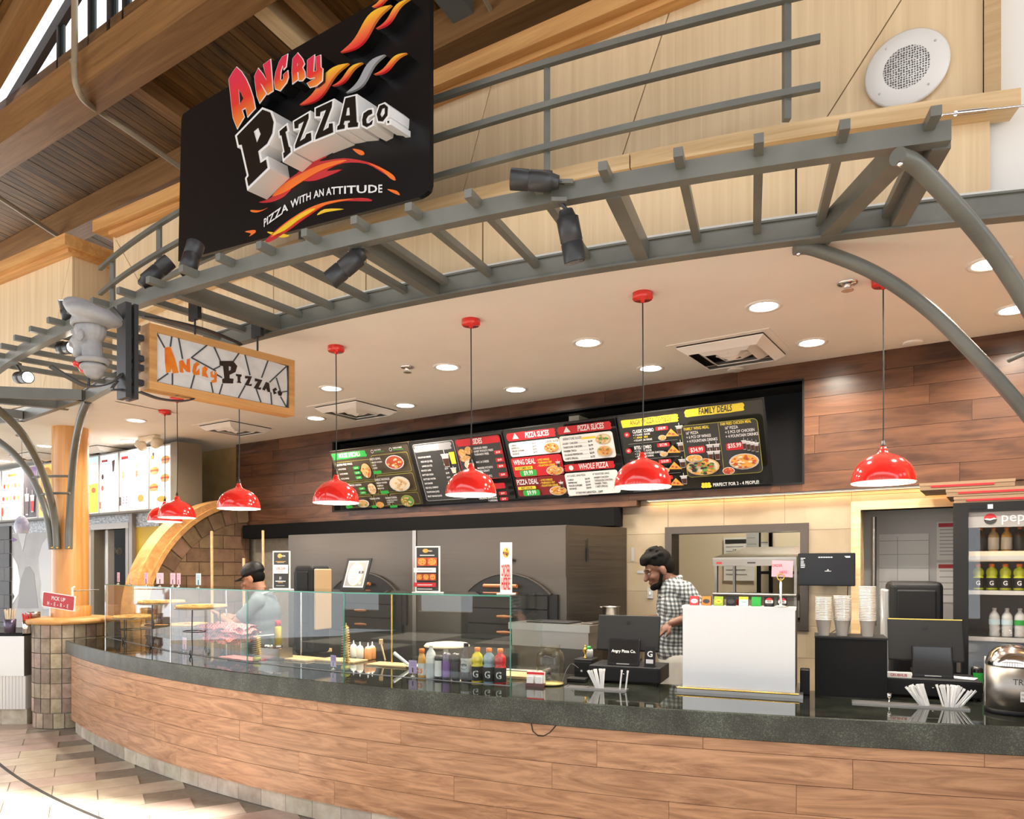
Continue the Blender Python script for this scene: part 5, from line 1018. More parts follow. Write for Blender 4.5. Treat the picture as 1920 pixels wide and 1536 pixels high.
hood = box_uc(-7.3, -2.62, 5.42, 5.58, OZ+.012, 2.092, 'oven_hood', 'dark_matte', label='black exhaust hood above the pizza ovens', cat='hood')
# steel landing table beside the oven
t = thing('steel_table', 'stainless landing table beside the right oven', 'table', P3(-2.9, 4.62, 0), RW)
box_uc(-3.1, -2.42, 4.62, 4.93, 1.15, 1.2, 'top', 'stainless_h', t); box_uc(-2.56, -2.42, 4.93, 5.58, 1.15, 1.2, 'top', 'stainless_h', t); box_uc(-3.08, -2.44, 4.64, 4.92, 1.03, 1.15, 'apron', 'stainless', t); box_uc(-2.55, -2.44, 4.93, 5.56, 1.03, 1.15, 'apron', 'stainless', t); box_uc(-3.05, -2.46, 4.66, 4.9, 0, 1.03, 'cabinet', 'stainless_dark', t)
def pot(x, y, z, r, h, label):
    t = thing('steel_pot', label, 'pot', (x, y, z)); MB().lathe([(0, 0), (r, 0), (r, h), (r*1.12, h+.004), (r*1.12, h+.008), (r*.96, h+.006), (r*.96, .01), (0, .01)], seg=28).build('body', 'stainless', t, local=True); MB().tube([(-r*1.1, 0, h), (-r*1.35, 0, h+.003)], .006, 8).build('handle', 'stainless', t, local=True)
q = P3(-2.5, 5.12, 1.2); pot(q.x, q.y, 1.2, .062, .105, 'small steel pot standing on the landing table')
MB().rbox((0, 0, 0), (.36, .2, .012), .005, M=TR(P3(-2.98, 4.68, 1.2), RW)).build('baking_tray', 'cast_iron', label='dark flat tray lying on the landing table', cat='tray')
MB().rbox((0, 0, 0), (.1, .3, .012), .005, M=TR(P3(-2.545, 4.72, 1.2), RW)).build('baking_tray', 'stainless_dark', label='narrow steel tray on the landing table edge', cat='tray')
t = thing('added_light_strip', 'unseen warm light strip added under the soffit for the glow on the tiles', 'light strip', P3(-2.4, CS+.02, SB-.012), RW); MB().box((0, 0, 0), (2.4, .025, .011)).build('housing', 'trim_white', t, local=True); MB().box((.01, .004, -.001), (2.39, .021, 0)).build('diffuser', 'strip_face', t, local=True) if emis('strip_face', (1, .6, .25), 3) else 0  # added strip that makes the warm glow on the upper tiles; no fixture is visible
ld = bpy.data.lights.new('lamp', 'AREA'); ld.shape = 'RECTANGLE'; ld.size = 2.38; ld.size_y = .02; ld.energy = 3; ld.color = (1, .55, .2); lo = bpy.data.objects.new('lamp', ld); link(lo, TR(P3(-1.2, CS+.032, SB-.016), RW), t)
# wall plate, dark strips on the tile
for u, z, w, h, lb, m in ((-2.41, 1.36, .05, .085, 'grey switch plate on the tiled wall by the pass-through', 'grey'),):
    t = box_uc(u, u+w, CB-.008, CB, z, z+h, 'switch_plate', m, label=lb, cat='switch'); box_uc(u+.018, u+w-.018, CB-.013, CB-.008, z+.03, z+.055, 'toggle', 'lightgrey', t)
for u, z, w, h, lb in ((-2.55, 1.66, .022, .11, 'upright grey adhesive strip on the wall tiles'), (-2.5, 1.56, .075, .022, 'level grey adhesive strip on the wall tiles')): box_uc(u, u+w, CB-.004, CB, z, z+h, 'wall_strip', 'grey', label=lb, cat='strip')
# pass-through frame
fr = thing('pass_window', 'steel-framed pass-through opening in the tiled wall', 'window', P3(OPEN[0], CB, OPEN[2]), RW); f = .055
for a0, a1, z0, z1 in ((OPEN[0]-.02, OPEN[1]+.02, OPEN[3]-f+.02, OPEN[3]+.02), (OPEN[0]-.02, OPEN[1]+.02, OPEN[2]-.02, OPEN[2]+.03), (OPEN[0]-.02, OPEN[0]+f-.02, OPEN[2]+.03, OPEN[3]-f+.02), (OPEN[1]-f+.02, OPEN[1]+.02, OPEN[2]+.03, OPEN[3]-f+.02)):
    box_uc(a0, a1, CB-.02, CB+.14, z0, z1, 'frame_bar', 'oven_steel', fr)
# heated holding cabinet seen through it
hw = thing('food_warmer', 'stainless heated food shelf seen through the pass-through', 'food warmer', P3(-1.93, 5.76, 1.17), RW)
for z0, z1, nm in ((1.62, 1.67, 'upper_fascia'), (1.24, 1.29, 'lower_fascia')): box_uc(-1.93, -1.3, 5.76, 5.79, z0, z1, nm, 'stainless', hw)
mb = MB(); q = [P3(-1.93, 5.76, 1.67), P3(-1.3, 5.76, 1.67), P3(-1.28, 6.2, 1.76), P3(-1.8, 6.2, 1.76)]; mb.add(q+[v+Vector((0, 0, .015)) for v in q], [(0, 1, 2, 3), (7, 6, 5, 4), (0, 4, 5, 1), (1, 5, 6, 2), (2, 6, 7, 3), (3, 7, 4, 0)]); mb.build('hood_top', 'stainless_h', hw)
for u in (-1.92, -1.32): box_uc(u, u+.02, 5.77, 5.8, 1.17, 1.62, 'post', 'stainless', hw)
for u in (-1.9, -1.32): box_uc(u, u+.02, 6.17, 6.2, 1.17, 1.76, 'post', 'stainless', hw)
box_uc(-1.93, -1.3, 5.77, 6.2, 1.36, 1.39, 'shelf', 'stainless_dark', hw); box_uc(-1.93, -1.3, 5.77, 6.2, 1.17, 1.19, 'shelf', 'stainless_dark', hw)
for k in range(22): MB().tube([P3(-1.91+k*.028, 5.78, 1.4), P3(-1.91+k*.028, 6.18, 1.4)], .004, 6).build('rod', 'stainless', hw)
MB().tube([P3(-1.93, 5.765, 1.4), P3(-1.3, 5.765, 1.4)], .012, 8).build('front_rail', 'stainless', hw)
box_uc(-1.9, -1.86, 5.755, 5.76, 1.635, 1.65, 'badge', 'red_flat', hw); box_uc(-1.66, -1.6, 5.755, 5.76, 1.638, 1.648, 'badge', 'dark', hw)
# storeroom: rack with boxes, notices
rk = thing('wire_rack', 'black shelf rack with boxes in the storeroom', 'rack', P3(-1.9, 6.7, 0), RW)
for u in (-1.85, -1.2): 
    for c in (6.7, 7.1): box_uc(u, u+.03, c, c+.03, 0, 2.3, 'post', 'black', rk)
for z in (.5, 1.15, 1.55, 1.93): box_uc(-1.85, -1.17, 6.7, 7.13, z, z+.025, 'shelf', 'black', rk)
mat('lime_box', (.3, .42, .03), .6); mat('brown_box', (.3, .2, .12), .7)
for i, (u, w, z, h, m, lb) in enumerate(((-1.7, .2, 1.575, .16, 'lime_box', 'lime green carton on the left of the storeroom rack'), (-1.46, .2, 1.575, .14, 'lime_box', 'lime green carton on the right of the storeroom rack'), (-1.8, .2, 1.955, .12, 'brown_box', 'brown carton on the top storeroom shelf'), (-1.55, .16, 1.955, .15, 'red_flat', 'dark red carton on the top storeroom shelf'), (-1.75, .25, 1.175, .16, 'white', 'pale bag-like carton on the middle storeroom shelf'), (-1.42, .12, 1.175, .1, 'brown_box', 'small brown carton on the middle storeroom shelf'))):
    t = thing('carton', lb, 'carton', P3(u, 6.75, z), RW); MB().box((0, 0, 0), (w, .3, h)).build('body', m, t, local=True); MB().box((0, -.001, h*.9), (w, .3, h+.002)).build('lid', m, t, local=True)
def notice(u, c, z, w, h, label, head='ink_red', lines=7, bg='paper', tilt=0):
    t = thing('paper_notice', label, 'notice', P3(u, c, z), RW); MB().box((0, -.002, 0), (w, 0, h)).build('sheet', bg, t, local=True)
    S = Sheet(lambda x, y, d: mof(t) @ Vector((x, -.002-d, y)), w, h); S.rect(.05, .04, .9, .1, head)
    for k in range(lines): S.rect(.08, .2+k*.75/lines, .84*random.uniform(.6, 1), .018, 'ink_grey')
    S.build(t); return t, S
notice(-2.33, 7.28, 1.48, .3, .42, 'printed notice on the storeroom wall left of the warmer', 'ink_dark'); notice(-2.0, 7.28, 1.72, .1, .14, 'small sheet taped in the storeroom beside the rack', 'ink_grey', 3); notice(-1.93, 6.66, 1.75, .11, .22, 'narrow white sheet hanging on the storeroom rack', 'ink_grey', 3)
t, S = notice(-2.21, 7.0, 1.22, .14, .12, 'small red sign behind the plaid-shirted worker', 'ink_red', 0, 'red_flat')
# wall monitor
mo = thing('wall_monitor', 'black order monitor mounted beside the pass-through', 'monitor', P3(-1.2, 5.45, 1.48), RW)
MB().rbox((-.02, 0, 0), (.345, .035, .225), .006).build('housing', 'black_gloss', mo, local=True); MB().box((.12, .035, .07), (.2, .16, .15)).build('wall_arm', 'dark', mo, local=True)
S = Sheet(lambda x, y, d: mof(mo) @ Vector((x-.012, -.0003-d, y+.008)), .35, .21); [S.rect(.36+.045*k, .09, .035, .03, 'ink_white') for k in range(6)]; S.rect(.84, .07, .1, .02, 'paleblue'); S.rect(.86, .1, .08, .02, 'paleblue')
for k in range(7): S.rect(.03, .12+k*.05, .05+.04*random.random(), .02, 'ink_white')
S.rect(.48, .55, .12, .012, 'ink_white'); S.poly([(.52, .53), (.54, .49), (.56, .53)], 'ink_white'); S.build(mo)
MB().tube(catmull([P3(-.9, 5.46, 1.48), P3(-.93, 5.58, 1.3), P3(-.97, 5.585, 1.2), P3(-1.08, 5.585, 1.1), P3(-.98, 5.585, 1.08), P3(-.92, 5.585, 1.12)], 8), .003, 6).build('monitor_cable', 'cord', label='thin black cable hanging from the wall monitor', cat='cable')
# doorway frame and the notice board behind it
df = thing('door_1', None, None, P3(DOOR[0], CB, 0), RW, kind='structure')
box_uc(DOOR[0]-.06, DOOR[0], CB-.02, CB+.13, 0, DOOR[3]+.06, 'jamb', 'fir_pale', df); box_uc(DOOR[0], DOOR[1], CB-.02, CB+.13, DOOR[3], DOOR[3]+.06, 'lintel', 'fir_pale', df)
nbw = wallp('wall_cooler', -.9, .7, 6.1, 0, 2.3, 'lightgrey', .05)
MB().tube([P3(-.78, 5.75, 1.2), P3(-.78, 5.75, 1.96)], .018, 10).build('door_post', 'stainless', df)
def wb_(u, z, w, h, lb, head='ink_grey', lines=6): return notice(u, 6.09, z, w, h, lb, head, lines)
t, S = wb_(-.79, 1.25, .32, .6, 'large white weekly planner board in the doorway', 'paper', 0); 
for k in range(5): S2_ = None
mb = MB()
for k in range(6): mb.box((0, -.0035, .05+k*.1), (.32, -.0025, .053+k*.1))
mb.box((.12, -.0035, .02), (.123, -.0025, .58)); mb.build('grid_line', 'ink_grey', t, local=True)
wb_(-.42, 1.66, .22, .27, 'upper red-headed notice beside the planner', 'ink_red', 8); wb_(-.42, 1.36, .22, .28, 'lower red-headed notice beside the planner', 'ink_red', 5)
t, S = wb_(-.03, 1.6, .26, .42, 'red-bordered safety poster near the fridge', 'ink_red', 0)
mb = MB()
for i in range(3):
    for j in range(3): mb.box((.03+i*.075, -.004, .16+j*.08), (.09+i*.075, -.0025, .21+j*.08))
mb.build('pictogram', 'ink_grey', t, local=True)
wb_(-.12, 1.12, .24, .3, 'sheet pinned below the safety poster', 'ink_grey', 6); wb_(.17, 1.15, .16, .34, 'sheet hanging next to the fridge edge', 'ink_grey', 4)
# unseen lamps added to brighten the storeroom and doorway
for p, e in ((P3(-1.6, 6.5, 2.9), 16), (P3(-.2, 5.85, 2.6), 14)):
    t = thing('added_light_panel', 'unseen white light panel added to brighten the storeroom' if e > 10 else 'small unseen light added behind the doorway', 'ceiling light', p, RW); MB().box((-.2, -.1, 0), (.2, .1, .03)).build('housing', 'trim_white', t, local=True); MB().box((-.18, -.08, -.004), (.18, .08, 0)).build('diffuser', 'lamp_face', t, local=True)
    ld = bpy.data.lights.new('lamp', 'AREA'); ld.shape = 'RECTANGLE'; ld.size = .36; ld.size_y = .16; ld.energy = e; ld.color = (1, .9, .72); lo = bpy.data.objects.new('lamp', ld); link(lo, Matrix.Translation(p+Vector((0, 0, -.012))), t)
# ------------------------------------------------------------------ glass-door fridge, pizza boxes on top
FU, FC = -.265, 5.05; fg = thing('drinks_fridge', 'black glass-door drinks fridge at the right edge', 'fridge', P3(FU, FC, 0), RW); FW_ = .78
mat('fridge_in', (.3, .3, .31), .45)
def fb(lo, hi, n, m, par=None): return MB().box(lo, hi).build(n, m, par or fg, local=True) if par is None or True else 0
fb((0, .06, 0), (.03, .7, 1.98), 'side', 'black'); fb((FW_-.03, .06, 0), (FW_, .7, 1.98), 'side', 'black'); fb((.03, .06, 1.9), (FW_-.03, .7, 1.98), 'top', 'black'); fb((.03, .06, 0), (FW_-.03, .7, .2), 'base', 'black'); fb((.03, .66, .2), (FW_-.03, .7, 1.9), 'back', 'fridge_in')
fb((.03, .08, .2), (.034, .66, 1.9), 'liner', 'fridge_in'); fb((FW_-.034, .08, .2), (FW_-.03, .66, 1.9), 'liner', 'fridge_in')
dr = fb((0, 0, .12), (.075, .05, 1.98), 'door', 'charcoal'); fb((FW_-.075, 0, .12), (FW_, .05, 1.98), 'door_stile', 'charcoal', dr); fb((.075, 0, 1.925), (FW_-.075, .05, 1.98), 'door_rail', 'charcoal', dr); fb((.075, 0, .12), (FW_-.075, .05, .2), 'door_rail', 'charcoal', dr)
fb((.075, .02, 1.835), (FW_-.075, .03, 1.925), 'header_panel', 'grey', dr); fb((.07, .022, .2), (FW_-.07, .026, 1.835), 'pane', 'glass_clear', dr); MB().tube([(.03, -.03, 1.0), (.03, -.03, 1.2)], .012, 8).build('handle', 'stainless', dr, local=True)
S = Sheet(lambda x, y, d: mof(fg) @ Vector((.075+x, .0195-d, 1.845+y)), FW_-.15, .075); S.ell(.17, .5, .05, .42, 'ink_white'); S.poly([(.12+.05*(1-cos(a)), .5-.42*sin(a)) for a in linsp(0, pi, 10)]+[(.2, .4), (.17, .48), (.14, .44)], 'ink_red'); S.poly([(.22-.05*(1-cos(a)), .5+.42*sin(a)) for a in linsp(0, pi, 10)]+[(.14, .56), (.17, .6), (.2, .52)], 'ink_dark'); S.text(.25, .72, 'pepsi', .75, bold=False, cond=1.0); S.build(fg)
fb((.35, -.006, 1.68), (.48, -.001, 1.84), 'price_flag', 'orange', dr); S = Sheet(lambda x, y, d: mof(fg) @ Vector((.35+x, -.0065-d, 1.68+y)), .13, .16); S.rect(0, .75, 1, .25, 'ink_white'); S.ell(.5, .38, .3, .18, 'ink_white'); S.build(dr)
fb((.085, -.003, 1.94), (.16, 0, 1.965), 'sticker', 'black_gloss', dr); fb((.17, -.003, 1.94), (.195, 0, 1.965), 'sticker', 'paleblue', dr)
for z in (.55, .9, 1.19, 1.46, 1.66): fb((.035, .1, z), (FW_-.035, .64, z+.012), 'shelf', 'stainless_h'); fb((.035, .08, z-.012), (FW_-.035, .1, z+.012), 'shelf_edge', 'lightgrey')
ld = bpy.data.lights.new('lamp', 'AREA'); ld.shape = 'RECTANGLE'; ld.size = .02; ld.size_y = 1.4; ld.energy = 2.2; ld.color = (.9, .96, 1); lo = bpy.data.objects.new('lamp', ld); link(lo, mof(fg) @ Matrix.Translation((.06, .09, 1.05)) @ Matrix.Rotation(radians(-60), 4, 'Y') @ Matrix.Rotation(pi/2, 4, 'X'), fg)
# bottles
def bottle(name, loc, prof, m, label, cat='bottle', cap=None, capm='orange', lab=None, labm='charcoal', txt=None, group=None, rot=0, tm='ink_white', ts=.05):
    t = thing(name, label, cat, loc, rot, group); MB().lathe(prof, seg=22).build('body', m, t, local=True)
    if cap: MB().lathe([(0, cap[1]), (cap[0], cap[1]), (cap[0], cap[2]), (cap[0]*.9, cap[2]+.002), (0, cap[2]+.002)], seg=18).build('cap', capm, t, local=True)
    if lab: MB().lathe([(lab[0], lab[1]), (lab[0], lab[2])], seg=22, cap=False).build('label_sleeve', labm, t, local=True)
    if txt:
        mb = MB(); r = lab[0]+.0012; z = (lab[1]+lab[2])/2-ts*.35; w = textw(txt, ts, True, .9); text2d(mb, lambda x, y, d: Vector((r*sin(x/r), -r*cos(x/r), y)), -w/2, z, txt, ts, 0, True, .9); mb.build('label_print', tm, t, local=True)
    return t
GP = [(0, 0), (.034, 0), (.037, .01), (.037, .1), (.035, .105), (.031, .118), (.035, .13), (.036, .15), (.03, .17), (.016, .185), (.016, .195)]
WP = [(0, 0), (.03, 0), (.032, .008), (.03, .05), (.032, .06), (.03, .1), (.032, .12), (.032, .15), (.026, .17), (.012, .19), (.012, .2)]
mat('lime_liquid', (.45, .5, .02), .1, spec=.6); mat('red_liquid', (.5, .012, .015), .1, spec=.6); mat('blue_liquid', (.22, .36, .42), .1, spec=.6); mat('yellow_liquid', (.75, .6, .02), .1, spec=.6); mat('water', (.6, .62, .62), .08, spec=.7); mat('maroon_liquid', (.12, .01, .015), .1)
M_ = mof(fg); GS = [(r*.82, z*.72) for r, z in GP]; WS = [(r*.85, z*.78) for r, z in WP]
for k, (x, m, lb) in enumerate(((.12, 'lime_liquid', 'lime sports drink at the left end of the fridge shelf'), (.187, 'lime_liquid', 'second lime sports drink from the left in the fridge'), (.254, 'lime_liquid', 'third lime sports drink from the left in the fridge'), (.321, 'lime_liquid', 'fourth lime sports drink from the left in the fridge'), (.388, 'maroon_liquid', 'dark red sports drink beside the lime ones in the fridge'))):
    bottle('sports_drink', M_ @ Vector((x, .16, 1.472)), GS, m, lb, cap=(.0148, .137, .153), lab=(.031, .014, .072), ts=.036, txt='G', group='sports drinks in the fridge', rot=RW)
for k, x in enumerate((.2, .262, .324, .386)): bottle('water_bottle', M_ @ Vector((x, .16, 1.202)), WS, 'water', ('leftmost', 'second', 'third', 'fourth')[k]+' small water bottle on the lower fridge shelf', cap=(.011, .156, .165), capm='lightgrey', lab=(.0282, .07, .1), labm=('paleblue', 'paleblue', 'green', 'paleblue')[k], group='water bottles in the fridge', rot=RW)
for k, (x, m, lm_) in enumerate(((.13, 'cola', 'ink_dark'), (.195, 'food_tan', 'cream'), (.26, 'food_gold', 'cream'), (.325, 'cola', 'ink_dark'), (.39, 'food_pale', 'food_red'))): bottle('drink_bottle', M_ @ Vector((x, .2, 1.672)), WS, m, ('leftmost', 'second', 'third', 'fourth', 'fifth')[k]+' bottle on the top fridge shelf', cap=(.012, .156, .167), capm='orange', lab=(.0285, .04, .11), labm=lm_, group='bottles on the top fridge shelf', rot=RW)
fb((.075, .085, 1.64), (FW_-.075, .095, 1.7), 'shelf_card', 'cream')
for k, (du, w) in enumerate(((-.02, .52), (-.06, .5), (-.2, .48))):
    t = thing('pizza_box', ('lowest', 'middle', 'topmost')[k]+' cardboard pizza box stacked on the fridge', 'pizza box', P3(FU+.02+du, FC+.1, 1.981+k*.046), RW); MB().box((0, 0, 0), (w, .4, .04)).build('body', 'brown_box', t, local=True); MB().box((-.003, -.003, .026), (w+.003, .4, .043)).build('lid', 'brown_box', t, local=True)
    mb = MB(); text2d(mb, lambda x, y, d: Vector((x, -.0045, y)), .06, .012, 'PIZZA SERVED FRESH', .02, 0, True, 1.0) if 0 else mb.box((.06, -.0045, .014), (w-.1, -.0035, .026)); mb.build('print_band', 'ink_red', t, local=True)
# ------------------------------------------------------------------ glass display case on the counter
RG = R1-.37; GT = 1.43; GX = (182.5, 320, 463.7, 645, 957); GA = [arcpx(C1, RG, x) for x in GX]; GA[0] = ang(C1, -4.2, 7.62)
gc = thing('display_case', 'long glass display case following the counter curve', 'display case', arc(C1, RG, GA[2], CTR))
def vpane(p, q, z0, z1, par=gc, m='glass'):
    d = (q-p).normalized(); n_ = Vector((d.y, -d.x, 0))*.003
    return MB().prism([(p.x-n_.x, p.y-n_.y), (q.x-n_.x, q.y-n_.y), (q.x+n_.x, q.y+n_.y), (p.x+n_.x, p.y+n_.y)], lambda x, y, z: Vector((x, y, z)), z0, z1).build('pane', m, par)
pts = [arc(C1, RG, a) for a in GA]; bk = [arc(C1, RG-.5, a) for a in GA]; bk[-1] = Vector((.2, 4.93, 0))
for i in range(4):
    vpane(pts[i], pts[i+1], CTR+.008, GT)
    q = [pts[i], pts[i+1], bk[i+1], bk[i]]; o = MB().prism([(v.x, v.y) for v in q], lambda x, y, z: Vector((x, y, z)), GT, GT+.009).build('top_pane', 'glass', gc)
    n_ = outw(C1, (GA[i]+GA[i+1])/2)*.0015; a, b_ = pts[i]+n_, pts[i+1]+n_
    MB().prism([(a.x, a.y), (b_.x, b_.y), (b_.x+n_.x*2, b_.y+n_.y*2), (a.x+n_.x*2, a.y+n_.y*2)], lambda x, y, z: Vector((x, y, z)), GT, GT+.009).build('glass_edge', 'glass_edge', o)
    MB().prism([(a.x, a.y), (b_.x, b_.y), (b_.x-n_.x*3, b_.y-n_.y*3), (a.x-n_.x*3, a.y-n_.y*3)], lambda x, y, z: Vector((x, y, z)), CTR, CTR+.004).build('channel', 'grey', gc)
for k in (0, 4): vpane(pts[k], bk[k], CTR+.008, GT)
for k in (0, 1, 2, 3, 4): p = pts[k]; MB().box((p.x-.004, p.y-.004, CTR), (p.x+.004, p.y+.004, GT)).build('edge_joint', 'glass_edge' if k > 1 else 'chrome', gc)
for k in (1, 2, 3): p = bk[k]; MB().tube([(p.x, p.y, CTR), (p.x, p.y, GT)], .007, 8).build('post', 'brass' if k == 3 else 'chrome', gc)
def gl(x, off): a = arcpx(C1, RG-off, x); return arc(C1, RG-off, a, CTR), a
def onc(x, y): return pz(x, y, CTR)
A0 = radians(-22)
# ---- cards clipped on the case
def clipcard(x, off, label, m='pink', lean=0, z=GT+.009, w=.07, h=.098, stand='chrome'):
    p, a = gl(x, off); p.z = z; t = thing('price_card', label, 'card', p, a+lean, 'price cards on clips'); MB().lathe([(0, 0), (.016, 0), (.014, .006), (.003, .01), (.003, .03), (0, .03)], seg=14).build('clip_base', stand, t, local=True)
    MB().box((-w/2, -.001, .022), (w/2, .001, .022+h)).build('card', m, t, local=True); MB().box((-.004, -.0025, .026), (.004, -.0012, .026+h*.4)).build('peg', 'dark', t, local=True)
    for k in range(3): MB().box((-w*.35, -.0018, .022+h*(.6+.11*k)), (w*.3, -.0011, .022+h*(.62+.11*k))).build('written_line', 'purple_ink', t, local=True)
for x, lb, m, l in ((222, 'leftmost pink price card on the case top', 'pink', .1), (244, 'second pink price card from the left on the case top', 'pink', -.2), (274, 'third pink price card from the left on the case top', 'pink', .1), (300, 'fourth, narrow-looking pink price card on the case top', 'pink', .6), (324, 'fifth pink price card, half behind its neighbour', 'pink', .2), (335, 'sixth pink price card from the left on the case top', 'pink', 0), (372, 'pale blue price card on the case top', 'paleblue', .1)): clipcard(x, .1, lb, m, l)
clipcard(346, .05, 'tall pink price card standing inside the case', 'pink', 0, CTR, .07, .1); clipcard(625, .05, 'lilac price card standing beside the tall potato skewer', 'lilac', -.15, CTR, .06, .08); clipcard(774, .06, 'lilac price card standing left of the juice bottle', 'lilac', .1, CTR, .06, .085)
# ---- framed posters on the case top
def poster(x, w, h, label, off=.12, lean=0, base=True, frame='gloss_white', tilt=0):
    p, a = gl(x, off); p.z = GT+.009; t = thing('poster_stand', label, 'poster', p, a*.55+lean)
    Mt = Matrix.Rotation(-tilt, 4, 'X')
    if base: MB().rbox((-w/2-.015, -.03, 0), (w/2+.015, .03, .008), .003).build('foot', 'gloss_white', t, local=True)
    MB().box((-w/2, -.004, .006), (w/2, .004, .006+h), M=Mt).build('frame', frame, t, local=True)
    return t, Sheet(lambda x_, y_, d: mof(t) @ (Mt @ Vector((x_-w/2, -.0041-d, .006+y_))), w, h)
t, S = poster(528, .15, .285, 'narrow dark offer poster advertising 10% off on the case top')
S.rect(.06, .03, .88, .94, 'ink_dark'); S.food(.42, .13, .13, .06, 'food_gold', ['food_red', 'food_gold', 'food_pale'], None, 12); S.text(.66, .15, 'PIZZA', .04, al='C'); S.rect(.2, .27, .6, .012, 'food_gold'); S.rect(.3, .3, .4, .01, 'lightgrey'); S.rect(.06, .36, .88, .23, 'cream' if 'cream' in IX else 'paper'); S.text(.5, .5, '10% OFF', .07, 'ink_red', al='C'); S.rect(.35, .41, .3, .012, 'ink_grey'); S.rect(.35, .54, .3, .012, 'ink_grey'); S.text(.5, .74, '$1', .07, al='C'); S.rect(.2, .78, .6, .025, 'ink_white'); S.rect(.35, .82, .3, .015, 'food_gold'); S.rect(.25, .9, .5, .012, 'lightgrey'); S.build(t)
t, S = poster(660, .25, .235, 'tilted glass-framed Global Flavors award on the case top', .1, -.35, False, 'charcoal', .3)
S.rect(.1, .08, .82, .82, 'ink_white'); S.rect(.14, .12, .74, .74, 'ink_grey'); S.ell(.5, .49, .3, .36, 'ink_yellow', 30); S.ell(.49, .49, .29, .35, 'ink_white', 30); S.text(.47, .36, 'Global', .085, 'ink_dark', al='C', bold=False); S.text(.42, .46, 'FLAVORS', .06, 'ink_dark', al='C', bold=False); S.rect(.62, .4, .2, .075, 'ink_dark'); S.text(.72, .45, '2025', .04, al='C')
for k in range(6): S.rect(.33, .52+k*.05, .32-.03*abs(k-2), .012, 'ink_grey')
S.ell(.78, .77, .05, .05, 'lightgrey'); S.build(t)
t, S = poster(802, .17, .3, 'dark poster with food photos standing on the case top')
S.rect(.05, .03, .9, .94, 'ink_dark'); S.food(.42, .1, .12, .045, 'food_gold', ['food_red', 'food_gold', 'food_pale'], None, 12); S.text(.63, .12, 'PIZZA', .03, al='C'); S.rect(.2, .19, .6, .02, 'ink_white')
for x, y, w, h in ((.09, .25, .4, .18), (.52, .25, .4, .18), (.09, .6, .26, .14), (.38, .6, .26, .14), (.67, .6, .26, .14)): S.rect(x, y, w, h, 'food_red'); S.food(x+w/2, y+h/2, w*.42, h*.42, 'food_gold', ['food_gold', 'food_red', 'food_tan'], None, 18)
S.rect(.05, .47, .9, .1, 'paper'); S.rect(.2, .51, .6, .015, 'ink_grey'); S.rect(.05, .79, .9, .09, 'ink_red'); S.rect(.2, .83, .6, .015, 'ink_white'); S.rect(.2, .92, .6, .015, 'ink_white'); S.build(t)
t, S = poster(949, .075, .315, 'tall narrow Order Here sign at the right end of the case', .12, -.1)
S.food(.5, .2, .28, .1, 'food_gold', ['food_red', 'food_gold', 'ink_dark'], None, 14); S.text(.52, .24, 'PIZZA', .05, 'ink_dark', al='C', cond=.6)
for k, w in enumerate(('ORDER', 'HERE')):
    S.L += S.st; px, py = S.P(.5, .665+k*.255); sz = .105; wd = textw(w, sz, True, 1); text2d(S.mb, lambda x, y, d: S.fn(x, py+(y-py)*1.0, d), px, py, w, sz, IX['ink_red'], True, .058/wd, 'C', S.L)
S.build(t)
# ---- pizzas on wire stands
mottled('crust', (.55, .27, .08), (.75, .45, .16), 25, .7, .06); mottled('pizza_top', (.7, .25, .03), (.82, .5, .12), 38, .55, .1); mat('pan', (.35, .33, .3), .35, 1)
def pizza(x, Y, z, r, label, stand=True):
    c = Vector(((x-CX)/FPX*Y, Y, z)); t = thing('pizza', label, 'pizza', c, 0, 'pizzas in the display case')
    pr = [(0, 0), (r*.97, 0), (r, .012), (r*.96, .026), (r*.9, .022), (r*.88, .014), (0, .014)]; MB().lathe(pr, seg=36).build('crust', 'crust', t, local=True); MB().lathe([(0, .0165), (r*.86, .0165), (r*.885, .0145)], seg=36, cap=False).build('topping', 'pizza_top', t, local=True)
    for k in range(16): a = random.random()*2*pi; q = sqrt(random.random())*r*.78; MB().lathe([(0, .02), (.016, .02), (.017, .016)], (q*cos(a), q*sin(a), 0), 10, cap=False).build('pepperoni', 'food_red', t, local=True)
    if stand:
        s = thing('pizza_stand', 'wire stand under the '+label, 'stand', (c.x, c.y, CTR)); h = z-CTR
        MB().lathe([(0, h-.008), (r*1.03, h-.008), (r*1.06, h-.002), (r*1.04, h-.0005), (0, h-.0005)], seg=36).build('pan', 'pan', s, local=True)
        for k in range(3): a = 2*pi*k/3+.4; d = Vector((cos(a), sin(a), 0)); MB().tube(catmull([d*r*.7+Vector((0, 0, h-.01)), d*r*.72+Vector((0, 0, h*.5)), d*r*.7+Vector((0, 0, .05)), d*r*.78+Vector((0, 0, .005)), d*r*.88+Vector((0, 0, .02)), d*r*.84+Vector((0, 0, .045))], 5), .005, 7).build('leg', 'iron', s, local=True)
        MB().tube([(r*.7*cos(2*pi*k/30), r*.7*sin(2*pi*k/30), h*.5) for k in range(31)], .004, 6, cap=False).build('hoop', 'iron', s, local=True)
pizza(303, 6.75, 1.285, .2, 'top-tier pizza at the left of the case'); pizza(378, 6.15, 1.275, .2, 'top-tier pizza nearer the middle of the case'); pizza(248, 7.25, 1.12, .17, 'low pizza at the far left of the case'); pizza(355, 6.6, 1.09, .16, 'low pizza behind the red paper liners')
pizza(290, 7.0, 1.05, .12, 'small pizza between the two left stands')
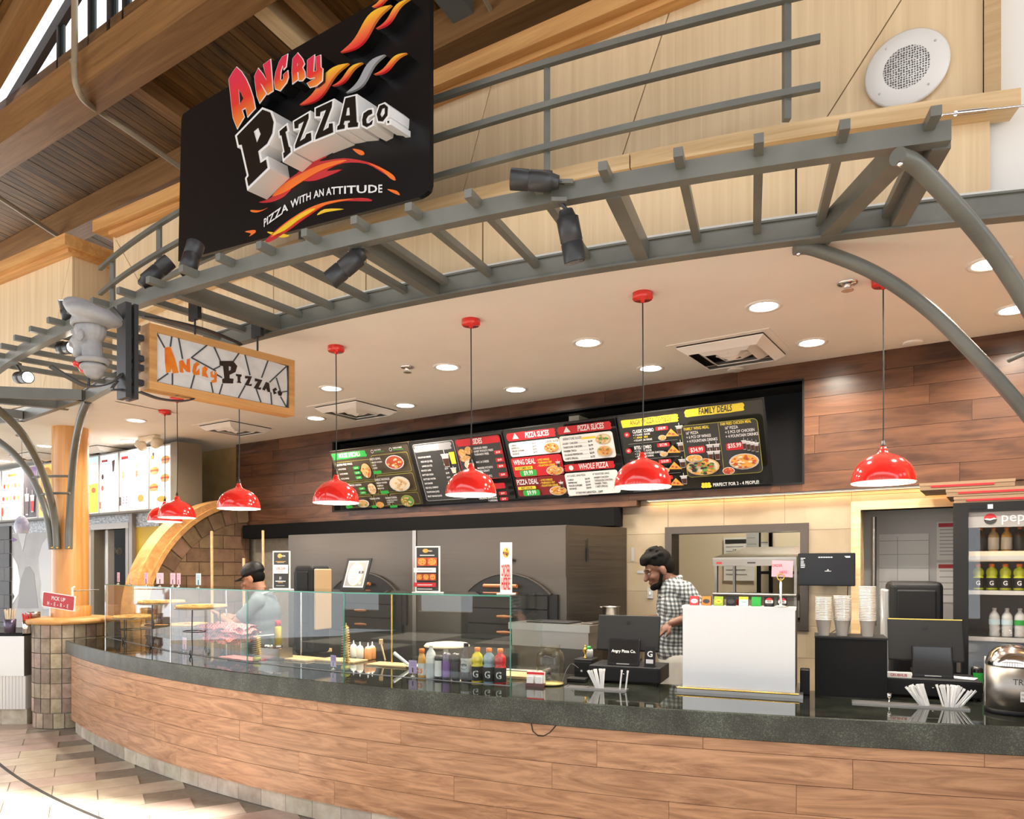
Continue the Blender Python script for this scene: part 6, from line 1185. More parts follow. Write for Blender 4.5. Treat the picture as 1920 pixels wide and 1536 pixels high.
# ---- red chequered paper liners, tray, skewers
def check_mat():
    m = mat('check_red', (.8, .2, .2), .7); v = coords(m, (70, 70, 70), False); c = nd(m, 'ShaderNodeTexChecker'); c.inputs['Scale'].default_value = 1; c.inputs[1].default_value = (.75, .05, .06, 1); c.inputs[2].default_value = (.8, .36, .34, 1); lk(m, v, c.inputs['Vector']); lk(m, c.outputs[0], bsdf(m).inputs['Base Color'])
check_mat()
from mathutils import noise
def crumple(c, w, d, h, label, seed, rot=0):
    n = 16; mb = MB(); vs = []
    for j in range(n+1):
        for i in range(n+1):
            x = (i/n-.5)*w; y = (j/n-.5)*d; e = max(abs(i/n-.5), abs(j/n-.5))*2; z = noise.noise(Vector((x*16+seed, y*16, seed)))*h+noise.noise(Vector((x*40+seed, y*40, seed*2)))*h*.4-(e**4)*h*.8; vs.append(Vector((x*(1+.12*noise.noise(Vector((seed, y*20, 0)))), y, z)))
    vs2 = [v+Vector((0, 0, .003)) for v in vs]; N1 = n+1; fs = [(j*N1+i, j*N1+i+1, (j+1)*N1+i+1, (j+1)*N1+i) for j in range(n) for i in range(n)]; mb.add(vs, [tuple(reversed(f)) for f in fs], 0, True); mb.add(vs2, fs, 0, True)
    o = mb.build('paper_liner', 'check_red', M=TR(c, rot), local=True, recalc=False); tagd(o, label, 'paper liner', 'red chequered paper liners')
p, a = gl(428, .26)
tr_ = thing('liner_rack', 'black wire tray holding the red paper liners', 'rack', p, a)
for q in (-.13, .13): MB().tube([(q, -.1, 0), (q, -.1, .09), (q, .1, .09), (q, .1, 0)], .005, 7).build('leg', 'iron', tr_, local=True)
MB().rbox((-.17, -.11, .09), (.17, .11, .096), .003).build('tray', 'iron', tr_, local=True)
for k, (dx, z, w, lb) in enumerate(((0, .108, .36, 'lowest red chequered paper liner in the pile'), (.02, .135, .4, 'second red chequered paper liner from below'), (-.03, .165, .44, 'middle red chequered paper liner in the pile'), (.01, .195, .46, 'second red chequered paper liner from the top'), (-.01, .225, .44, 'topmost crumpled red chequered paper liner'))):
    v = p+Vector((cos(a), sin(a), 0))*dx; crumple(Vector((v.x, v.y, CTR+z+.012)), w, .26, .034, lb, k*3.7+1, a+.1*k)
p2, a2 = gl(455, .1); MB().rbox((-.22, -.07, 0), (.22, .07, .008), .003, M=TR(p2, a2)).build('serving_mat', 'check_red', label='flat red chequered mat along the front glass', cat='mat')
mottled('potato', (.62, .36, .08), (.8, .55, .18), 30, .6, .1)
def tornado(x, off, h, label, n=20, base=0):
    p, a = gl(x, off); t = thing('potato_skewer', label, 'potato skewer', p, a); MB().tube([(0, 0, .02), (.004, 0, h+.02)], .003, 6).build('stick', 'oak_pale', t, local=True); r = .034; N_ = n*14; mb = MB(); vs = []
    for i in range(N_+1):
        t_ = i/N_; an = 2*pi*n*t_; z = .05+t_*(h-.05); rr = r*(1+.12*sin(an*3.1))*(1-.25*t_); vs += [Vector((0, 0, z)), Vector((rr*cos(an), rr*sin(an), z+.004*sin(an))), Vector((0, 0, z+.004))]
    fs = []
    for i in range(N_): b0, b1 = i*3, i*3+3; fs += [(b0, b1, b1+1, b0+1), (b0+1, b1+1, b1+2, b0+2)]
    mb.add(vs, fs, 0, True); mb.build('spiral_slice', 'potato', t, local=True, recalc=False)
    MB().ell((0, 0, .022), (.032, .032, .022), 18, 10).build('holder', 'mango_skin', t, local=True)
mottled('mango_skin', (.12, .28, .05), (.75, .5, .06), 18, .35, 0, rnd=False)
tornado(482, .06, .19, 'shorter spiral potato skewer by the red liners', 9); tornado(648, .06, .31, 'tall spiral potato skewer at a glass joint', 15)
# ---- prep area behind the glass
def board_(x, y, w, d, h, rot, label, m='oak_pale', z=CTR): p = pz(x, y, z); return MB().rbox((-w/2, -d/2, 0), (w/2, d/2, h), .003, M=TR(p, rot)).build('cutting_board', m, label=label, cat='cutting board')
board_(555, 1236, .42, .2, .014, -.55, 'wide wooden cutting board behind the left glass'); board_(640, 1240, .36, .18, .014, -.45, 'wooden cutting board beside the tall skewer'); board_(735, 1248, .34, .17, .012, -.45, 'wooden board next to the white spatula'); board_(590, 1222, .26, .14, .03, -.5, 'thick small wooden board with napkins'); board_(960, 1268, .36, .24, .02, -.4, 'wooden board right of the sports drinks', 'oak_pale')
t = thing('steel_pan', 'shallow steel pan set into the counter behind the drinks', 'pan', onc(985, 1262), -.4); MB().rbox((-.16, -.09, 0), (.16, .09, .035), .02).build('rim', 'stainless', t, local=True); MB().rbox((-.145, -.075, .0345), (.145, .075, .036), .01).build('well', 'chrome', t, local=True)
def can(p, r, h, m, label, name='drink_can', cat='can', lab=None, labm='white', rot=0):
    t = thing(name, label, cat, p, rot); MB().lathe([(0, 0), (r*.8, 0), (r, .008), (r, h-.012), (r*.82, h), (r*.78, h-.004), (0, h-.004)], seg=24).build('body', m, t, local=True); MB().lathe([(r*.8, h-.001), (r*.84, h+.001), (r*.84, h-.003)], seg=24, cap=False).build('rim', 'chrome', t, local=True)
    if lab: MB().lathe([(r+.0006, lab[0]), (r+.0006, lab[1])], seg=16, cap=False, a0=radians(200), a1=radians(340)).build('label_print', labm, t, local=True)
t = thing('spray_can', 'yellow spray can with red cap among the condiments', 'can', onc(521, 1213)); MB().lathe([(0, 0), (.03, 0), (.03, .17), (.026, .185), (0, .185)], seg=24).build('body', 'yellow', t, local=True); MB().lathe([(0, .185), (.026, .185), (.026, .23), (.02, .236), (0, .236)], seg=20).build('cap', 'red_flat', t, local=True)
t = thing('spray_can', 'second can with red cap behind the yellow one', 'can', onc(513, 1209)); MB().lathe([(0, 0), (.028, 0), (.028, .18), (0, .185)], seg=24).build('body', 'white', t, local=True); MB().lathe([(0, .185), (.025, .185), (.025, .225), (0, .23)], seg=20).build('cap', 'red_flat', t, local=True)
bx = onc(515, 1236); t = thing('condiment_bin', 'small steel bin of condiment jars behind the glass', 'bin', bx, -.5); MB().box((-.12, -.07, 0), (.12, -.066, .09)).box((-.12, .066, 0), (.12, .07, .09)).box((-.12, -.07, 0), (-.116, .07, .09)).box((.116, -.07, 0), (.12, .07, .09)).box((-.12, -.07, 0), (.12, .07, .004)).build('walls', 'stainless', t, local=True)
for k, (dx, dy, lb) in enumerate(((-.075, .0, 'left shaker jar in the steel bin'), (-.02, -.02, 'middle shaker jar in the steel bin'), (.04, .01, 'right shaker jar in the steel bin'))):
    p = mof(t) @ Vector((dx, dy, .004)); j = thing('shaker_jar', lb, 'jar', p, 0, 'shaker jars'); MB().lathe([(0, 0), (.025, 0), (.025, .085), (0, .085)], seg=18).build('jar', 'glass_amber', j, local=True); MB().lathe([(0, .08), (.0255, .08), (.0255, .1), (.018, .106), (0, .106)], seg=18).build('lid', 'chrome', j, local=True); MB().lathe([(0, .002), (.023, .002), (.023, .055), (0, .055)], seg=16).build('spice', 'food_red', j, local=True)
def squeeze(x, y, m, label, s=1): t = thing('squeeze_bottle', label, 'squeeze bottle', onc(x, y), 0, 'sauce squeeze bottles'); MB().lathe([(0, 0), (.026*s, 0), (.028*s, .01), (.028*s, .08*s), (.022*s, .095*s), (0, .095*s)], seg=20).build('body', m, t, local=True); MB().lathe([(.022*s, .092*s), (.02*s, .1*s), (.006, .108*s), (.003, .135*s), (0, .135*s)], seg=16).build('nozzle', 'gloss_white', t, local=True)
mat('mayo', (.78, .74, .64), .4); mat('sauce_orange', (.75, .32, .1), .4)
for x, y, m, lb in ((663, 1233, 'mayo', 'leftmost white squeeze bottle behind the skewer'), (675, 1236, 'mayo', 'middle white squeeze bottle behind the skewer'), (690, 1238, 'sauce_orange', 'orange squeeze bottle behind the skewer'), (698, 1236, 'sauce_orange', 'rearmost orange squeeze bottle behind the skewer')): squeeze(x, y, m, lb)
p = onc(722, 1238); t = thing('wooden_spatula', 'wooden spatula leaning in the prep area', 'spatula', p); MB().tube([(0, 0, 0), (-.035, .02, .13)], .007, 8).build('handle', 'oak_pale', t, local=True); MB().rbox((-.05, .012, .12), (-.02, .028, .16), .005).build('blade', 'oak_pale', t, local=True)
p = onc(760, 1252); t = thing('white_spatula', 'white plastic scraper lying across the prep boards', 'spatula', p); MB().tube([(.03, -.02, .02), (-.085, .03, .1)], [.011, .014], 8).build('handle', 'gloss_white', t, local=True); MB().rbox((.02, -.05, .01), (.1, .01, .018), .003).build('blade', 'gloss_white', t, local=True)
t = thing('pizza_peel', 'pale wooden peel with dough behind the cola bottle', 'peel', onc(838, 1240), -.3); MB().box((-.02, -.02, 0), (.02, .02, .11)).build('support', 'stainless', t, local=True); MB().lathe([(0, .11), (.17, .11), (.175, .118), (.16, .135), (.1, .142), (0, .143)], seg=32).build('dough', 'food_pale', t, local=True); MB().rbox((-.16, -.03, .105), (-.12, .03, .11), .002).build('blade', 'oak_pale', t, local=True)
# ---- drinks lined up behind the glass
def dk(x): p, a = gl(x, .055); return p, a
JP = [(0, 0), (.024, 0), (.026, .01), (.026, .1), (.022, .13), (.016, .155), (.016, .165)]; CP = [(0, 0), (.03, 0), (.033, .01), (.033, .06), (.031, .075), (.034, .1), (.034, .14), (.026, .175), (.014, .205), (.014, .22)]
mat('cola_pet', (.03, .012, .008), .08, spec=.6); mat('pepsi_label', (.55, .57, .58), .35)
p, a = dk(791); bottle('juice_bottle', p, JP, 'food_gold', 'orange juice bottle at the left of the drinks row', cap=(.018, .16, .185), lab=(.0265, .02, .095), labm='ink_white', rot=a, txt='o', tm='orange', ts=.09)
p, a = dk(808); bottle('water_bottle', p, WP, 'water', 'clear water bottle in the drinks row on the counter', cap=(.013, .2, .212), capm='white', lab=(.0328, .1, .145), labm='gloss_white', rot=a)
for x, m, lb, l in ((823, 'charcoal', 'dark can with a white label in the drinks row', 'white'), (838, 'purple_can', 'purple-grey tall can in the drinks row', 'purple_ink'), (855, 'black_gloss', 'black tall can next to the cola bottle', 'ink_dark')):
    mat('purple_can', (.12, .1, .16), .3, .6); p, a = dk(x); can(p, .028, .15 if x < 830 else .168, m, lb, lab=(.02, .12), labm=l, rot=a)
p, a = dk(874); bottle('cola_bottle', p, CP, 'cola_pet', 'cola bottle with a white Pepsi label', cap=(.016, .215, .236), capm='black', lab=(.0345, .06, .145), labm='pepsi_label', rot=a)
t = bpy.data.objects.new('x', None)
def pepsi_badge(par, r, z, s):
    f = lambda x, y, d: Vector(((r+d)*sin(x/r), -(r+d)*cos(x/r), z+y)); mb = MB(); R_ = s
    c = [(R_*cos(2*pi*k/24), R_*sin(2*pi*k/24)) for k in range(24)]; mb.add([f(x, y, .0008) for x, y in c], [tuple(range(24))], 0)
    top_ = [(R_*cos(a_), R_*sin(a_)) for a_ in linsp(.35, pi-.35, 10)]; mb.add([f(x, y, .0012) for x, y in top_], [tuple(range(10))], 1); b2 = [(R_*cos(a_), R_*sin(a_)) for a_ in linsp(pi+.35, 2*pi-.35, 10)]; mb.add([f(x, y, .0012) for x, y in b2], [tuple(range(10))], 2)
    w = textw('PEPSI', R_*.72, True, .95); text2d(mb, f, -w/2, -R_*.25, 'PEPSI', R_*.72, 3, True, .95, 'L', .0016); mb.build('label_print', ['ink_white', 'ink_red', 'ink_dark', 'ink_dark'], par, local=True, recalc=False)
pepsi_badge([o for o in COL.objects if o.name.startswith('cola_bottle')][0], .0348, .105, .028)
for x, m, lb in ((895, 'yellow_liquid', 'yellow sports drink beside the cola on the counter'), (917, 'blue_liquid', 'pale blue sports drink on the counter'), (938, 'red_liquid', 'red sports drink at the glass corner')): p, a = dk(x); bottle('sports_drink', p, GP, m, lb, cap=(.018, .19, .213), lab=(.0378, .012, .1), txt='G', rot=a*.6, ts=.06)
# ---- jar, card box
t = thing('glass_jar', 'large empty glass jar right of the display case', 'jar', onc(1032, 1284)); MB().lathe([(0, 0), (.075, 0), (.085, .01), (.085, .16), (.075, .195), (.058, .21), (.058, .235), (.063, .24)], seg=36, cap=False).build('body', 'glass_amber', t, local=True); MB().lathe([(.058, .212), (.063, .214), (.063, .222), (.058, .224)], seg=30, cap=False).build('thread_ring', 'glass_amber', t, local=True); MB().lathe([(0, .004), (.078, .004), (.082, .012), (0, .014)], seg=30).build('base', 'glass_thick', t, local=True) if mat('glass_thick', (.55, .45, .2), .1) else 0
t = thing('card_holder', 'red and white card holder in front of the jar', 'card holder', onc(1004, 1287), A0); MB().box((-.055, -.025, 0), (.055, .025, .02)).build('base', 'maroon_card', t, local=True) if mat('maroon_card', (.12, .05, .05), .4) else 0
MB().box((-.055, 0, .02), (.055, .02, .085)).build('back', 'gloss_white', t, local=True); MB().box((-.055, -.002, .07), (.055, 0, .085)).build('header', 'red_flat', t, local=True)
for dx in (-.03, .025): MB().box((dx-.02, -.018, .018), (dx+.02, -.006, .06)).build('card_stack', 'paper', t, local=True)
# ---- first register
def register(bl, rot, w, label, screen_txt=None, left=True):
    t = thing('cash_drawer', label, 'cash drawer', bl, rot); MB().rbox((0, 0, .012), (w, .3, .105), .005).build('body', 'charcoal', t, local=True); MB().box((.012, -.004, .02), (w-.012, 0, .092)).build('drawer_front', 'black', t, local=True); MB().lathe([(0, 0), (.008, 0), (.008, .004), (0, .004)], (w*.5, -.005, .06), 12, M=Matrix.Identity(4)).build('lock', 'chrome', t, local=True)
    for x in (.03, w-.03):
        for y in (.03, .27): MB().lathe([(.012, 0), (.012, .013)], (x, y, 0), 10).build('foot', 'black', t, local=True)
    return t
d1 = register(onc(1104.5, 1279), A0, .44, 'black cash drawer under the left register')
def terminal(base, rot, label, txt, w=.40, h=.23, dw=.2, dh=.17, dx=-.02):
    t = thing('register_screen', label, 'register', base, rot); Mt = Matrix.Translation((0, .02, .08)) @ Matrix.Rotation(radians(-16), 4, 'X')
    MB().rbox((-w/2, 0, 0), (w/2, .02, h), .008, M=Mt).build('screen', 'charcoal', t, local=True); MB().box((-w/2+.01, .0205, .01), (w/2-.01, .022, h-.01), M=Mt).build('display', 'black_gloss', t, local=True); MB().rbox((-.06, .02, 0), (.06, .2, .02), .006).build('stand_base', 'black', t, local=True); MB().rbox((-.05, .02, .01), (.05, .06, .14), .006).build('stand_neck', 'black', t, local=True)
    MB().box((-w/2+.004, -.0006, h-.005), (w/2-.004, .0208, h+.0006), M=Mt).build('top_edge', 'brass', t, local=True) if dx > 0 else 0
    MB().rbox((-.012, -.0015, h-.06), (.012, 0, h-.04), .003, M=Mt).build('logo', 'black_gloss', t, local=True)
    M2 = Matrix.Translation((dx, -.09, .0)) @ Matrix.Rotation(radians(-17), 4, 'X'); c = MB().rbox((-dw/2, 0, 0), (dw/2, .016, dh), .006, M=M2).build('customer_display', 'black_gloss', t, local=True); MB().box((-dw/2+.01, -.0008, .02), (dw/2-.01, 0, dh-.01), M=M2).build('glass_face', 'screen_black', c, local=True) if mat('screen_black', (.006, .006, .007), .08) else 0
    MB().rbox((dx-.05, -.07, 0), (dx+.05, .02, .012), .004).build('display_stand', 'black', t, local=True); MB().box((-.04, -.001, .008), (.04, 0, .013), M=M2).build('brand_bar', 'grey', c, local=True)
    if txt: mb = MB(); text2d(mb, lambda x, y, d: M2 @ Vector((x, -.0012, y)), 0, dh*.48, txt, .026, 0, True, .9, 'C'); mb.build('screen_text', 'ink_white', c, local=True)
M_ = mof(d1); terminal(M_ @ Vector((.2, .14, .105)), A0, 'left register terminal with Angry Pizza Co. customer screen', 'Angry Pizza Co.', dx=.0)
t = thing('menu_stand', 'small black drink promo stand with a white G', 'stand card', M_ @ Vector((.365, .06, .105)), A0); MB().box((-.033, -.003, 0), (.033, .003, .12), M=Matrix.Rotation(radians(-8), 4, 'X')).build('card', 'black', t, local=True); MB().box((-.035, -.02, 0), (.035, .03, .004)).build('foot', 'black', t, local=True); mb = MB(); text2d(mb, lambda x, y, d: Matrix.Rotation(radians(-8), 4, 'X') @ Vector((x, -.0036, y)), 0, .06, 'G', .05, 0, True, 1, 'C'); mb.box((-.022, -.0042, .02), (.022, -.0032, .045)); mb.build('print', 'ink_white', t, local=True)
t = thing('receipt_printer', 'black box with white logo left of the cash drawer', 'box', onc(1082, 1271), A0); MB().rbox((-.02, 0, 0), (.1, .15, .12), .006).build('body', 'black', t, local=True); MB().box((-.015, -.001, .1), (.095, 0, .104)).build('paper_slot', 'dark', t, local=True); mb = MB(); mb.poly = None; [mb.tube([(.03+.008*cos(a_), -.001, .045+.008*sin(a_)), (.03-.008*cos(a_), -.001, .045-.008*sin(a_))], .0014, 5) for a_ in (.4, 1.5, 2.6)]; mb.build('logo', 'ink_white', t, local=True)
tp = mof(t) @ Vector((.04, .05, .12)); t = thing('trophy_figurine', 'small golden trophy figurine on the black box', 'figurine', tp); MB().lathe([(0, 0), (.012, 0), (.012, .008), (.006, .015), (.005, .03), (.01, .04), (.009, .052), (.013, .058), (.01, .068), (.004, .072), (.007, .078), (.007, .084), (0, .09)], seg=14).build('body', 'brass', t, local=True); MB().tube([(-.012, 0, .058), (-.018, 0, .045), (-.006, 0, .048)], .0025, 6).build('arm', 'brass', t, local=True); MB().tube([(.012, 0, .058), (.018, 0, .045), (.006, 0, .048)], .0025, 6).build('arm', 'brass', t, local=True)
t = thing('sauce_jar', 'small grey jar with green lid behind the figurine', 'jar', mof(t) @ Vector((.03, .05, 0))); MB().lathe([(0, 0), (.026, 0), (.026, .05), (.02, .055), (0, .055)], seg=18).build('body', 'lightgrey', t, local=True); MB().lathe([(0, .055), (.016, .055), (.01, .075), (0, .075)], seg=14).build('lid', 'green', t, local=True)
MB().rbox((0, 0, 0), (.12, .08, .025), .006, M=TR(onc(1062, 1279), A0)).build('card_reader', 'black', label='flat black card reader beside the left register', cat='card reader')
MB().tube(catmull([onc(1085, 1277)+Vector((0, 0, .08)), onc(1072, 1270)+Vector((0, 0, .085)), onc(1062, 1272)+Vector((0, 0, .05)), onc(1055, 1280)+Vector((0, 0, .006))], 8), .0025, 6).build('reader_cable', 'cord', label='thin black cable looping from the black box', cat='cable')
# ---- straw trays with wrapped straws
mat('straw_wrap', (.82, .82, .82), .6)
def tray(bl, w, d, rot, label):
    t = thing('straw_tray', label, 'tray', bl, rot)
    MB().box((0, 0, .001), (w, d, .003)).build('bottom', 'stainless', t, local=True)
    for lo, hi in (((0, -.006, 0), (w, 0, .009)), ((0, d, 0), (w, d+.006, .009)), ((-.006, -.006, 0), (0, d+.006, .009)), ((w, -.006, 0), (w+.006, d+.006, .009))): MB().box(lo, hi).build('lip', 'stainless', t, local=True)
    MB().box((w*.33, .004, .003), (w*.35, d-.004, .009)).build('divider', 'stainless', t, local=True); return t
mes = MB().box((-.0045, -.002, 0), (.0045, .002, .115)).v
sm_ = bpy.data.meshes.new('straw'); bq = MB().rbox((-.0045, -.0025, 0), (.0045, .0025, .105), .001, seg=1).box((-.006, -.0012, .103), (.006, .0012, .115)); sm_.from_pydata([tuple(v) for v in bq.v], [], bq.f); sm_.materials.append(MATS['straw_wrap'])
def straws(t, x0, y0, n, spread, lean, label, group, ln=.0):
    M_ = mof(t)
    for k in range(n):
        f = (k/(max(n-1, 1))-.5)*2; M = M_ @ Matrix.Translation((x0+f*.02+random.uniform(-.004, .004), y0+random.uniform(-.012, .012), .004)) @ Matrix.Rotation(random.uniform(-.5, .5), 4, 'Z') @ Matrix.Rotation(lean+f*spread+random.uniform(-.05, .05), 4, 'Y') @ Matrix.Rotation(random.uniform(-.12, .2), 4, 'X')
        o = bpy.data.objects.new('wrapped_straw', sm_); link(o, M); tagd(o, label, 'straw', group)
t1 = tray(onc(1060, 1290), .36, .06, A0, 'narrow steel straw tray before the left register'); straws(t1, .2, .03, 13, .28, -.25, 'white wrapped straw fanned in front of the left register', 'straws by the left register'); straws(t1, .335, .03, 2, .05, .12, 'white wrapped straw standing alone right of the left fan', 'pair of straws by the left register')
# ---- drink dispenser with flavour tags
ds = thing('soda_dispenser', 'white brushed-steel soda dispenser box on the counter', 'soda dispenser', onc(1280, 1296), radians(-22.3)); DW = .604
MB().box((0, 0, .02), (DW, .02, .475)).build('back_panel', 'stainless_pale', ds, local=True); MB().box((0, .02, .02), (DW, .42, .475)).build('body', 'charcoal', ds, local=True); MB().box((-.004, -.004, .475), (DW+.004, .1, .492)).build('top_lip', 'stainless_pale', ds, local=True); MB().box((-.03, -.018, 0), (DW+.04, .45, .02)).build('drip_base', 'stainless_h', ds, local=True); MB().tube([(-.03, -.02, .022), (DW+.02, -.02, .022)], .005, 8).build('base_rail', 'brass', ds, local=True)
FL = (('Dr', 'ink_maroon', 'ink_white', 'red'), ('Sierra', 'orange', 'ink_white', 'red'), ('dew', 'lime', 'ink_red', 'x'), ('Root', 'charc', 'ink_white', 'x'), ('Tropicana', 'sky', 'ink_green', 'x'), ('Lime', 'grn', 'ink_white', 'x'), ('PEPSI', 'charc', 'ink_dark', 'x'), ('PEPSI', 'charc', 'ink_dark', 'x'))
TAGC = ['red_flat', 'orange', 'lime_box', 'charcoal', 'paleblue', 'green', 'charcoal', 'charcoal']; TAGN = ['dark red flavour tag at the left end of the dispenser', 'orange flavour tag on the dispenser top', 'lime green flavour tag on the dispenser top', 'dark grey flavour tag with white script', 'pale blue flavour tag with a yellow band', 'bright green flavour tag on the dispenser top', 'round-logo cola tag left of the note stand', 'round-logo cola tag behind the note stand']; TXT = ['Dr', '', 'dew', '', 'Tropicana', '', '', '']
for k in range(8):
    x = .06+k*.068; t = thing('flavour_tag', TAGN[k], 'flavour tag', mof(ds) @ Vector((x, .03, .492)), radians(-22.3), 'flavour tags on the dispenser'); Mt = Matrix.Rotation(radians(-14), 4, 'X'); MB().box((-.026, 0, 0), (.026, .022, .055), M=Mt).build('block', 'charcoal', t, local=True); MB().box((-.025, -.0012, .001), (.025, 0, .054), M=Mt).build('face', TAGC[k], t, local=True)
    S = Sheet(lambda x_, y_, d: mof(t) @ (Mt @ Vector((x_-.025, -.0013-d, y_+.001))), .05, .053, .0003)
    if k >= 6: S.ell(.5, .5, .42, .42, 'ink_white', 24); S.poly([(.5+.42*cos(a_), .5-.42*sin(a_)) for a_ in linsp(.4, pi-.4, 9)], 'ink_red'); S.poly([(.5+.42*cos(a_), .5+.42*sin(a_)) for a_ in linsp(.4, pi-.4, 9)], 'ink_dark'); S.text(.5, .58, 'PEPSI', .2, 'ink_dark', al='C', cond=.7)
    else:
        if k == 4: S.rect(0, 0, 1, .3, 'ink_yellow')
        if k in (0, 1, 3): S.ell(.5, .55, .4, .25, 'ink_white' if k == 0 else 'ink_dark', 16)
        if k in (2, 5): S.ell(.5, .55, .36, .26, 'ink_yellow' if k == 2 else 'ink_green', 16)
        S.text(.5, .62, TXT[k], .2 if k != 4 else .14, ('ink_red', 'ink_white', 'ink_red', 'ink_white', 'ink_green', 'ink_white')[k], al='C', cond=.7)
    S.build(t)
nt_ = thing('note_stand', 'chrome note stand with pink handwritten Order Here card', 'note stand', mof(ds) @ Vector((DW-.075, .02, .492)), radians(-22.3)); MB().lathe([(0, 0), (.04, 0), (.04, .004), (.012, .012), (.006, .016), (.006, .16), (0, .16)], seg=24).build('stand', 'chrome', nt_, local=True)
MB().tube([(.018*cos(2*pi*k/16), -.004, .165+.018*sin(2*pi*k/16)) for k in range(17)], .003, 6, cap=False).build('clip_ring', 'brass', nt_, local=True); MB().box((-.055, -.001, .165), (.055, .001, .255), M=Matrix.Rotation(.04, 4, 'Y')).build('card', 'pink', nt_, local=True)
S = Sheet(lambda x_, y_, d: mof(nt_) @ Vector((x_-.055, -.002-d, y_+.165)), .11, .09); S.text(.08, .38, 'ORDER', .17, 'ink_red', bold=False); S.text(.45, .78, 'HERE', .17, 'ink_red', bold=False); S.build(nt_)
MB().rbox((0, 0, 0), (.05, .1, .14), .006, M=TR(onc(1500, 1303), A0)).build('lid_dispenser', 'charcoal', label='small dark dispenser tucked beside the soda box', cat='dispenser')
# ---- cup box and nested cups
cb = thing('cup_box', 'tall black box carrying the plastic cup stacks', 'box', onc(1528, 1304), A0); MB().box((0, 0, 0), (.36, .26, .325)).build('body', 'black_felt', cb, local=True) if mat('black_felt', (.012, .012, .013), .85, spec=.15) else 0
MB().box((-.002, -.002, .318), (.362, .262, .328)).build('rim', 'charcoal', cb, local=True)
mat('cup_clear', (.72, .68, .63), .14, .35, spec=.8); glassy('cup_glass', (.93, .92, .9))
ORD = 'first second third fourth fifth sixth seventh eighth ninth tenth eleventh twelfth thirteenth fourteenth fifteenth sixteenth seventeenth eighteenth nineteenth twentieth twenty-first twenty-second'.split()
cm = MB().lathe([(.028, 0), (.041, .085), (.044, .088), (.044, .092), (.041, .092)], seg=24, cap=False); cme = bpy.data.meshes.new('cup'); cme.from_pydata([tuple(v) for v in cm.v], [], cm.f); cme.materials.append(MATS['cup_clear']); cme.polygons.foreach_set('use_smooth', [True]*len(cm.f))
for x, y, n, lb in ((.045, .08, 15, 'clear plastic cup nested in the leftmost stack'), (.14, .1, 16, 'clear plastic cup nested in the second stack'), (.15, .2, 14, 'clear plastic cup nested in the rear short stack'), (.27, .1, 22, 'clear plastic cup nested in the tallest stack')):
    for k in range(n): o = bpy.data.objects.new('plastic_cup', cme); link(o, mof(cb) @ Matrix.Translation((x, y, .328+k*.0088))); tagd(o, ORD[k]+' clear cup from the bottom of '+lb.split(' in ')[1], 'cup', 'nested cups: '+lb.split(' in ')[1])
# ---- second register, tray, trash can
d2 = register(onc(1660, 1306), A0, .46, 'black cash drawer under the right register'); M_ = mof(d2); terminal(M_ @ Vector((.22, .16, .105)), A0, 'right register terminal with blank black customer screen', None, .38, .24, .2, .18, .02)
t = thing('sign_bar', 'small white block sign with red lettering on the right drawer', 'sign', M_ @ Vector((-.01, .015, .105)), A0); MB().box((0, 0, 0), (.14, .03, .028)).build('block', 'paper', t, local=True); mb = MB(); text2d(mb, lambda x, y, d: Vector((x, -.001, y)), .035, .007, 'GRUBHUB', .02, 0, True, .9); mb.build('lettering', 'ink_red', t, local=True)
MB().rbox((0, 0, 0), (.12, .1, .004), .001, M=mof(d2) @ TR((.08, .09, .105), .3)).build('paper_slip', 'food_pale', label='tan paper slip left of the right terminal', cat='paper'); MB().rbox((0, 0, 0), (.12, .08, .004), .001, M=mof(d2) @ TR((.32, .1, .105), -.4)).build('paper_slip', 'paper', label='folded paper slip right of the right terminal', cat='paper')
t2 = tray(onc(1600, 1319), .52, .06, A0, 'long steel straw tray before the right register'); straws(t2, .33, .03, 12, .2, -.42, 'white wrapped straw in the left leaning fan by the right register', 'left fan of straws by the right register'); straws(t2, .44, .03, 14, .3, .02, 'white wrapped straw in the upright fan by the right register', 'upright fan of straws by the right register'); straws(t2, .47, .03, 4, .1, .6, 'white wrapped straw tipping right out of the tray', 'tipping straws by the right register')
t = thing('toothpick_holder', 'tiny glass holder on the long straw tray', 'holder', mof(t2) @ Vector((.17, .03, .009))); MB().lathe([(0, 0), (.008, 0), (.004, .008), (.004, .025), (.01, .03), (.012, .05), (.01, .05)], seg=14).build('body', 'chrome', t, local=True)
tc_ = onc(1903, 1338); t = thing('trash_can', 'small stainless table trash can with a domed lid', 'trash can', Vector((tc_.x, tc_.y+.02, CTR)), A0); MB().lathe([(.112, 0), (.116, .004), (.116, .02), (.112, .024)], seg=40).build('foot_ring', 'black', t, local=True); MB().lathe([(0, .02), (.11, .02), (.11, .235), (0, .235)], seg=48).build('body', 'stainless', t, local=True)
MB().lathe([(.113, .235), (.113, .245), (.108, .262), (.096, .29), (.072, .315), (.04, .33), (0, .335)], seg=48).build('dome_lid', 'chrome', t, local=True); r = .1106; mb = MB(); text2d(mb, lambda x, y, d: Vector((r*sin(x/r-.0), -r*cos(x/r-.0), y)), -.02, .15, 'TRASH', .04, 0, False, .9); mb.build('lettering', 'ink_dark', t, local=True)
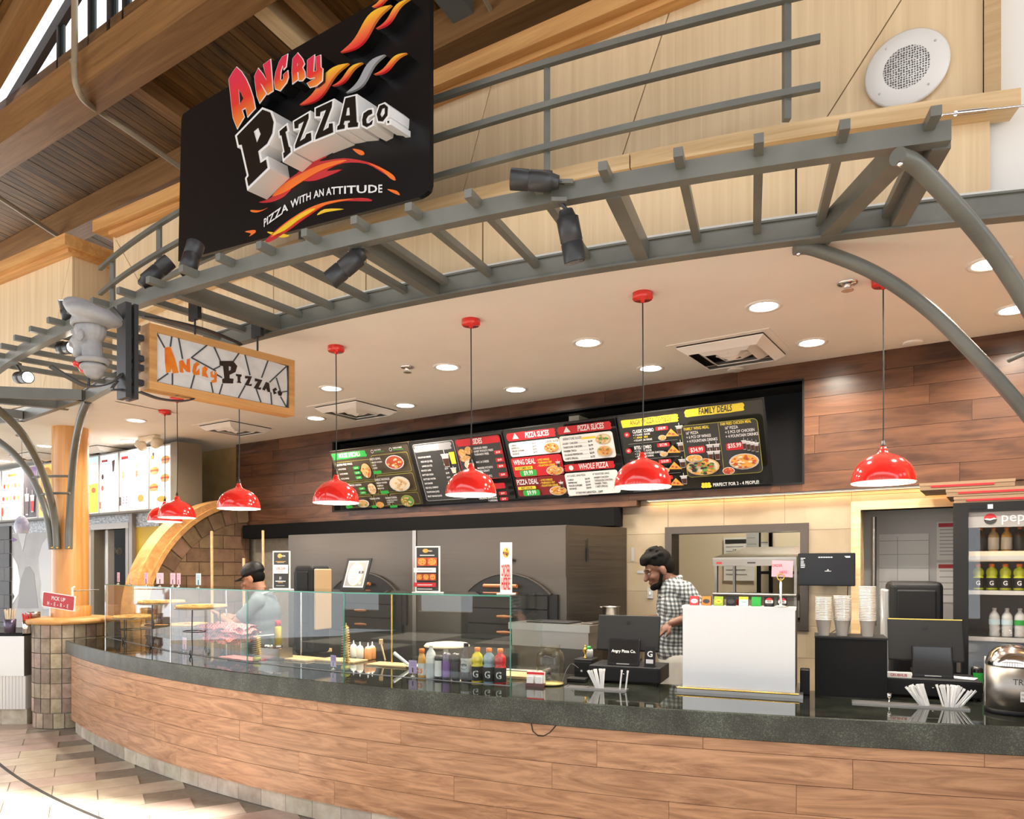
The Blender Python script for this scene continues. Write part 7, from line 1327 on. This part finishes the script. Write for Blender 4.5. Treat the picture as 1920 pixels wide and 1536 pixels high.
mb = MB(); f_ = lambda x, z: Vector((.1115*sin(x/.1115), -.1115*cos(x/.1115), z)); mb.add([f_(x, z) for z in (.07, .12) for x in linsp(.01, .07, 6)], [(i, i+1, i+7, i+6) for i in range(5)]); mb.build('note', 'paper', t, local=True, recalc=False); mb = MB(); text2d(mb, lambda x, y, d: Vector((.112*sin(x/.112), -.112*cos(x/.112), y)), .014, .1, 'NO CUPS', .013, 0, False, .9); text2d(mb, lambda x, y, d: Vector((.112*sin(x/.112), -.112*cos(x/.112), y)), .014, .08, 'PLEASE', .013, 0, False, .9); mb.build('note_text', 'ink_dark', t, local=True)
t = thing('pickup_card', 'white Pick up Here card half behind the trash can', 'card', onc(1846, 1316), A0); MB().box((0, 0, 0), (.14, .004, .24)).build('card', 'paper', t, local=True); S = Sheet(lambda x, y, d: mof(t) @ Vector((x, -.0005-d, y)), .14, .24); S.text(.1, .2, 'Pick up', .1, 'ink_dark'); S.text(.1, .38, 'Here', .14, 'ink_dark'); S.rect(.1, .75, .3, .12, 'food_gold'); S.build(t)
can(onc(1832, 1301), .03, .15, 'black_gloss', 'black energy drink can with green mark behind the card', lab=(.06, .12), labm='green')
# ---- dark dispensers behind the counter
mat('tan_plastic', (.4, .28, .16), .4)
def dispenser(c, rot, w, d, h, label, side='charcoal', front='charcoal'):
    t = thing('bulk_dispenser', label, 'dispenser', c, rot); MB().rbox((0, 0, 0), (w, d, h), .035, seg=4).build('cabinet', front, t, local=True); MB().rbox((-.03, .04, .05), (.004, d-.03, h-.05), .01).build('side_panel', side, t, local=True); MB().rbox((.04, -.012, h*.35), (w-.04, .02, h-.05), .01).build('front_panel', 'black', t, local=True); MB().box((.05, -.01, h*.08), (w-.05, .01, h*.25)).build('tray_slot', 'black', t, local=True); return t
q = pY(1668, 1066, 4.55); dispenser((q.x, q.y, .9), A0, .29, .32, .62, 'tall rounded black dispenser behind the right register', 'grey'); bt = MB().box((-.02, -.02, 0), (.33, .36, .88)).build('stand_cabinet', 'dark', M=TR((q.x, q.y, 0.01), A0), local=True, label='dark cabinet under the rounded black dispenser', cat='cabinet')
q = pY(549, 1066, 6.15); dispenser((q.x, q.y, CTR), -.45, .2, .24, .73, 'tall black napkin dispenser behind the left glass', 'charcoal'); MB().rbox((.2, .02, .2), (.225, .22, .7), .01, M=TR((q.x, q.y, CTR), -.45)).build('tan_panel', 'tan_plastic', label='tan plastic bag panel on the black dispenser side', cat='bag')
for x, y0, y1, Y, lb in ((1, 0, 0, 0, ''),): pass
# wooden peel handles by the stone wall
for x, y0, y1, Y, lb in ((397, 996, 1200, 7.6, 'tall wooden peel handle leaning on the stone wall'), (457, 1047, 1200, 7.5, 'shorter wooden handle rising behind the cap'), (493, 995, 1200, 7.75, 'wooden peel handle near the oven')):
    a, b_ = pY(x, y0, Y), pY(x+2, y1, Y-.1); b_.z = .0; MB().tube([a, b_], .014, 10).build('peel_handle', 'oak_pale', label=lb, cat='peel handle')
# ------------------------------------------------------------------ two workers
def plaid():
    m = mat('plaid', (.3, .32, .34), .85, spec=.1); tc = nd(m, 'ShaderNodeTexCoord'); sx = nd(m, 'ShaderNodeSeparateXYZ'); no = nd(m, 'ShaderNodeTexNoise'); no.inputs['Scale'].default_value = 6; ad = nd(m, 'ShaderNodeVectorMath', operation='MULTIPLY_ADD'); ad.inputs[1].default_value = (.05, .05, .05)
    lk(m, tc.outputs['Object'], no.inputs['Vector']); lk(m, no.outputs['Color'], ad.inputs[0]); lk(m, tc.outputs['Object'], ad.inputs[2]); lk(m, ad.outputs[0], sx.inputs[0]); outs = []
    for ax, fr in ((0, 40), (2, 36)):
        a = nd(m, 'ShaderNodeMath', operation='MULTIPLY'); a.inputs[1].default_value = fr; lk(m, sx.outputs[ax], a.inputs[0]); f = nd(m, 'ShaderNodeMath', operation='FRACT'); lk(m, a.outputs[0], f.inputs[0]); g = nd(m, 'ShaderNodeMath', operation='GREATER_THAN'); g.inputs[1].default_value = .5; lk(m, f.outputs[0], g.inputs[0]); outs.append(g.outputs[0])
    s = nd(m, 'ShaderNodeMath', operation='ADD'); lk(m, outs[0], s.inputs[0]); lk(m, outs[1], s.inputs[1]); h = nd(m, 'ShaderNodeMath', operation='MULTIPLY'); h.inputs[1].default_value = .5; lk(m, s.outputs[0], h.inputs[0])
    r = ramp(m, h.outputs[0], [(.2, (.06, .065, .07)), (.5, (.16, .175, .185)), (.9, (.42, .44, .44))]); lk(m, r.outputs[0], bsdf(m).inputs['Base Color'])
plaid(); mat('tee_grey', (.17, .2, .215), .85, spec=.1); mat('pants_light', (.5, .49, .46), .8); mat('pants_dark', (.05, .05, .06), .8); mat('shoe', (.03, .03, .03), .5); mat('eye_white', (.2, .18, .17), .4); mat('apron', (.75, .74, .72), .7)
def hand(mb, w, d, pn, s=1, curl=.5):      # wrist, pointing direction, palm normal
    w = Vector(w); d = Vector(d).normalized(); pn = Vector(pn).normalized(); sd_ = d.cross(pn).normalized()
    mb.ell(w+d*.045*s, (.048*s, .038*s, .017*s), 14, 8, M=Matrix((d, sd_, pn)).transposed().to_4x4())
    for k, (o, L) in enumerate(((-.028, .06), (-.009, .07), (.01, .066), (.027, .052))):
        a = w+d*.082*s+sd_*o*s; b_ = a+(d*cos(curl*.6)-pn*sin(curl*.6))*L*.55*s; c = b_+(d*cos(curl*1.5)-pn*sin(curl*1.5))*L*.5*s; mb.caps(a-d*.02*s, .0095*s, b_, .0085*s, 8); mb.caps(b_, .0085*s, c, .0072*s, 8)
    a = w+d*.025*s-sd_*.03*s; b_ = a+(d*.6-sd_*.7-pn*.25).normalized()*.036*s; c = b_+(d*.9-sd_*.15-pn*.3).normalized()*.03*s; mb.caps(a, .012*s, b_, .0105*s, 8); mb.caps(b_, .0105*s, c, .0085*s, 8)
def person(loc, rot, label, J, headM, skin, shirt, pants, sleeve, hair_fn, short=False):
    t = thing('person', label, 'person', loc, rot); M = mof(t); V = lambda p: Vector(p)
    mb = MB(); head_shape(mb, headM, 1.0)
    hb = headM @ Vector((-.03, 0, -.02)); mb.caps(hb, .056, V(J['neck']), .062); mb.caps(V(J['neck']), .07, V(J['chest']), .12); mb.caps(V(J['chest']), .125, V(J['waist']), .11); mb.caps(V(J['waist']), .11, V(J['pelvis']), .12)
    for s in 'LR':
        q = {k: V(J[s+k]) for k in ('sh', 'el', 'wr', 'hd')}; mb.caps(V(J['neck']), .055, q['sh'], .055); mb.caps(q['sh'], .05, q['el'], .042); mb.caps(q['el'], .042, q['wr'], .028); hand(mb, q['wr'], q['hd']-q['wr'], J[s+'pn'], 1, J.get('curl', .6))
        sg = 1 if s == 'L' else -1; hip = V(J['pelvis'])+Vector((0, sg*.09, -.02)); kn = Vector((.02, sg*.11, .5)); an = Vector((-.02, sg*.11, .09)); mb.caps(hip, .085, kn, .055); mb.caps(kn, .054, an, .038); mb.caps(an, .036, an+Vector((.12, 0, -.05)), .03)
    o = mb.build('body', skin, t, local=True); remesh(o, .0058, 3)
    # shirt
    mb = MB(); ch, wa, pe, ne = V(J['chest']), V(J['waist']), V(J['pelvis']), V(J['neck'])
    mb.ell(ch, (.135, .185, .17)); mb.ell(ch.lerp(wa, .5), (.132, .175, .17)); mb.ell(wa, (.132, .17, .17)); mb.ell(pe+Vector((0, 0, .06)), (.135, .175, .13)); mb.ell(ne.lerp(ch, .25), (.1, .15, .09))
    for s in 'LR':
        q = {k: V(J[s+k]) for k in ('sh', 'el', 'wr')}; mb.caps(ne+Vector((0, 0, -.02)), .062, q['sh'], .066); e = q['sh'].lerp(q['el'], sleeve); mb.caps(q['sh'], .068, e, .058)
        if sleeve > .98: e2 = q['el'].lerp(q['wr'], .22); mb.caps(q['el'], .057, e2, .05)
        else: mb.caps(e-(q['el']-q['sh']).normalized()*.02, .06, e, .062)
    mb.tube([ne+Vector((.0+.066*cos(2*pi*k/20), .066*sin(2*pi*k/20), .03-.02*cos(2*pi*k/20))) for k in range(21)], .017 if not short else .01, 8)
    o = mb.build('shirt', shirt, t, local=True); remesh(o, .009, 4)
    mb = MB()
    for sg in (1, -1): hip = pe+Vector((0, sg*.085, -.0)); kn = Vector((.02, sg*.11, .5)); an = Vector((-.02, sg*.11, .1)); mb.caps(hip, .105, kn, .08); mb.caps(kn, .078, an, .062)
    mb.ell(pe, (.125, .165, .12)); o = mb.build('trousers', pants, t, local=True); remesh(o, .011, 4)
    for sg in (1, -1): mb = MB(); mb.ell((.06, sg*.11, .045), (.15, .05, .045)); mb.ell((-.02, sg*.11, .06), (.06, .045, .05)); o = mb.build('shoe', 'shoe', t, local=True); remesh(o, .009, 2)
    for sg in (1, -1): MB().ell(headM @ Vector((.083, sg*.03, .1)), (.008, .012, .008), 12, 8).build('eye', 'eye_white', t, local=True)
    hair_fn(t, headM); return t
def rotm(M): return M.to_3x3().normalized().to_4x4()
def hair1(t, H):
    mb = MB(); R_ = rotm(H); mb.ell(H @ Vector((-.025, 0, .16)), (.098, .086, .088), M=R_); mb.ell(H @ Vector((-.06, 0, .11)), (.068, .078, .08), M=R_); mb.ell(H @ Vector((.04, 0, .2)), (.06, .065, .04), M=R_); mb.ell(H @ Vector((.075, 0, .185)), (.03, .05, .025), M=R_)
    random.seed(5)
    for k in range(24):
        a, b_ = random.random()*2*pi, random.random()*1.2; d = Vector((sin(b_)*cos(a), sin(b_)*sin(a), cos(b_))); p = Vector((-.02, 0, .165))+Vector((d.x*.09, d.y*.08, d.z*.085)); mb.caps(H @ p, .02, H @ (p+d*.006+Vector((.012, 0, 0))), .012, 6)
    o = mb.build('hair', 'hair', t, local=True); remesh(o, .006, 5)
    mb = MB(); mb.ell(H @ Vector((.052, 0, .004)), (.048, .048, .034), M=R_); mb.ell(H @ Vector((.082, 0, -.004)), (.026, .03, .024), M=R_)
    for sg in (1, -1): mb.caps(H @ Vector((.01, sg*.064, .07)), .012, H @ Vector((.04, sg*.047, .01)), .014); 
    o = mb.build('beard', 'hair', t, local=True); remesh(o, .006, 2)
    mb = MB(); [mb.caps(H @ Vector((.092, sg*.014, .128)), .006, H @ Vector((.082, sg*.048, .126)), .005, 6) for sg in (1, -1)]; mb.build('eyebrow', 'hair', t, local=True)
def HM(center, pitch, yaw=0): return Matrix.Translation(Vector(center)) @ Matrix.Rotation(yaw, 4, 'Z') @ Matrix.Rotation(pitch, 4, 'Y') @ Matrix.Translation(Vector((-.02, 0, -.105)))
person((1.165, 5.3, 0), pi+.08, 'bearded man in a checked shirt working at the steel table', dict(pelvis=(0, 0, .95), waist=(.0, 0, 1.1), chest=(.0, 0, 1.33), neck=(.035, 0, 1.49), Lsh=(-.01, .165, 1.45), Lel=(-.11, .235, 1.3), Lwr=(.09, .2, 1.225), Lhd=(.16, .17, 1.17), Lpn=(.3, .5, .8), Rsh=(.02, -.165, 1.45), Rel=(.02, -.22, 1.22), Rwr=(.2, -.12, 1.235), Rhd=(.28, -.08, 1.225), Rpn=(0, -.2, 1)),
    HM((.15, 0, 1.59), radians(24), .05), 'skin_dark', 'plaid', 'pants_light', 1.0, hair1)
def hair2(t, H):
    R_ = rotm(H); mb = MB(); mb.ell(H @ Vector((-.04, 0, .105)), (.072, .08, .075), M=R_); o = mb.build('hair', 'hair', t, local=True); remesh(o, .006, 2)
    cap = MB(); cap.ell(H @ Vector((-.02, 0, .165)), (.108, .092, .082), M=R_); cap.ell(H @ Vector((-.02, 0, .15)), (.109, .093, .04), M=R_); o = cap.build('cap', 'black', t, local=True); remesh(o, .006, 2)
    mb = MB(); poly = [(.05+.0, -.075), (.1, -.07), (.15, -.045), (.165, 0), (.15, .045), (.1, .07), (.05, .075)]; mb.prism(poly, lambda x, y, d: H @ Vector((x, y, .145-.35*(x-.05)*.5-y*y*3+d)), 0, .007); mb.build('cap_brim', 'black', t, local=True)
    mb = MB(); [mb.caps(H @ Vector((.092, sg*.014, .124)), .005, H @ Vector((.082, sg*.046, .124)), .004, 6) for sg in (1, -1)]; mb.build('eyebrow', 'hair', t, local=True)
    mb = MB(); mb.tube([Vector((-.03+.085*cos(2*pi*k/20), .085*sin(2*pi*k/20), 1.375-.035*cos(2*pi*k/20))) for k in range(21)], .012, 8); mb.tube([(-.1, .02, 1.39), (-.125, .03, 1.4), (-.13, .01, 1.42)], .008, 8); mb.build('apron_strap', 'apron', t, local=True)
    mb = MB(); mb.prism([(-.16, .6), (.16, .6), (.16, 1.05), (.1, 1.28), (-.1, 1.28), (-.16, 1.05)], lambda x, y, d: Vector((.15+d-.02*abs(x)*4, x, y)), 0, .008); mb.tube([(.14, .17, 1.0), (.0, .19, 1.0), (-.14, .1, 1.01)], .008, 6); mb.build('apron', 'apron', t, local=True)
person((-2.24, 6.75, 0), pi-.12, 'worker in a black cap and grey shirt behind the left glass', dict(pelvis=(0, 0, .88), waist=(.0, 0, 1.0), chest=(.0, 0, 1.2), neck=(.02, 0, 1.355), Lsh=(-.01, .16, 1.3), Lel=(.17, .24, 1.1), Lwr=(.33, .16, 1.17), Lhd=(.38, .12, 1.2), Lpn=(0, -.5, .7), Rsh=(.02, -.16, 1.3), Rel=(.16, -.2, 1.1), Rwr=(.33, -.1, 1.15), Rhd=(.4, -.06, 1.17), Rpn=(0, .5, .7)),
    HM((.13, 0, 1.51), radians(20), .05), 'skin', 'tee_grey', 'pants_dark', .6, hair2, True)
# ------------------------------------------------------------------ neighbouring shop, left background
NB = 5.0
mottled('mural_grey', (.4, .4, .41), (.5, .5, .51), 3, .6, 0); mat('mural_pale', (.6, .61, .64), .6); mat('mural_mid', (.3, .3, .31), .6); mat('yellow_wall', (.55, .37, .02), .6); mat('olive', (.2, .17, .12), .6)
def mosaic():
    m = mat('mosaic', (.3, .34, .38), .3); v = coords(m, (1, 1, 1), False); mp = nd(m, 'ShaderNodeMapping'); mp.inputs['Rotation'].default_value = (pi/2, 0, 0); lk(m, v, mp.inputs[0]); b = nd(m, 'ShaderNodeTexBrick'); b.inputs['Scale'].default_value = 14; b.inputs['Color1'].default_value = (.45, .5, .55, 1); b.inputs['Color2'].default_value = (.05, .06, .08, 1); b.inputs['Mortar'].default_value = (.6, .6, .6, 1); b.inputs['Mortar Size'].default_value = .02; lk(m, mp.outputs[0], b.inputs['Vector']); lk(m, b.outputs[0], bsdf(m).inputs['Base Color'])
mosaic()
def un(x, c=NB): k = (x-CX)/FPX; Y = c/(k*N.x+N.y); return Vector((k*Y, Y, 0)).dot(U)
def zn(x, y, c=NB): k = (x-CX)/FPX; Y = c/(k*N.x+N.y); return EYE+(HOR-y)/FPX*Y
DN = (un(176), un(243), 0, 2.09)
nb = MB()
wl = wallp('wall_neighbour', -16, DN[0], NB, 0, 2.3, 'mural_grey'); wallp('wall_neighbour', DN[0], DN[1], NB, DN[3], 2.3, 'mural_grey'); wallp('wall_neighbour', DN[1], -7.6, NB, 0, 2.3, 'yellow_wall')
wallp('wall_neighbour_back', -12, -8.6, NB+1.2, 0, 2.6, 'dark')
for a, b_ in ((un(24), un(101)), (un(158), un(243)), (un(256), un(300))): box_uc(a, b_, NB-.008, NB, zn(200, 992), zn(200, 966), 'mosaic_band', 'mosaic', wl)
box_uc(un(245), un(249), NB-.02, NB, 0, 2.12, 'yellow_strip', 'yellow', wl); box_uc(un(249), un(255), NB-.05, NB, 0, 2.3, 'corner_post', 'grey', wl)
dn = thing('door_2', None, None, P3(DN[0], NB, 0), RW, kind='structure'); box_uc(DN[0]-.02, DN[0]+.06, NB-.03, NB+.1, 0, DN[3], 'jamb', 'olive', dn); box_uc(DN[1]-.04, DN[1]+.02, NB-.03, NB+.1, 0, DN[3], 'jamb', 'grey', dn); box_uc(DN[0]-.02, DN[1]+.02, NB-.03, NB+.1, DN[3], DN[3]+.07, 'lintel', 'lightgrey', dn)
box_uc(un(178), un(190), NB+.1, NB+.13, 0, DN[3], 'door_leaf', 'grey', dn); box_uc(un(190), un(195), NB+.05, NB+.13, 0, DN[3], 'door_edge', 'lightgrey', dn)
rk = thing('supply_rack', 'dark supply shelves seen through the neighbour doorway', 'rack', P3(un(200), NB+.5, 0), RW)
for z in (1.2, 1.45, 1.72, 1.95): box_uc(un(196), un(240)+.3, NB+.5, NB+.8, z, z+.02, 'shelf', 'charcoal', rk)
for k, (x, z) in enumerate(((207, 1.78), (222, 1.78), (214, 1.74), (232, 1.78))): u = un(x, NB+.55); MB().lathe([(0, 0), (.05, 0), (.05, .02), (0, .02)], seg=18, M=TR(P3(u, NB+.5, z+.05), RW) @ Matrix.Rotation(pi/2, 4, 'X')).build('can_end', 'cream', rk)
box_uc(un(220), un(236), NB+.45, NB+.47, 1.5, 1.6, 'white_sign', 'white', rk); box_uc(un(224), un(232), NB+.44, NB+.45, 1.53, 1.57, 'red_oval', 'red_flat', rk)
# mural shapes on the grey wall
def mural(pts, m): MB().prism([(un(x), zn(x, y)) for x, y in pts], lambda x, y, d: P3(x, NB-d, y), 0, .004).build('mural_shape', m, wl)
mural([(24, 1042), (33, 1060), (38, 1090), (35, 1115), (24, 1133)], 'gloss_white'); mural([(98, 995), (80, 1020), (73, 1045), (74, 1070), (78, 1095), (76, 1120), (82, 1142), (104, 1142), (104, 995)], 'mural_pale'); mural([(33, 1140), (40, 1085), (48, 1064), (56, 1062), (64, 1075), (68, 1110), (72, 1140)], 'mural_mid'); mural([(34, 1000), (50, 1000), (43, 1034)], 'mural_pale'); mural([(24, 1008), (33, 1013), (24, 1016)], 'purple_ink'); mural([(24, 1112), (28, 1118), (24, 1126)], 'dark'); mural([(160, 985), (166, 985), (166, 1125), (160, 1125)], 'mural_pale')
for j in range(11):
    for i in range(4): box_uc(un(22)-.32*(i+1)+(j % 2)*.16, min(un(22), un(22)-.32*i-.008+(j % 2)*.16), NB-.03, NB, .02+j*.2, .212+j*.2, 'tile', 'charcoal_tile', wl) if 'charcoal_tile' in MATS else (mottled('charcoal_tile', (.03, .026, .025), (.06, .052, .05), 6, .5, .2))
# lit menu boards
def backlit(name, c, s): return emis(name, c, s)
backlit('lit_white', (.95, .97, 1), .55); backlit('lit_teal', (.35, .6, .65), .8); backlit('lit_amber', (.9, .6, .2), .9); backlit('lit_orange', (.85, .35, .08), .8); backlit('lit_dark', (.06, .05, .06), .3); backlit('lit_purple', (.5, .12, .5), .7)
MC = 4.81; hz0, hz1 = 2.29, 2.97
cab = thing('menu_cabinet', 'grey lightbox cabinet holding the neighbour menu boards', 'lightbox', P3(-8, MC, hz0), RW); box_uc(-13, un(330, MC), MC+.03, MC+.3, hz0-.03, hz1+.03, 'body', 'grey', cab); box_uc(un(320, MC), un(333, MC), MC, MC+.3, hz0-.03, hz1+.03, 'end_panel', 'olive', cab)
for i, (x0, x1, m, lb, kind) in enumerate(((-40, 1, 'lit_white', 'lit menu board cut by the left frame edge', 0), (4, 41, 'lit_white', 'white lit menu board with two rows of small snacks', 1), (44, 69, 'lit_dark', 'dark drinks poster board behind the bracket arms', 2), (72.6, 102, 'lit_orange', 'orange poster board directly left of the wood column', 3), (157, 184, 'lit_teal', 'teal and yellow lemonade board right of the column', 4), (187.7, 220.5, 'lit_white', 'white lit menu board with one dark sundae', 5), (225, 277, 'lit_white', 'widest white lit menu board with drink columns', 6), (281.6, 318.8, 'lit_white', 'lit menu board with burgers at the cabinet end', 7))):
    a, b_ = un(x0, MC), un(x1, MC); o = P3(a, MC, hz0); t = thing('lit_menu_board', lb, 'menu board', o, RW); w, h = b_-a, hz1-hz0; MB().box((0, .004, 0), (w, .03, h)).build('panel', m, t, local=True); mb = MB(); mb.box((-.015, 0, -.015), (w+.015, .03, 0)).box((-.015, 0, h), (w+.015, .03, h+.015)).box((-.015, 0, 0), (0, .03, h)).box((w, 0, 0), (w+.015, .03, h)); mb.build('frame', 'lightgrey', t, local=True)
    S = Sheet(lambda x, y, d: mof(t) @ Vector((x, .004-d, y)), w, h, .0012); S.L = .002
    if kind in (0, 1):
        S.rect(.3, .08, .45, .05, 'orange')
        for r in (.32, .58):
            for k in range(5): S.ell(.12+k*.19, r, .06, .05, ('food_red', 'food_gold', 'food_tan', 'food_red', 'food_gold')[k])
            for k in range(5): S.rect(.08+k*.19, r+.08, .1, .02, 'ink_grey')
        S.ell(.12, .85, .06, .1, 'food_red'); [S.rect(.3, .78+k*.05, .55, .012, 'ink_grey') for k in range(4)]
    if kind == 2: S.poly([(.1, 0), (1, 0), (1, .22), (.3, .15)], 'purple_ink'); S.cup(.12, .45, .3, .5); S.cup(.55, .5, .3, .4, 'ink_red')
    if kind == 3: S.ell(.5, .3, .4, .25, 'food_gold'); S.ell(.6, .45, .3, .2, 'ink_yellow'); S.ell(.5, .8, .4, .15, 'food_red')
    if kind == 4: S.rect(.1, .1, .8, .06, 'ink_white'); S.ell(.75, .38, .3, .12, 'food_pale'); S.poly([(0, .5), (1, .48), (1, 1), (0, 1)], 'ink_yellow'); S.ell(.2, .75, .15, .06, 'food_red'); S.ell(.7, .6, .15, .05, 'food_red')
    if kind == 5:
        S.rect(.08, .08, .35, .04, 'ink_red'); S.poly([(.68, .12), (.85, .1), (.8, .3), (.72, .32)], 'cola'); [S.ell(.15+.07*(k % 2), .38+.1*k, .07, .05, ('cola', 'food_pale', 'food_red', 'food_pale')[k]) for k in range(4)]; [S.rect(.1, .17+k*.03, .4, .008, 'lightgrey') for k in range(4)]; [S.rect(.5, .4+k*.05, .4, .008, 'lightgrey') for k in range(9)]; S.rect(.08, .83, .08, .12, 'food_red')
    if kind == 6:
        S.rect(.05, .07, .25, .05, 'ink_red'); [S.rect(.08+.5*(k % 2), .18+.16*(k//2), .09, .11, ('food_pale', 'food_gold', 'food_tan', 'food_red')[k]) for k in range(4)]; [S.rect(.2+.5*(j % 2), .16+k*.04, .25, .01, 'lightgrey') for j in range(2) for k in range(12)]; S.rect(.55, .74, .42, .18, 'paleblue'); S.ell(.85, .83, .1, .06, 'food_gold'); S.rect(.08, .78, .08, .15, 'cola'); [S.ell(.25+.12*(k % 2), .79+.05*(k//2), .02, .015, 'ink_red') for k in range(6)]
    if kind == 7:
        S.rect(.1, .08, .1, .09, 'cola'); S.rect(.03, .13, .16, .06, 'orange')
        for k, (x, y) in enumerate(((.78, .22), (.24, .38), (.78, .52), (.24, .66))): S.ell(x, y, .22, .06, 'food_gold'); S.rect(x-.21, y-.01, .42, .035, 'food_red'); S.ell(x, y+.045, .2, .03, 'food_tan')
        S.ell(.65, .87, .25, .05, 'food_gold'); [S.rect(.35, .1+k*.02, .4, .008, 'lightgrey') for k in range(2)]
    S.build(t)
# counter, cups, tin, pendant, security lamp
q0 = pz(58, 1190, .94); ncnt = thing('neighbour_counter', 'grey neighbour counter with ribbed white front at the left edge', 'counter', (q0.x-1, q0.y, 0)); X0, X1, Y0 = -6.6, -4.98, 7.6
MB().box((X0, Y0, .91), (X1, Y0+.7, .945)).build('top', 'charcoal', ncnt); MB().box((X0, Y0+.02, .5), (X1, Y0+.65, .91)).build('steel_front', 'stainless_pale', ncnt)
mb = MB(); k = 0
x = X0
while x < X1-.01: MB; mb.box((x, Y0+.03, .16), (x+.03, Y0+.06, .5)); x += .034
mb.build('ribbed_panel', 'gloss_white', ncnt); MB().box((X0, Y0+.05, .16), (X1, Y0+.6, .5)).build('core', 'white', ncnt)
for k in range(6): MB().box((X0+k*.27+.003, Y0+.07, 0), (X0+k*.27+.267, Y0+.5, .16)).build('kick_tile', 'slate_pale', ncnt)
def cupset(x, y, r, h, m, label, n, sm, stick_h):
    p = pz(x, y, .945); t = thing('straw_cup', label, 'cup', p); MB().lathe([(0, 0), (r*.85, 0), (r, h), (r*.95, h), (r*.8, .006), (0, .006)], seg=22).build('cup', m, t, local=True)
    for k in range(n): a = 2*pi*k/n; d = Vector((cos(a), sin(a), 0)); MB().tube([d*r*.3+Vector((0, 0, .01)), d*r*.85+Vector((0, 0, stick_h+random.uniform(-.01, .01)))], .006, 6).build('straw', sm, t, local=True)
cupset(19, 1187, .055, .14, 'purple_can', 'dark cup of pale straws on the neighbour counter', 12, 'cream', .24); cupset(50, 1188, .042, .13, 'chrome', 'steel cup of red stirrers on the neighbour counter', 8, 'red_flat', .2)
p = pz(80, 1172, .945); p = Vector((-4.78-.0, 7.55, 1.09)); t = thing('napkin_tin', 'small steel tin on the column ledge', 'tin', CC+Vector((-.27, -.18, 1.094)), 0); MB().lathe([(0, 0), (.06, 0), (.06, .06), (.055, .065), (0, .065)], seg=24).build('body', 'stainless', t, local=True); MB().lathe([(.061, .045), (.063, .05), (.061, .055)], seg=24, cap=False).build('rim', 'chrome', t, local=True)
glassy('x', (1, 1, 1)); mottled('blue_glass', (.15, .16, .35), (.75, .78, .9), 4, .15, 0, rnd=False)
Yp = 8.2; q = Vector(((41-CX)/FPX*Yp, Yp, 0)); t = thing('glass_pendant', 'small blue and white glass pendant at the left edge', 'pendant lamp', (q.x, q.y, CEIL)); zb = zn(0, 0)*0+EYE+(HOR-1000)/FPX*Yp; h = zb-CEIL
MB().lathe([(0, 0), (.06, 0), (.06, -.012), (0, -.014)], seg=20).build('ceiling_rose', 'olive', t, local=True); MB().tube([(0, 0, -.01), (0, 0, h+.2)], .002, 6).build('cord', 'cord', t, local=True); MB().lathe([(.058, h), (.072, h+.05), (.07, h+.11), (.05, h+.16), (.025, h+.19), (.0, h+.19)], seg=26).build('shade', 'blue_glass', t, local=True)
q = pz(280, 818, CEIL); t = thing('security_lamp', 'cream twin-head emergency lamp under the neighbour ceiling', 'emergency lamp', q, RW); MB().rbox((-.16, -.04, -.05), (.16, .04, 0), .01).build('base', 'cream', t, local=True)
for s in (-.17, .15): MB().lathe([(.0, -.07), (.045, -.06), (.06, .03), (.0, .04)], seg=18, M=Matrix.Translation((s, 0, -.08)) @ Matrix.Rotation(1.0 if s > 0 else -.8, 4, 'Y')).build('lamp_head', 'cream', t, local=True)
# pick-up sign on a thin arm in front of the column
A_, B_ = pY(79, 1137, 7.15), pY(141, 1118, 7.0); d = (pY(140, 1143, 7.0)-A_); d.z = 0; w = d.length; t = thing('pickup_sign', 'red Pick Up Here sign in front of the wood column', 'sign', A_, atan2(d.y, d.x)); tz = -.105; Mt = Matrix.Rotation(.1, 4, 'Y')
MB().box((0, -.004, 0), (w, .004, .145), M=Mt).build('border', 'gloss_white', t, local=True); S = Sheet(lambda x, y, dd: mof(t) @ (Mt @ Vector((x, -.0042-dd, y))), w, .145); S.rrect(.025, .05, .95, .9, 'ink_red', .03); S.text(.5, .46, 'PICK UP', .25, al='C', cond=1.0); [S.text(.2+.2*k, .84, c, .25, al='C') for k, c in enumerate('HERE')]; [S.ell(.3+.2*k, .75, .014, .035, 'ink_white') for k in range(3)]; S.build(t)
MB().tube([(w*.9, .012, .1), (w*.9, .012, .18), (w*.92, .03, .19)], .01, 8).build('suction_hook', 'gloss_white', t, local=True); MB().tube([(w*.9, .012, .15), (w*.9, .3, .155)], .005, 6).build('arm', 'chrome', t, local=True)
# lamps carry their own light objects, so their glowing faces need no extra light sampling
for m_ in ('lamp_face', 'bulb', 'strip_face', 'lit_white', 'lit_teal', 'lit_amber', 'lit_orange', 'lit_dark', 'lit_purple', 'glass_milk'):
    if m_ in MATS: MATS[m_].cycles.emission_sampling = 'NONE'
